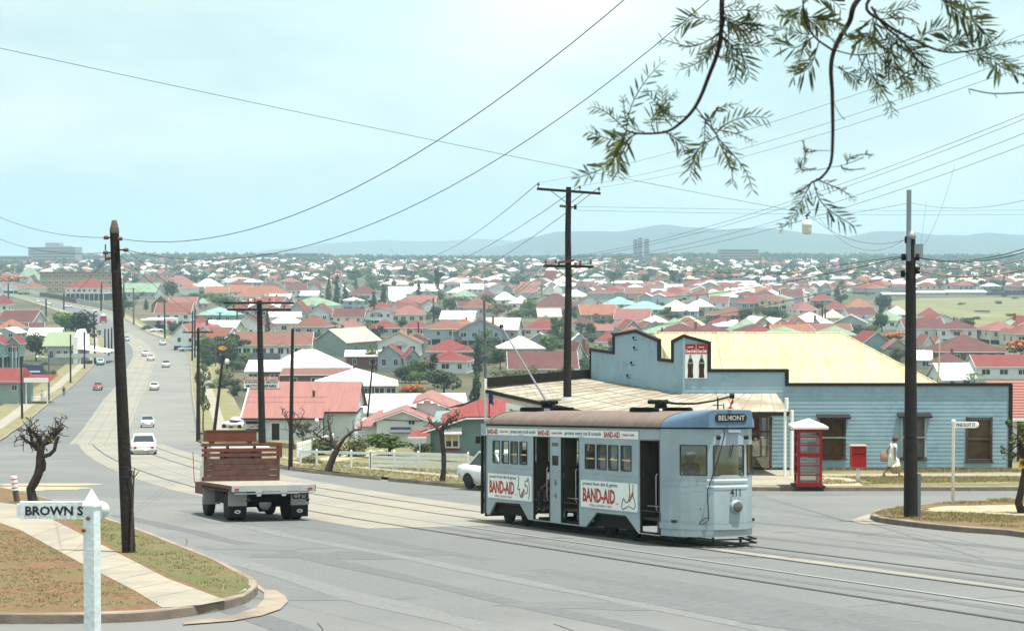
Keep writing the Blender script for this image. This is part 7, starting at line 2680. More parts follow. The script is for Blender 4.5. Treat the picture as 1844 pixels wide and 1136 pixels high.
RP, BP_, TP = carpaint('red', (.42, .03, .025)), carpaint('light_blue', (.25, .42, .52)), carpaint('teal', (.3, .55, .5))
NB = carpaint('navy', (.03, .05, .1))
def road_dir(py):
 ys = [r[0] for r in rows]
 i = min(range(len(ys) - 1), key=lambda q: abs((ys[q] + ys[q + 1]) / 2 - py))
 a, b = (RL[i][0] + RL[i][1]) / 2, (RL[i + 1][0] + RL[i + 1][1]) / 2
 d = b - a
 return math.atan2(d.y, d.x)
CG = 'cars on the main road'
for px, py, p, lab, away, kw in (
 (258.5, 817, WP, 'nearest white sedan on the main road, seen from behind past the bare pole', 1, {}),
 (265.5, 769, WP, 'second white sedan down the main road with a glinting roof', 1, dict(roofm=BP_)),
 (278, 702, WP, 'white sedan with a bluish boot down the main road, third from the crossing', 1, dict(roofm=WP)),
 (299, 661, WP, 'white sedan alone in the far pale lane', 1, dict(roofm=NB)),
 (271.5, 649, WP, 'white car, right one of a close pair far down the road', 0, {}),
 (262, 641, CP, 'cream car, left one of a close pair far down the road', 0, {}),
 (176.5, 702, RP, 'red sedan coming up in the left lane of the main road', 0, dict(roofm=carpaint('pink', (.5, .14, .13)))),
 (181, 657, TP, 'teal and white sedan parked at the left kerb of the main road', 0, dict(roofm=WP)),
 (293, 621, WP, 'white car turning at the far side street', 1, {}),
 (335, 633, BP_, 'light blue car waiting in the side street right of the main road', 2, {}),
 (228, 614, BP_, 'blue car half hidden by the bare pole', 1, {}),
 (265, 594, NB, 'dark blue car parked by the service station', 2, {}),
 (281, 598, WP, 'white car parked by the service station', 2, {}),
 (123, 554, WP, 'white car on the far bend before the paling fence', 2, {}),
 (77, 557, NB, 'dark car at the top of the far road', 0, {}),
 (88, 549, WP, 'white car right of the dark one at the top of the far road', 0, {}),
 (95, 553, BP_, 'blue car beside the white one at the top of the far road', 0, {}),
 (168, 586, NB, 'dark car beside the red truck', 0, {}),
 (68, 545, WP, 'white car left of the dark one at the top of the far road', 0, {}),
):
 g = gnd(px, py)
 h = road_dir(py)
 h = h if away == 1 else (h + math.pi if away == 0 else h - 1.2)
 sedan(lab, (g.x, g.y, zt(g.x, g.y) + .12 if g.y > 165 else g.z), h, p, group=CG, **kw)
# white saloon behind the tram
g = gnd(862, 886, 0, plane)
d = (V((-9.4, 24)) - V((0, 0))).normalized()
sedan('white sedan parked by the kerb, half hidden behind the tram rear', (-.22, 74.6, plane(-.22, 74.6)), math.radians(-56), WP, L=4.5, W=1.75, H=1.47)
# small rounded white beetle-like car by the garage
g = gnd(424, 772)
bt = thing('small_car', 'small rounded white car beside the garage wall', 'car', (g.x, g.y, g.z), math.radians(150))
mb = MB()
rings = []
for x, hw_, z0, z1 in ((-2.0, .3, .45, .6), (-1.8, .62, .3, .85), (-1.2, .74, .25, 1.05), (-.6, .76, .25, 1.0), (.4, .76, .25, .95), (1.2, .72, .28, .92), (1.75, .58, .32, .75), (1.95, .3, .42, .6)):
 rings.append([V((x, hw_ * math.cos(a), z0 + (z1 - z0) * (.5 + .5 * math.sin(a)))) for a in [i / 14 * 2 * math.pi for i in range(14)]])
mb.loft(rings, WP)
for s in (-1, 1):
 for x in (-1.2, 1.2):
  mb.lathe([(0, 0), (.42, 0), (.4, .16), (0, .2)], (x, s * .62 - .1, .34), WP, 14, 'y')
mb.build('body', bt)
mb = MB()
rings = []
for z, a, b_, cx in ((.88, 1.15, .68, -.25), (1.15, 1.0, .62, -.25), (1.38, .7, .5, -.25), (1.5, .3, .25, -.25)):
 rings.append([V((cx + a * math.cos(q), b_ * math.sin(q), z)) for q in [i / 16 * 2 * math.pi for i in range(16)]])
mb.loft(rings[1:], WP)
mb.loft(rings[:2], DARKGLASS)
mb.build('cabin', bt)
for s in (-1, 1):
 for x in (-1.2, 1.2):
  wheel(bt, x, s * .68, .32, .16, STEEL, 1)
# red tip truck with a pale load, and a white van, on the climb
g = gnd(186, 581)
h = road_dir(585) + math.pi
rt = thing('tip_truck', 'red truck with a pale load coming down the far road', 'truck', (g.x, g.y, zt(g.x, g.y) + .1), h)
mb = MB()
mb.prism([(1.2, -1.1, .6), (3.2, -1.1, .6), (3.2, -1.1, 1.6), (2.6, -1.1, 1.7), (2.3, -1.1, 2.5), (1.2, -1.1, 2.5)], (0, 2.2, 0), RP)
mb.build('cab', rt)
mb = MB()
mb.bx(-3, 1, -1.2, 1.2, .9, 1.7, RP)
mb.build('tray', rt)
mb = MB()
mb.lathe([(0, 0), (1.1, 0), (1.0, .9), (.5, 1.4), (0, 1.5)], (-.9, 0, 1.6), WP, 12)
mb.build('load', rt)
mb = MB()
mb.bx(2.45, 2.62, -.95, .95, 1.75, 2.35, DARKGLASS)
mb.build('windscreen', rt)
for x in (-2, 2.2):
 for s in (-1, 1):
  wheel(rt, x, s * 1.0, .48, .28, RP, 1)
g = gnd(172, 568)
vn = thing('van', 'white van above the red truck on the far road', 'van', (g.x, g.y, zt(g.x, g.y) + .1), road_dir(570) + math.pi)
mb = MB()
mb.prism([(-2.2, -.9, .4), (2.2, -.9, .4), (2.3, -.9, 1.2), (1.9, -.9, 2.05), (-2.1, -.9, 2.1)], (0, 1.8, 0), WP)
mb.build('body', vn)
mb = MB()
mb.quad(V((2.31, -.75, 1.25)), V((2.31, .75, 1.25)), V((1.97, .7, 1.95)), V((1.97, -.7, 1.95)), DARKGLASS)
mb.build('windscreen', vn)
for x in (-1.4, 1.4):
 for s in (-1, 1):
  wheel(vn, x, s * .8, .34, .2, STEEL, 1)
# ---------------------------------------------------------------- trees and shrubs
tr = random.Random(77)
BARK = mat('grey_brown_bark', (.09, .065, .05), .95, .3, 5, .4, 20)
BARKD = mat('dark_bark', (.062, .044, .034), .95, .35, 6, .4, 25)
LEAFS = dict(
 dark=leafmat('leaf_dark', (.022, .04, .018), (.05, .075, .03)),
 mid=leafmat('leaf_mid', (.045, .08, .02), (.09, .13, .035)),
 light=leafmat('leaf_light', (.07, .12, .025), (.13, .17, .045)),
 olive=leafmat('leaf_olive', (.08, .095, .04), (.14, .14, .07)),
 pine=leafmat('leaf_pine', (.014, .028, .018), (.035, .05, .028)),
 poinciana=leafmat('leaf_poinciana', (.04, .08, .02), (.07, .11, .03), None),
)
FLAME = leafmat('flower_flame', (.5, .08, .015), (.68, .17, .03))
def leaf_cloud(mb, lobes, n, size, m, rnd, flat=.6, shell=.55):
 """many small leaf-clump faces spread through a crown's volume"""
 tot = sum(l[3] * l[4] * l[5] for l in lobes)
 vs, fs = [], []
 for cx, cy, cz, rx, ry, rz in lobes:
  for _ in range(max(3, int(n * (rx * ry * rz) / tot))):
   d = V((rnd.gauss(0, 1), rnd.gauss(0, 1), rnd.gauss(0, 1)))
   if d.length < .01:
    continue
   d.normalize()
   r = rnd.uniform(shell, 1.0) ** .7 * (1 + .12 * noise.noise(d * 2.3 + V((cx, cy, cz))))
   c = V((cx + d.x * rx * r, cy + d.y * ry * r, cz + d.z * rz * r))
   nrm = (d + V((rnd.gauss(0, flat), rnd.gauss(0, flat), rnd.gauss(0, flat) + .35))).normalized()
   u = nrm.orthogonal().normalized()
   u.rotate(Matrix.Rotation(rnd.uniform(0, 6.28), 3, nrm))
   w = nrm.cross(u)
   s = size * rnd.uniform(.55, 1.35)
   b = len(vs)
   vs += [c + u * s, c + w * s * .55 + nrm * s * .12, c - u * s * .8, c - w * s * .55 + nrm * s * .1]
   fs.append((b, b + 1, b + 2, b + 3))
 mb.add(vs, fs, m)
CROWNS = {}
def crown_mesh(kind, i, leaf):
 """unit crowns: height 1, about 1 wide"""
 key = (kind, i, leaf)
 if key in CROWNS:
  return CROWNS[key]
 rnd = random.Random(hash(kind) % 1000 if False else sum(map(ord, kind)) * 31 + i)
 mb = MB()
 L = LEAFS[leaf]
 if kind == 'round':
  lobes = [(rnd.uniform(-.22, .22), rnd.uniform(-.22, .22), rnd.uniform(.3, .76), rnd.uniform(.2, .3), rnd.uniform(.2, .3), rnd.uniform(.17, .26)) for _ in range(9)]
  leaf_cloud(mb, lobes, 850, .055, L, rnd)
 elif kind == 'flat':
  lobes = [(rnd.uniform(-.34, .34), rnd.uniform(-.34, .34), rnd.uniform(.55, .82), rnd.uniform(.16, .26), rnd.uniform(.16, .26), rnd.uniform(.08, .14)) for _ in range(9)]
  leaf_cloud(mb, lobes, 800, .055, L, rnd)
 elif kind == 'pine':
  lobes = []
  for j in range(9):
   z = .16 + j * .095
   r = .36 * (1 - .085 * j) + .04
   for q in range(3):
    a = rnd.uniform(0, 6.28)
    lobes.append((math.cos(a) * r * .45, math.sin(a) * r * .45, z, r * .55, r * .55, .06))
  leaf_cloud(mb, lobes, 900, .045, L, rnd)
 elif kind == 'cypress':
  lobes = [(rnd.uniform(-.06, .06), rnd.uniform(-.06, .06), .12 + .8 * j / 8, .17 * (1.15 - abs(j - 3) * .12), .17 * (1.15 - abs(j - 3) * .12), .1) for j in range(9)]
  leaf_cloud(mb, lobes, 850, .04, L, rnd)
 elif kind == 'gum':
  lobes = [(rnd.uniform(-.26, .26), rnd.uniform(-.26, .26), rnd.uniform(.45, .92), rnd.uniform(.1, .17), rnd.uniform(.1, .17), rnd.uniform(.07, .12)) for _ in range(12)]
  leaf_cloud(mb, lobes, 750, .045, L, rnd)
 elif kind == 'shrub':
  lobes = [(rnd.uniform(-.32, .32), rnd.uniform(-.25, .25), rnd.uniform(.2, .66), rnd.uniform(.2, .3), rnd.uniform(.2, .3), rnd.uniform(.2, .3)) for _ in range(7)]
  leaf_cloud(mb, lobes, 900, .05, L, rnd, shell=.3)
 elif kind == 'palm':
  for j in range(15):
   a = j * 2.4
   d = V((math.cos(a), math.sin(a), 0))
   up = rnd.uniform(.0, .22)
   pts = [V((0, 0, .76)), V((0, 0, .78 + up * .6)) + d * .18, V((0, 0, .74 + up * .5)) + d * .34, V((0, 0, .58 + up * .2)) + d * .45]
   s = V((-d.y, d.x, 0))
   for p, q, w0, w1 in zip(pts, pts[1:], (.01, .05, .045), (.05, .045, .008)):
    mb.add([p - s * w0, q - s * w1, q + V((0, 0, .012)), p + V((0, 0, .012))], [(0, 1, 2, 3)], L)
    mb.add([p + s * w0, q + s * w1, q + V((0, 0, .012)), p + V((0, 0, .012))], [(3, 2, 1, 0)], L)
 if leaf == 'poinciana':
  fl = [(l[0], l[1], l[2] + l[5] * .7, l[3] * .9, l[4] * .9, l[5] * .5) for l in lobes]
  leaf_cloud(mb, fl, 420, .05, FLAME, rnd)
 o = mb.build('crown')
 CROWNS[key] = o.data
 bpy.data.objects.remove(o)
 return CROWNS[key]
TRUNKS = {}
def trunk_mesh(kind):
 if kind in TRUNKS:
  return TRUNKS[kind]
 rnd = random.Random(len(TRUNKS) + 3)
 mb = MB()
 top = {'round': .55, 'flat': .6, 'gum': .85, 'pine': .97, 'cypress': .9, 'shrub': .35, 'palm': .8}[kind]
 r = {'palm': .025, 'shrub': .03, 'pine': .025}.get(kind, .035)
 p = [V((0, 0, -.06))]
 for i in range(1, 6):
  p.append(V((rnd.uniform(-.02, .02), rnd.uniform(-.02, .02), top * i / 5)))
 mb.tube(p, [r * (1 - .13 * i) for i in range(6)], BARK, 6)
 if kind in ('round', 'flat', 'gum', 'shrub'):
  for j in range(6):
   a = rnd.uniform(0, 6.28)
   q = p[2 + j % 3]
   e = q + V((math.cos(a) * .27, math.sin(a) * .27, rnd.uniform(.12, .26)))
   mb.tube([q, q.lerp(e, .5) + V((0, 0, .02)), e], [r * .5, r * .35, r * .15], BARK, 5)
 o = mb.build('trunk')
 TRUNKS[kind] = o.data
 bpy.data.objects.remove(o)
 return TRUNKS[kind]
def tree(label, g, hgt, wid, kind, leaf, var=0, group=None, name='tree', cat='tree'):
 t = thing(name, label, cat, (g.x, g.y, g.z - .05), tr.uniform(0, 6.28), group)
 t.scale = (wid, wid, hgt)
 for nm, me in (('trunk', trunk_mesh(kind)), ('crown', crown_mesh(kind, var, leaf))):
  o = bpy.data.objects.new(nm, me)
  COL.objects.link(o)
  o.parent = t
 return t
KW = dict(round='round', flat='spreading', pine='pine', cypress='cypress', gum='open', shrub='bushy', palm='palm')
TG_ = 'trees of the valley suburb'
TREES = [
 # px, base y, height px, width px, kind, leaf, label
 (118, 603, 46, 66, 'round', 'light', 'bright green bushy tree left of the dark one by the main road'),
 (147, 620, 62, 62, 'round', 'pine', 'big dark round tree beside the main road'),
 (65, 650, 52, 46, 'round', 'dark', 'dark tree between the teal cottages and the green-roofed hall'),
 (50, 676, 26, 26, 'shrub', 'mid', 'left clipped green bush behind the blue billboard'),
 (72, 684, 24, 34, 'shrub', 'dark', 'dark clipped hedge bush behind the blue billboard'),
 (92, 684, 22, 20, 'shrub', 'light', 'bright clipped bush near the low sign'),
 (22, 520, 24, 52, 'flat', 'poinciana', 'orange-flowering spreading tree at the upper left below the hospital'),
 (102, 525, 40, 26, 'palm', 'dark', 'palm in front of the tan flats'),
 (180, 494, 30, 24, 'round', 'pine', 'dark round tree on the skyline left of the bare pole'),
 (311, 540, 36, 40, 'round', 'mid', 'green tree behind the long pink roof'),
 (345, 520, 26, 40, 'gum', 'olive', 'loose tree by the wide dazzling white hip'),
 (408, 560, 32, 62, 'round', 'mid', 'broad leafy tree behind the low teal house'),
 (318, 610, 36, 34, 'round', 'dark', 'round dark tree before the service station'),
 (360, 548, 22, 60, 'flat', 'mid', 'spreading greenery below the low orange roof'),
 (592, 552, 54, 20, 'pine', 'pine', 'left tall dark pine of the clump'),
 (607, 556, 62, 24, 'pine', 'pine', 'second tall dark pine of the clump'),
 (622, 552, 44, 22, 'pine', 'pine', 'third dark pine of the clump'),
 (640, 516, 32, 46, 'gum', 'dark', 'large open gum behind the pines'),
 (672, 565, 40, 28, 'pine', 'pine', 'left of two broad dark pines above the clearing'),
 (690, 566, 52, 34, 'cypress', 'pine', 'right of two broad dark pines above the clearing'),
 (648, 552, 22, 34, 'round', 'mid', 'round bush between the dark pines'),
 (670, 528, 24, 40, 'round', 'mid', 'bushy tree behind the maroon hip between pines'),
 (754, 540, 36, 18, 'pine', 'pine', 'slim dark pine beside the long white roof'),
 (790, 540, 52, 30, 'gum', 'pine', 'tall irregular two-trunk pine'),
 (781, 584, 44, 13, 'cypress', 'pine', 'slim dark cypress by the maroon gable'),
 (830, 560, 28, 60, 'round', 'mid', 'mass of greenery left of the red chimney'),
 (881, 560, 32, 40, 'round', 'dark', 'dark tree below the maroon hip with chimney'),
 (898, 582, 36, 44, 'flat', 'olive', 'olive spreading tree left of the cream flat-roofed house'),
 (926, 590, 34, 42, 'round', 'mid', 'green tree beside the olive spreading one'),
 (935, 520, 26, 44, 'round', 'mid', 'rounded green tree above two white hips'),
 (975, 535, 24, 22, 'palm', 'dark', 'dark palm above the lower white hip'),
 (1106, 520, 34, 34, 'gum', 'dark', 'left dark tree clump on the flat behind the white roofs'),
 (1160, 518, 24, 26, 'gum', 'dark', 'middle dark tree clump on the flat'),
 (1214, 522, 34, 32, 'gum', 'dark', 'right dark tree clump on the flat'),
 (1047, 612, 30, 26, 'gum', 'mid', 'thin green tree before the maroon hip by the crossarm pole'),
 (1342, 582, 30, 40, 'round', 'dark', 'dark tree left of the white house with a red gable'),
 (1396, 580, 28, 54, 'round', 'dark', 'broad dark tree right of the white house with a red gable'),
 (1588, 598, 40, 36, 'round', 'dark', 'tall dark tree left of the pale green roof'),
 (1590, 562, 34, 36, 'round', 'dark', 'round tree at the near corner of the field'),
 (1738, 604, 36, 40, 'round', 'dark', 'dark round tree at the field fence'),
 (1425, 600, 20, 36, 'shrub', 'olive', 'olive bush before the large white hip roof'),
 (1465, 602, 18, 30, 'shrub', 'mid', 'green bush before the large white hip roof'),
 (1500, 602, 18, 30, 'shrub', 'olive', 'pale olive bush before the all-grey house'),
 (1540, 604, 20, 34, 'shrub', 'dark', 'dark bush right of the all-grey house'),
 (1612, 625, 30, 50, 'flat', 'poinciana', 'orange-flowering tree behind the tall right pole'),
 (1620, 650, 22, 44, 'shrub', 'mid', 'hedge bush before the pink gable'),
 (1838, 655, 44, 60, 'flat', 'poinciana', 'orange-flowering tree cut by the right edge'),
 (1755, 690, 20, 40, 'palm', 'mid', 'palm-like plant behind the shop wall end'),
 (738, 735, 42, 72, 'round', 'poinciana', 'orange-flowering tree behind the brick wing of the school'),
 (800, 712, 52, 70, 'round', 'dark', 'dense dark fruit tree behind the cottages'),
 (856, 756, 96, 52, 'cypress', 'pine', 'tall dark cypress directly behind the green cottage'),
 (905, 720, 62, 74, 'shrub', 'olive', 'big olive bush behind the awning end'),
 (980, 706, 36, 40, 'palm', 'mid', 'palm behind the dark upstand of the awning'),
 (1020, 700, 38, 50, 'gum', 'mid', 'green tree behind the crossarm pole above the awning'),
 (782, 700, 60, 30, 'gum', 'dark', 'dark loose tree left of the cypress'),
 (366, 778, 106, 44, 'gum', 'olive', 'straggly brownish tree at the kerb of the main road'),
 (582, 822, 44, 96, 'shrub', 'olive', 'grey-green oleander bush before the garage'),
 (640, 826, 48, 66, 'shrub', 'olive', 'fuzzy olive bush behind the white plank fence'),
 (700, 828, 52, 120, 'flat', 'mid', 'spreading green tree in the cottage garden'),
 (765, 822, 30, 44, 'shrub', 'light', 'yellow-flecked shrub beside the green cottage porch'),
 (545, 800, 40, 50, 'gum', 'olive', 'thin shrub by the garage door'),
 (560, 838, 20, 60, 'shrub', 'olive', 'weedy growth behind the post fence'),
 (420, 700, 24, 40, 'shrub', 'olive', 'dry shrub on the bank left of the garage sign'),
 (398, 690, 30, 30, 'gum', 'olive', 'leafless-looking shrub in the yard left of the garage'),
 (425, 712, 20, 34, 'shrub', 'dark', 'dark low shrub left of the garage gable'),
]
for px, py, h, w, kd, lf, lab in TREES:
 g = gnd(px, py)
 tree(lab, g, h / F * g.y * 1.05, w / F * g.y * 1.0, kd, lf, tr.randint(0, 2), TG_ if py < 640 else None, 'shrub' if kd == 'shrub' else ('palm_tree' if kd == 'palm' else 'tree'), 'shrub' if kd == 'shrub' else 'tree')
 HOUSE_BOXES.append((px - w / 2, px + w / 2, py - h, py, g.y))
# banana plants in front of the low white roof
g = gnd(652, 752)
bt = thing('banana_plant', 'banana plant with upright leaves against the low white roof', 'plant', g)
mb = MB()
for a, l in ((.3, 2.6), (1.6, 2.2), (2.6, 2.8), (4.0, 2.0), (5.2, 2.4)):
 d = V((math.cos(a), math.sin(a), 0))
 s = V((-d.y, d.x, 0)) * .28
 pts = [V((0, 0, .8)), V((0, 0, 1.6)) + d * .2, V((0, 0, l)) + d * .5, V((0, 0, l + .2)) + d * .9]
 for p, q, w0, w1 in zip(pts, pts[1:], (.2, 1, .9), (1, .9, .1)):
  mb.quad(p - s * w0, q - s * w1, q + s * w1, p + s * w0, LEAFS['light'])
mb.build('leaf', bt)
mb = MB()
mb.tube([(0, 0, -.2), (0, 0, 1.2)], [.16, .1], mat('banana_stem', (.15, .17, .06), .8, .2), 8)
mb.build('stem', bt)
# ------------------------------------------------ pruned street trees
def limb(mb, p, d, r, n, rnd, curl=.5, seg=.25):
 pts, rs = [p.copy()], [r]
 for i in range(n):
  d = (d + V((rnd.gauss(0, curl), rnd.gauss(0, curl), rnd.gauss(0, curl) + .12))).normalized()
  p = p + d * seg
  pts.append(p.copy())
  rs.append(r * (1 - .6 * (i + 1) / n))
 mb.tube(pts, rs, BARKD, 6)
 return pts, d
def pruned(label, base, trunk, tops, rnd, spread, leafy=None, nleaf=0, bark=BARKD, twigs=4, rl=.03, lsize=.05):
 t = thing('street_tree', label, 'tree', base)
 mb = MB()
 rads = [q[1] for q in trunk]
 mb.tube([q[0] for q in trunk], rads, bark, 9)
 mb.build('trunk', t)
 mb = MB()
 tipl = []
 for p, d, r, n in tops:
  pts, dd = limb(mb, p, d, r, n, rnd, .28, spread)
  for i in range(1, len(pts)):
   for _ in range(twigs):
    v = V((rnd.gauss(0, 1), rnd.gauss(0, 1), rnd.gauss(.25, .8))).normalized()
    q, d2 = limb(mb, pts[i], v, rl, 4, rnd, .55, spread * .55)
    tipl.append(q[-1])
    if rnd.random() < .6:
     q2, _d = limb(mb, q[2], V((rnd.gauss(0, 1), rnd.gauss(0, 1), rnd.gauss(.3, .8))).normalized(), rl * .6, 3, rnd, .5, spread * .4)
     tipl.append(q2[-1])
     mb.lathe([(0, -rl), (rl * 1.1, -rl * .4), (rl * 1.1, rl * .4), (0, rl)], q2[-1], bark, 6)
 mb.build('branch', t)
 if leafy:
  mb = MB()
  for _ in range(nleaf):
   c = rnd.choice(tipl)
   leaf_cloud(mb, [(c.x, c.y, c.z, spread * .35, spread * .35, spread * .35)], 7, lsize, leafy, rnd)
  mb.build('leaves', t)
 return t
base = gnd(61, 905, .14, plane)
T = lambda px, py, dy=0: at(px, py, base.y + dy) - base
rnd = random.Random(4)
YL = leafmat('leaf_yellowish', (.12, .14, .02), (.28, .25, .04))
tk = [(T(61, 908), .17), (T(58, 895), .15), (T(55, 880), .14), (T(62, 868), .145), (T(69, 853), .14), (T(71, 838), .12), (T(72, 820), .12), (T(75, 800), .11)]
tops = [(T(73, 812), V((-.8, 0, .6)), .09, 4), (T(75, 802), V((.1, .3, .8)), .09, 4), (T(75, 800), V((.9, 0, .35)), .09, 5), (T(74, 806), V((-.6, -.5, .5)), .07, 4), (T(76, 798), V((.6, .5, .8)), .07, 4)]
stt = pruned('gnarled leafless pruned tree with a tangled crown by the crossing corner', base, tk, tops, rnd, .2, YL, 16, twigs=4, rl=.02)
mb = MB()
mb.tube([T(70, 853), T(80, 845), T(81, 835), T(76, 818)], [.06, .05, .045, .05], BARKD, 7)
mb.tube([T(77, 822), T(90, 818), T(98, 810), T(101, 795), T(106, 785)], [.07, .065, .06, .06, .05], BARKD, 7)
mb.build('side_limb', stt)
for (bx_, by_), (fx, fy), hpx, lab, sd in (((602, 848), (605, 805), 85, 'bare pruned tree with claw-like branches before the white fence', 9), ((798, 866), (797, 790), 112, 'slim bare pruned tree with a knotty top on the verge near the parked car', 12)):
 b = gnd(bx_, by_, .13, plane)
 Tt = lambda px, py: at(px, py, b.y) - b
 rnd = random.Random(sd)
 if sd == 9:
  tk = [(Tt(590, 850), .2), (Tt(594, 838), .17), (Tt(600, 822), .16), (Tt(608, 806), .15)]
  tops = [(Tt(606, 808), V((-.75, 0, .75)), .1, 5), (Tt(608, 806), V((.7, 0, .8)), .1, 5), (Tt(606, 809), V((-.2, .3, 1)), .08, 5)]
  pruned(lab, b, tk, tops, rnd, .3, twigs=2, rl=.025)
 else:
  tk = [(Tt(796, 868), .13), (Tt(799, 845), .1), (Tt(799, 820), .1), (Tt(796, 790), .1), (Tt(795, 775), .11)]
  tops = [(Tt(795, 778), V((-.5, 0, .8)), .08, 4), (Tt(796, 776), V((.6, .1, .9)), .08, 5), (Tt(795, 774), V((0, .3, 1)), .07, 5)]
  pruned(lab, b, tk, tops, rnd, .17, YL, 3, twigs=3, rl=.022)
b = gnd(528, 812)
Tt = lambda px, py: at(px, py, b.y) - b
pruned('bare twiggy tree in front of the garage door', b, [(Tt(528, 815), .16), (Tt(526, 795), .13), (Tt(524, 782), .12)], [(Tt(524, 784), V((-.8, 0, .8)), .08, 5), (Tt(524, 784), V((.5, 0, 1)), .08, 5), (Tt(525, 784), V((0, .3, 1)), .08, 5)], random.Random(2), .36, twigs=2, rl=.03)
# leafy pollard on the right edge
b = gnd(1841, 924, .14, plane)
Tt = lambda px, py: at(px, py, b.y) - b
GL2 = leafmat('leaf_pollard', (.05, .08, .02), (.16, .17, .05), (.3, .25, .1), 3)
pt_ = pruned('leafy pollarded tree with a yellow tag at the right edge', b, [(Tt(1842, 926), .13), (Tt(1834, 905), .11), (Tt(1840, 880), .1), (Tt(1846, 850), .1), (Tt(1850, 825), .1)], [(Tt(1850, 830), V((-.7, 0, .6)), .07, 3), (Tt(1850, 830), V((.8, 0, .6)), .07, 3), (Tt(1850, 825), V((.1, .4, 1)), .07, 3), (Tt(1850, 825), V((-.2, -.4, 1)), .07, 3)], random.Random(8), .27, GL2, 230, twigs=4, rl=.02, lsize=.06)
tagm = thing('yellow_tag', 'small yellow sign with red marks hung on the right-edge tree', 'sign', Tt(1836, 832) + b + V((0, -.3, 0)))
mb = MB()
mb.M = Matrix.Rotation(.18, 4, 'Y')
mb.bx(-.1, .1, -.01, .01, -.13, .13, mat('tag_yellow', (.65, .45, .04), .5, .05))
mb.text('R', frame((-.035, -.012, .0), (1, 0, 0), (0, 0, 1), (0, -1, 0)), .05, .1, ADRED, bold=.03)
mb.text('R', frame((.035, -.012, .0), (1, 0, 0), (0, 0, 1), (0, -1, 0)), .05, .1, ADRED, bold=.03)
mb.build('plate', tagm)
mb = MB()
mb.tube([(0, 0, .12), (.05, .1, .35)], .008, WIREM, 4)
mb.build('cord', tagm)
# sapling against the bare pole
b = b1 + V((.16, -.15, 0))
t = thing('sapling', 'thin leafless sapling growing against the foot of the bare pole', 'tree', b)
mb = MB()
S_ = lambda px, py: at(px, py, b.y) - b
mb.tube([S_(236, 1000), S_(237, 960), S_(239, 905), S_(241, 850)], [.035, .03, .025, .018], BARK, 6)
mb.build('stem', t)
mb = MB()
for a in ((241, 868, 236, 845), (240, 862, 250, 848), (241, 850, 230, 842), (241, 855, 243, 842)):
 mb.tube([S_(a[0], a[1]), S_(a[2], a[3])], [.015, .008], BARK, 5)
mb.build('twig', t)
# ------------------------------------------------ the near tree whose leafy limbs hang into the sky
YT = 6.2
LM = leafmat('leaf_near', (.04, .062, .02), (.1, .125, .04), None, 5)
bt_ = V((6.6, 7.6, zt(6.6, 7.6)))
nt_ = thing('overhanging_tree', 'near tree whose drooping feathery limbs hang in from the top right', 'tree', bt_)
N_ = lambda px, py, dy=0.0: at(px, py, YT + dy) - bt_
BARKN = mat('near_dark_bark', (.03, .018, .014), .95, .3, 40, .5, 60)
mb = MB()
mb.tube([V((0, 0, -.2)), V((.05, 0, 1.6)), V((-.1, -.05, 3.6)), V((-.9, -.3, 5.2)), N_(2900, -420, .6), N_(2150, -330, .2)], [.17, .15, .12, .07, .04, .02], BARKN, 10)
mb.build('trunk', nt_)
mb = MB()
def lmb(pts, r0, r1):
 q = smooth_line(pts, 5)
 n = len(q)
 r0, r1 = r0 * .22, max(r1 * .45, .0014)
 mb.tube([p + V((noise.noise(p * 9) * .004, 0, noise.noise(p * 7 + V((3, 0, 0))) * .004)) for p in q], [r0 + (r1 - r0) * i / (n - 1) for i in range(n)], BARKN, 7)
 return q
A_ = lmb([N_(2150, -330, .2), N_(1800, -260, .1), N_(1400, -170), N_(1310, -60), N_(1301, 0), N_(1299, 45), N_(1292, 95), N_(1272, 150), N_(1250, 195), N_(1225, 222), N_(1196, 238), N_(1150, 240), N_(1130, 235)], .05, .006)
B_ = lmb([N_(2150, -330, .2), N_(1850, -200, .2), N_(1620, -60, .1), N_(1545, 0), N_(1530, 40), N_(1507, 80), N_(1497, 120), N_(1499, 180), N_(1500, 240), N_(1496, 292), N_(1480, 318), N_(1462, 328)], .05, .007)
C_ = lmb([N_(1620, -60, .1), N_(1560, 8), N_(1590, 40), N_(1630, 65), N_(1680, 88), N_(1715, 94), N_(1770, 88)], .026, .006)
D_ = lmb([N_(1568, 12), N_(1590, 45), N_(1625, 75), N_(1650, 105), N_(1673, 125)], .018, .006)
E_ = lmb([N_(1450, -40), N_(1447, 0), N_(1452, 40), N_(1470, 70), N_(1500, 92)], .011, .008)
F_ = lmb([N_(1503, 92), N_(1540, 100), N_(1580, 96)], .009, .005)
G2 = lmb([N_(1252, 194), N_(1268, 215), N_(1280, 232), N_(1293, 248)], .009, .005)
H_ = lmb([N_(1960, 150), N_(1890, 160), N_(1844, 166), N_(1790, 170), N_(1745, 160)], .012, .004)
I_ = lmb([N_(2150, -330, .2), N_(2000, -100), N_(1960, 60), N_(1960, 150)], .03, .012)
for tw in ([N_(1499, 270), N_(1470, 270), N_(1455, 268)], [N_(1497, 300), N_(1520, 297), N_(1556, 283)], [N_(1496, 300), N_(1470, 305), N_(1440, 300)], [N_(1300, 60), N_(1325, 52), N_(1360, 60)], [N_(1500, 118), N_(1515, 125), N_(1535, 122)], [N_(1502, 185), N_(1512, 205), N_(1522, 216)], [N_(1745, 160), N_(1748, 170)], [N_(1790, 170), N_(1795, 178)]):
 lmb(tw, .004, .002)
mb.build('limb', nt_)
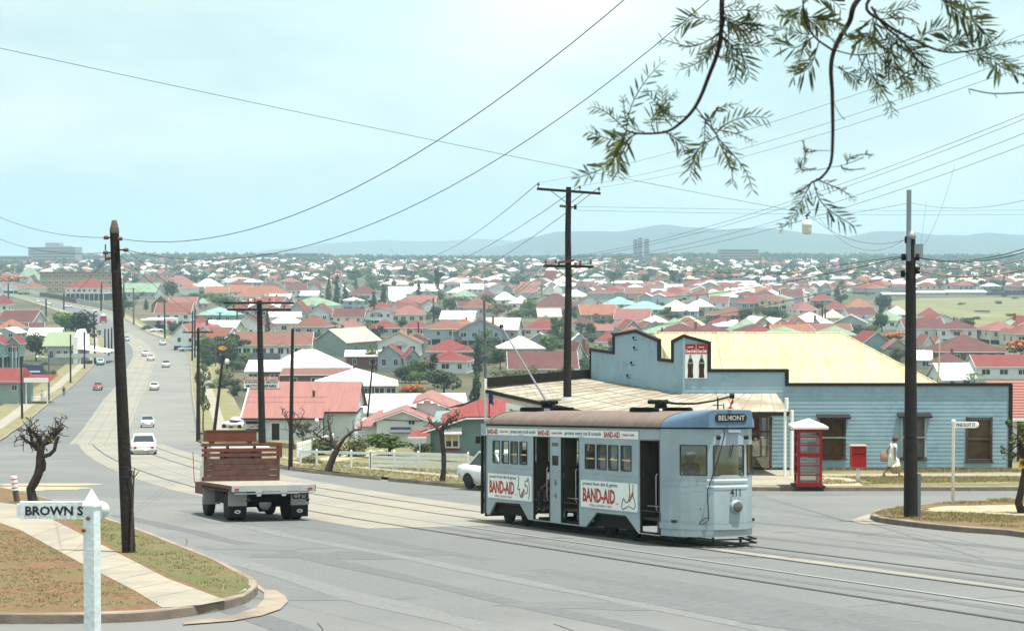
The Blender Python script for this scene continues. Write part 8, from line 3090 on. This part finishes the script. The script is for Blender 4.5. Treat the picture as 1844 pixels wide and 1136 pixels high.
def frond(mbl, base, tip, bend, rnd, n=11, wid=.30):
 """a pinnate leaf: a bent midrib with paired slender, sometimes lobed leaflets"""
 b, t = N_(*base), N_(*tip)
 d = t - b
 L = d.length
 side = V((-d.z, 0, d.x)).normalized()
 toward = V((rnd.uniform(-.3, .3), rnd.choice((-1, 1)) * rnd.uniform(.3, .8), 0))
 pts = [b + d * (i / 8) + side * bend * L * math.sin(math.pi * i / 8) + V((0, .06 * math.sin(i * .6), 0)) for i in range(9)]
 mbl.tube(pts, [.0022 - .0001 * i for i in range(9)], BARKN, 4)
 for i in range(n):
  f = .1 + .9 * i / (n - 1)
  k_ = f * 8
  j = min(7, int(k_))
  p = pts[j].lerp(pts[j + 1], k_ - j)
  ax = (pts[j + 1] - pts[j]).normalized()
  sd_ = V((-ax.z, 0, ax.x))
  ll = L * wid * .86 * (.55 + .75 * math.sin(math.pi * min(1, .12 + f * .8))) * rnd.uniform(.8, 1.15)
  for s in (-1, 1):
   if rnd.random() < .07:
    continue
   v = (ax * rnd.uniform(.75, 1.15) + sd_ * s * rnd.uniform(.75, 1.05) + toward * rnd.uniform(-.5, .5)).normalized()
   nn = v.cross(V((rnd.gauss(0, .35), 1, rnd.gauss(0, .35)))).normalized()
   for q in range(rnd.choice((1, 1, 1, 2))):
    v2 = (v + nn * (q * rnd.choice((-.5, .5)))).normalized()
    w = ll * rnd.uniform(.04, .07)
    nn2 = v2.cross(V((rnd.gauss(0, .5), 1, rnd.gauss(0, .5)))).normalized()
    droop = V((0, 0, -ll * .06))
    a0, a1, a2, a3 = p, p + v2 * ll * .35 + droop * .3, p + v2 * ll * .7 + droop * .8, p + v2 * ll * (1 if q == 0 else .7) + droop * 1.6
    mbl.add([a0, a1 + nn2 * w, a2 + nn2 * w * .8, a3, a2 - nn2 * w * .8, a1 - nn2 * w], [(0, 1, 5), (1, 2, 4, 5), (2, 3, 4)], LM)
fr = random.Random(15)
mbl = MB()
FR_ = [
 ((1130, 235), (1045, 320), .08), ((1128, 236), (1112, 318), -.06), ((1128, 232), (1185, 120), .08), ((1128, 235), (1065, 195), -.1), ((1150, 240), (1060, 240), .06), ((1160, 238), (1120, 180), .1),
 ((1185, 238), (1215, 170), .15), ((1210, 228), (1160, 170), -.05), ((1195, 236), (1230, 278), .1), ((1180, 240), (1195, 190), .1), ((1225, 222), (1190, 165), .1), ((1235, 210), (1185, 196), .05),
 ((1292, 248), (1350, 342), .1), ((1293, 245), (1240, 318), -.12), ((1290, 240), (1375, 215), .12), ((1285, 235), (1325, 190), .15), ((1292, 250), (1315, 330), .08), ((1280, 232), (1350, 258), .1), ((1270, 218), (1255, 280), .1),
 ((1296, 70), (1220, 130), .1), ((1296, 60), (1190, 75), .12), ((1300, 40), (1215, 55), -.1), ((1300, 20), (1385, 30), .1), ((1302, 45), (1400, 85), .08), ((1302, 55), (1370, 90), -.05), ((1300, 65), (1345, 140), .1), ((1298, 60), (1320, 150), .1), ((1303, 15), (1365, 0), .1), ((1302, 30), (1390, 60), .05), ((1300, 5), (1285, 60), .1), ((1300, 10), (1360, 45), -.1), ((1290, 100), (1330, 118), .1), ((1300, 28), (1340, 85), .1), ((1301, 40), (1255, 110), .1),
 ((1462, 328), (1405, 410), .06), ((1463, 328), (1418, 350), .1), ((1465, 326), (1532, 408), -.06), ((1470, 322), (1530, 360), .08), ((1455, 268), (1440, 300), .1), ((1470, 272), (1440, 256), .1), ((1470, 303), (1432, 290), .1), ((1525, 295), (1565, 282), .1), ((1515, 298), (1550, 305), -.1),
 ((1466, 66), (1400, 75), .1), ((1458, 55), (1420, 130), .1), ((1462, 62), (1392, 55), -.05), ((1450, 30), (1510, 60), .1), ((1452, 15), (1495, 50), -.1), ((1450, 0), (1400, 30), .1), ((1460, 40), (1500, 85), .1), ((1449, 5), (1508, 20), .12), ((1475, 75), (1425, 140), .1),
 ((1510, 120), (1540, 155), .1), ((1505, 90), (1540, 60), .1), ((1545, 98), (1575, 165), .1), ((1560, 98), (1600, 205), .05), ((1580, 96), (1640, 165), .06), ((1575, 97), (1570, 180), .1), ((1590, 100), (1670, 145), -.05), ((1560, 100), (1540, 150), .08), ((1600, 60), (1672, 150), .1), ((1590, 45), (1650, 110), .1), ((1575, 20), (1530, 80), .1), ((1585, 35), (1640, 45), .1), ((1595, 50), (1600, 140), .1), ((1620, 70), (1590, 140), -.1), ((1640, 98), (1612, 170), .08), ((1650, 105), (1668, 160), .06), ((1630, 80), (1660, 120), .1), ((1570, 15), (1640, 10), -.06), ((1580, 30), (1550, 100), .1), ((1610, 62), (1560, 70), .1), ((1560, 60), (1605, 110), .1),
 ((1660, 82), (1700, 60), .1), ((1705, 94), (1740, 75), .1), ((1735, 92), (1800, 120), .08), ((1770, 88), (1840, 80), .06), ((1770, 88), (1830, 130), .06), ((1765, 88), (1800, 60), -.08), ((1760, 90), (1790, 140), .1), ((1690, -10), (1745, 55), .12), ((1680, -15), (1760, 30), .1), ((1700, -5), (1770, 70), .05), ((1790, 110), (1850, 150), .05), ((1700, 92), (1760, 80), .1),
]
for b, t, bd in FR_:
 frond(mbl, (b[0], b[1], fr.uniform(-.12, .12)), (t[0], t[1], fr.uniform(-.25, .25)), bd, fr, fr.randint(9, 13), fr.uniform(.2, .27))
mbl.build('leaves', nt_)
# ------------------------------------------------ the rest of the suburb: far houses and trees
COLS = [(-80, 205, 'left of bare pole'), (205, 467, 'between bare and double-armed poles'), (467, 667, 'between double-armed and slanting poles'), (667, 870, 'between slanting and grey poles'), (870, 1020, 'between grey and crossarm poles'),
  (1020, 1146, 'above the tall parapet gable'), (1146, 1290, 'above the poster turret'), (1290, 1453, 'below the hanging lamp'), (1453, 1640, 'between lamp and corner pole'), (1640, 1930, 'beyond the corner pole')]
ROWS = [(0, 478, 'skyline row'), (478, 490, 'upper far slope'), (490, 504, 'middle far slope'), (504, 528, 'far flat'), (528, 560, 'upper valley'), (560, 800, 'valley floor')]
ORD = 'first second third fourth fifth sixth seventh eighth ninth tenth eleventh twelfth thirteenth fourteenth fifteenth sixteenth seventeenth eighteenth nineteenth twentieth'.split()
fr2 = random.Random(99)
pend, far_h, far_t = [], [], []
def clear_of(px, py, w, h):
 for x0, x1, ya, yb, Y in HOUSE_BOXES:
  if x0 - w * .22 < px < x1 + w * .22 and ya + (yb - ya) * .3 < py < yb + h * .3:
   return False
 return True
def in_field(px, py):
 return px > 1600 and 532 < py < 612 or px > 1510 and 530 < py < 545
grid = set()
cand = []
for _ in range(22000):
 px = fr2.uniform(-60, 1910)
 u = fr2.random()
 Y = 520 + 2700 * u ** 1.15
 x = (px - 922) / F * Y
 z = zt(x, Y)
 _x, py = proj((x, Y, z))
 if in_field(px, py):
  continue
 w = fr2.uniform(10, 15)
 cell = (int(px / (w / Y * F * 1.02)), int(Y / (26 + Y * .012)))
 key = (int(x / 13.5), int(Y / (15 + Y * .0065)))
 if key in grid:
  continue
 if not clear_of(px, py, w / Y * F, 6 / Y * F):
  continue
 if 180 < px < 360 and py > 570 or px < 260 and py > 530:
  continue
 grid.add(key)
 cand.append((Y, px, py, x, z, w))
cand.sort()
nearH = cand[:185]
restH = [c for c in cand[185:1900] if c[0] < 1300 or fr2.random() < .72]
seen = {}
for Y, px, py, x, z, w in nearH:
 roof = fr2.choice(['white', 'white', 'white', 'red', 'red', 'red', 'pink', 'pink', 'maroon', 'maroon', 'maroon', 'orange', 'green', 'silver', 'rusty', 'rusty', 'brown'])
 wall = fr2.choice(['white', 'white', 'white', 'cream', 'grey', 'blue', 'pink', 'green'])
 form = fr2.choice('hhhhggft')
 H, E = fr2.uniform(5.6, 7.2), fr2.uniform(3.2, 4.6)
 s = F / Y
 col = next(c for a, b, c in COLS if a <= px < b)
 rw = next(c for a, b, c in ROWS if a <= py < b)
 o = house(px - w / 2 * s, px + w / 2 * s, py - H * s, py - E * s, py, form, roof, wall, '', detail=Y < 900, group=G_)
 seen.setdefault((roof, form, col, rw), []).append((px, wall, o))
for (roof, form, col, rw), L_ in seen.items():
 L_.sort(key=lambda q: q[0])
 for i, (px, wall, o) in enumerate(L_):
  pre = '' if len(L_) == 1 else ORD[i] + ' from left, '
  o['label'] = '%s%s %s roof %s, %s' % (pre, roof, FORMW[form], col, rw)
# everything farther: one sheet of tiny houses nobody could count
mb = MB()
for Y, px, py, x, z, w in restH:
 a = fr2.uniform(-.5, .5)
 M = Matrix.Translation((x, Y, z)) @ Matrix.Rotation(a, 4, 'Z')
 mb.M = M
 d = w * .8
 E, H = fr2.uniform(2.8, 4), fr2.uniform(5, 6.5)
 wm_ = MATS['wall_' + fr2.choice(['white', 'cream', 'grey', 'blue'])]
 rm = MATS['roof_' + fr2.choice(['white', 'white', 'white', 'white', 'cream', 'silver', 'red', 'pink', 'maroon', 'maroon', 'orange', 'rusty', 'grey', 'brown'] if Y > 1250 else ['white', 'white', 'red', 'red', 'pink', 'maroon', 'maroon', 'rusty', 'brown'])]
 mb.bx(-w / 2, w / 2, -d / 2, d / 2, -1.5, E, wm_)
 q, b = w / 2 + .4, d / 2 + .4
 r = w * .14
 if Y < 1700:
  for c_ in (-.3, .02, .3):
   mb.bx(c_ * w - .6, c_ * w + .6, -d / 2 - .05, -d / 2 + .05, E * .45, E * .8, DARKGLASS)
  if fr2.random() < .4:
   mb.bx(-w * .3, w * .05, -d / 2 - 1.6, -d / 2, E * .78, E * .86, rm)
  if fr2.random() < .2:
   mb.bx(-.3, .3, 0, .6, E, H + .8, MATS['wall_brick'])
 mb.add([(-q, -b, E), (q, -b, E), (q, b, E), (-q, b, E), (-r, 0, H), (r, 0, H)], [(0, 1, 5, 4), (1, 2, 5), (2, 3, 4, 5), (3, 0, 4)], rm)
mb.M = Matrix()
tag(mb.build('distant_houses'), 'countless tiny far houses fading into the haze below the hills', 'houses', None, 'stuff')
# trees between the houses
cand = []
gridt = set()
for _ in range(16000):
 px = fr2.uniform(-60, 1910)
 Y = 420 + 2850 * fr2.random() ** 1.0
 x = (px - 922) / F * Y
 z = zt(x, Y)
 _x, py = proj((x, Y, z))
 if in_field(px, py) and fr2.random() < .93:
  continue
 if 180 < px < 365 and py > 560 or (px < 205 and py > 530):
  continue
 key = (int(x / 9), int(Y / (12 + Y * .006)))
 if key in gridt:
  continue
 if not clear_of(px, py, 4, 14 / Y * F * .2):
  continue
 gridt.add(key)
 cand.append((Y, px, py, x, z))
cand.sort()
cand = [c for c in cand if fr2.random() < (.5 if c[0] < 1300 else .85)]
seen = {}
for Y, px, py, x, z in cand[:215]:
 kd = fr2.choice(['round', 'round', 'round', 'shrub', 'shrub', 'gum', 'flat', 'pine', 'palm'])
 lf = fr2.choice(['dark', 'dark', 'mid', 'mid', 'olive', 'light']) if kd not in ('pine',) else 'pine'
 h, w = fr2.uniform(4, 8), fr2.uniform(4.5, 8.5)
 if kd == 'shrub':
  h *= .55
 if kd in ('pine', 'palm'):
  h, w = h * 1.3, w * .6
 if in_field(px, py):
  kd, h, w = 'shrub', 1.6, 5
 o = tree('', V((x, Y, z)), h, w, kd, lf, fr2.randint(0, 2), TG_)
 col = next(c for a, b, c in COLS if a <= px < b)
 rw = next(c for a, b, c in ROWS if a <= py < b)
 seen.setdefault((lf, kd, col, rw), []).append((px, o))
LW = dict(dark='dark green', mid='mid green', olive='olive', light='light green', pine='blackish')
for (lf, kd, col, rw), L_ in seen.items():
 L_.sort(key=lambda q: q[0])
 for i, (px, o) in enumerate(L_):
  pre = '' if len(L_) == 1 else ORD[i] + ' from left, '
  o['label'] = '%s%s %s tree %s, %s' % (pre, LW[lf], KW[kd], col, rw)
# shrubs of the nearer gardens, each its own
seen = {}
nsh, gs = 0, set()
while nsh < 190:
 px, py = fr2.uniform(-20, 1880), fr2.choice([fr2.uniform(552, 700), fr2.uniform(552, 640)])
 if in_field(px, py) or (px < 365) or px > 1080 and py > 602 or 420 < px < 660 and py > 640:
  continue
 key = (int(px / 9), int(py / 6))
 hit = [b for b in HOUSE_BOXES if b[0] + 2 < px < b[1] - 2 and b[2] < py < b[3] - 2]
 if key in gs or hit:
  continue
 gs.add(key)
 g = gnd(px, py)
 lf = fr2.choice(['dark', 'dark', 'mid', 'mid', 'olive', 'light'])
 big = fr2.random() < .3
 o = tree('', g, fr2.uniform(3.5, 5.5) if big else fr2.uniform(1.6, 3), fr2.uniform(3, 6), 'shrub', lf, fr2.randint(0, 2), 'garden shrubs of the valley', 'shrub', 'shrub')
 nsh += 1
 col = next(c for a, b, c in COLS if a <= px < b)
 rw = next(c for a, b, c in ROWS if a <= py < b)
 seen.setdefault((lf, big, col, rw), []).append((px, o))
for (lf, big, col, rw), L_ in seen.items():
 L_.sort(key=lambda q: q[0])
 for i, (px, o) in enumerate(L_):
  o['label'] = '%s%s %s shrub %s, %s' % ('' if len(L_) == 1 else ORD[i] + ' from left, ', 'tall' if big else 'low', LW[lf], col, rw)
import numpy as np
def mass(name, label, items):
 """many light crowns merged into one mesh: (position, width, height, leaf)"""
 lib, rnd = [], random.Random(31)
 for kd in range(8):
  q = MB()
  lb = [(rnd.uniform(-.25, .25), rnd.uniform(-.25, .25), rnd.uniform(.25, .75), rnd.uniform(.2, .3), rnd.uniform(.2, .3), rnd.uniform(.15, .26)) for _ in range(6)]
  leaf_cloud(q, lb, 150, .1, None, rnd)
  lib.append(np.array([tuple(v) for v in q.v]))
 keys = list(LEAFS)
 vs, mi = [], []
 for p, w, h, lf in items:
  a = rnd.uniform(0, 6.28)
  c, s_ = math.cos(a), math.sin(a)
  q = lib[rnd.randrange(8)]
  vs.append(np.stack([(q[:, 0] * c - q[:, 1] * s_) * w + p[0], (q[:, 0] * s_ + q[:, 1] * c) * w + p[1], q[:, 2] * h + p[2]], 1))
  mi.append(np.full(len(q) // 4, keys.index(lf)))
 vs, mi = np.concatenate(vs), np.concatenate(mi)
 n = len(vs)
 me = bpy.data.meshes.new(name)
 me.vertices.add(n)
 me.vertices.foreach_set('co', vs.ravel())
 me.loops.add(n)
 me.loops.foreach_set('vertex_index', np.arange(n))
 me.polygons.add(n // 4)
 me.polygons.foreach_set('loop_start', np.arange(0, n, 4))
 for kk in keys:
  me.materials.append(LEAFS[kk])
 me.polygons.foreach_set('material_index', mi)
 me.update(calc_edges=True)
 me.validate()
 o = bpy.data.objects.new(name, me)
 COL.objects.link(o)
 tag(o, label, None, None, 'stuff')
items = []
for Y, px, py, x, z in cand[215:]:
 for _ in range(1 if Y < 1200 else 3):
  sh = fr2.random() < .4
  h, w = (fr2.uniform(1.6, 3), fr2.uniform(4, 9)) if sh else (fr2.uniform(5, 10), fr2.uniform(6, 11))
  if Y > 2200:
   h, w = h * 1.0, w * 1.25
  if in_field(px, py):
   h, w = 1.5, 5
  items.append(((x + fr2.uniform(-6, 6), Y + fr2.uniform(-6, 6), z - .3), w, h, fr2.choice(['dark', 'dark', 'dark', 'mid', 'mid', 'pine', 'olive', 'light'])))
mass('distant_trees', 'mass of tree crowns and garden shrubs between the far houses', items)
# dry field on the right
FIELD = mat('dry_field', (.215, .2, .1), .95, .3, .05, 0, col2=(.17, .19, .09), scale2=.03)
mb = MB()
q = [gnd(x, y) for x, y in ((1600, 545), (1640, 538), (1780, 536), (1950, 540), (2050, 600), (1850, 606), (1760, 598), (1720, 590), (1640, 575))]
cen = sum(q, V()) / len(q)
vs = [cen + V((0, 0, .4))] + [p + V((0, 0, .35)) for p in q]
n = 14
rings = []
for i in range(1, n + 1):
 rings.append([V(((cen + (p - cen) * (i / n)).x, (cen + (p - cen) * (i / n)).y, zt(*(cen + (p - cen) * (i / n)).xy) + .25)) for p in q])
mb.loft(rings, FIELD, caps=False)
struct(mb, 'field')
# weeds and dry tufts on the near verges
TUFT = leafmat('leaf_tuft', (.2, .185, .07), (.34, .29, .14), None, 8)
gr = random.Random(6)
mb = MB()
def tufts(poly_px, n, zf, h, s=.07):
 pts = [gnd(x, y, 0, zf) for x, y in poly_px]
 xs, ys = [p.x for p in pts], [p.y for p in pts]
 vs, fs = [], []
 k_ = 0
 while k_ < n:
  x, y = gr.uniform(min(xs), max(xs)), gr.uniform(min(ys), max(ys))
  ins = False
  for i in range(len(pts)):
   a, b = pts[i], pts[(i + 1) % len(pts)]
   if (a.y > y) != (b.y > y) and x < (b.x - a.x) * (y - a.y) / (b.y - a.y) + a.x:
    ins = not ins
  k_ += 1
  if not ins or noise.noise(V((x * .5, y * .5, 0))) < -.25:
   continue
  z = zf(x, y) + h
  for _ in range(5):
   a = gr.uniform(0, 6.28)
   hh = s * gr.uniform(.4, 1.3)
   d = V((math.cos(a), math.sin(a), 0))
   b = len(vs)
   c = V((x + gr.gauss(0, .04), y + gr.gauss(0, .04), z))
   vs += [c - d * .012, c + d * .012, c + V((gr.gauss(0, .4), gr.gauss(0, .4), 1)) * hh]
   fs.append((b, b + 1, b + 2))
 mb.add(vs, fs, TUFT)
tufts([(102, 925), (200, 948), (400, 1034), (450, 1068), (408, 1092), (150, 965)], 5200, plane, .15, .045)
tufts([(0, 965), (36, 968), (146, 1030), (290, 1104), (150, 1112), (0, 1112)], 5200, plane, .148, .03)
tufts([(1570, 935), (1620, 922), (1650, 925), (1740, 932), (1844, 940), (1844, 962), (1600, 942)], 2600, plane, .15, .07)
tufts([(1650, 918), (1760, 909), (1844, 904), (1844, 914), (1700, 919)], 1200, plane, .15, .07)
tufts([(1480, 873), (1844, 868), (1844, 859), (1480, 859)], 3500, zs, .02, .07)
tufts([(1440, 851), (1844, 851), (1844, 847), (1440, 847)], 1500, zs, .02, .12)
tufts([(520, 843), (846, 882), (880, 885), (846, 868), (690, 852), (520, 838)], 3800, plane, .12, .1)
tufts([(540, 840), (846, 860), (846, 850), (540, 832)], 3000, plane, .12, .14)
tag(mb.build('grass_tufts'), 'dry grass tufts on the verges around the crossing', 'grass', None, 'stuff')
# ---------------------------------------------------------------- hills, haze, sky, sun, camera
HILLM = mat('forested_hills', (.025, .04, .035), .95, .4, .004, 0)
def ridge(name, Y0, depth, prof, n=120, m=HILLM):
 """a range of hills: a real height field, crest at Y0, falling away on both sides"""
 xs = [p[0] for p in prof]
 mb = MB()
 vs, fs = [], []
 rows = 9
 for j in range(rows + 1):
  t = j / rows * 2 - 1
  for i in range(n + 1):
   px = xs[0] + (xs[-1] - xs[0]) * i / n
   k = max(a for a in range(len(xs) - 1) if xs[a] <= px or a == 0)
   f = sm(0, 1, (px - xs[k]) / (xs[k + 1] - xs[k]))
   py = prof[k][1] + (prof[k + 1][1] - prof[k][1]) * f
   crest = at(px, py, Y0)
   y = Y0 + t * depth
   x = crest.x * (1 + .12 * t)
   nn = noise.noise(V((x / 900, y / 900, 1))) * .22 + noise.noise(V((x / 260, y / 260, 4))) * .08
   z = -70 + (crest.z + 70) * max(0, 1 - abs(t) ** 1.5) * (1 + (nn if abs(t) > .02 else nn * .18))
   vs.append((x, y, z))
 for j in range(rows):
  for i in range(n):
   a = j * (n + 1) + i
   fs.append((a, a + 1, a + n + 2, a + n + 1))
 mb.add(vs, fs, m, True)
 struct(mb, name)
ridge('hills', 7000, 1300, [(420, 470), (600, 470), (780, 462), (850, 452), (905, 440), (960, 424), (1005, 414), (1060, 414), (1110, 416), (1150, 410), (1190, 406), (1240, 412), (1300, 416), (1370, 414), (1450, 420), (1530, 424), (1590, 413), (1640, 411), (1700, 420), (1740, 422), (1790, 415), (1860, 417), (2000, 425), (2300, 450)])
ridge('distant_hills', 9600, 900, [(-500, 470), (200, 468), (430, 456), (520, 445), (600, 434), (680, 430), (760, 436), (860, 432), (1000, 440), (1300, 450)], 80)
hz = MB()
hz.bx(-9000, 9000, -120, 11560, -75, 215, None)
o = hz.build('haze')
o.data.materials.clear()
hm = bpy.data.materials.new('haze_air')
hm.use_nodes = True
nt = hm.node_tree
nt.nodes.remove(nt.nodes['Principled BSDF'])
pv = nt.nodes.new('ShaderNodeVolumePrincipled')
pv.inputs['Color'].default_value = (.62, .88, 1.0, 1)
pv.inputs['Density'].default_value = 1.8e-4
pv.inputs['Anisotropy'].default_value = .1
nt.links.new(pv.outputs[0], nt.nodes['Material Output'].inputs['Volume'])
o.data.materials.append(hm)
tag(o, 'pale blue summer haze over the valley', 'haze', None, 'stuff')
SUN_EL, SUN_AZ = math.radians(78), math.radians(120)    # azimuth from +Y towards +X
w = bpy.data.worlds.new('World')
sc.world = w
w.use_nodes = True
nt = w.node_tree
bg = nt.nodes['Background']
sky = nt.nodes.new('ShaderNodeTexSky')
sky.sky_type = 'NISHITA'
sky.sun_disc = False
sky.sun_elevation = SUN_EL
sky.sun_rotation = SUN_AZ
sky.air_density = 1.6
sky.dust_density = 3.5
sky.ozone_density = 1.0
tc = nt.nodes.new('ShaderNodeTexCoord')
mp = nt.nodes.new('ShaderNodeMapping')
mp.inputs['Scale'].default_value = (1.0, 1.0, 3.2)
nt.links.new(tc.outputs['Generated'], mp.inputs['Vector'])
nz = nt.nodes.new('ShaderNodeTexNoise')
nz.inputs['Scale'].default_value = 4.2
nz.inputs['Detail'].default_value = 7
nz.inputs['Roughness'].default_value = .52
nz.inputs['Distortion'].default_value = .5
nt.links.new(mp.outputs['Vector'], nz.inputs['Vector'])
cr = nt.nodes.new('ShaderNodeValToRGB')
cr.color_ramp.elements[0].position = .38
cr.color_ramp.elements[1].position = .68
cr.color_ramp.elements[0].color = (.74, .74, .74, 1)
cr.color_ramp.elements[1].color = (.97, .97, .97, 1)
nt.links.new(nz.outputs['Fac'], cr.inputs['Fac'])
mx = nt.nodes.new('ShaderNodeMix')
mx.data_type = 'RGBA'
nt.links.new(cr.outputs['Color'], mx.inputs[0])
nt.links.new(sky.outputs['Color'], mx.inputs[6])
cl = nt.nodes.new('ShaderNodeMix')
cl.data_type = 'RGBA'
n2 = nt.nodes.new('ShaderNodeTexNoise')
n2.inputs['Scale'].default_value = 2.6
n2.inputs['Detail'].default_value = 6
mp2 = nt.nodes.new('ShaderNodeMapping')
mp2.inputs['Scale'].default_value = (1, 1, 4)
mp2.inputs['Location'].default_value = (3, 1, 2)
nt.links.new(tc.outputs['Generated'], mp2.inputs['Vector'])
nt.links.new(mp2.outputs['Vector'], n2.inputs['Vector'])
r2 = nt.nodes.new('ShaderNodeValToRGB')
r2.color_ramp.elements[0].position = .4
r2.color_ramp.elements[1].position = .6
nt.links.new(n2.outputs['Fac'], r2.inputs['Fac'])
nt.links.new(r2.outputs['Color'], cl.inputs[0])
cl.inputs[6].default_value = (10.2, 14.0, 14.1, 1)
cl.inputs[7].default_value = (16.8, 17.8, 17.3, 1)
nt.links.new(cl.outputs[2], mx.inputs[7])
nt.links.new(mx.outputs[2], bg.inputs['Color'])
bg.inputs['Strength'].default_value = .045
sl = bpy.data.lights.new('sun', 'SUN')
sl.energy = 5.0
sl.angle = math.radians(.55)
sl.color = (1, .965, .9)
so = bpy.data.objects.new('sun', sl)
COL.objects.link(so)
sd = V((math.sin(SUN_AZ) * math.cos(SUN_EL), math.cos(SUN_AZ) * math.cos(SUN_EL), math.sin(SUN_EL)))
so.rotation_euler = sd.to_track_quat('Z', 'Y').to_euler()
cam = bpy.data.cameras.new('camera')
cam.sensor_width = 36
cam.lens = 36 * F / 1844
cam.clip_start = .2
cam.clip_end = 30000
cam.dof.use_dof = True
cam.dof.focus_distance = 50
cam.dof.aperture_fstop = 11
co = bpy.data.objects.new('camera', cam)
co.rotation_euler = (math.pi / 2 - PITCH, 0, 0)
COL.objects.link(co)
sc.camera = co
vs_ = sc.view_settings
vs_.view_transform = 'Standard'
vs_.look = 'None'
vs_.gamma = 1
vs_.use_curve_mapping = False
vs_.exposure = .74
sc.render.film_transparent = False
cy = sc.cycles
cy.use_denoising = True
cy.max_bounces = 6
cy.diffuse_bounces = 3
cy.glossy_bounces = 2
cy.transparent_max_bounces = 12
cy.volume_bounces = 0
cy.sample_clamp_indirect = 4
cy.use_adaptive_sampling = True
cy.adaptive_threshold = .015
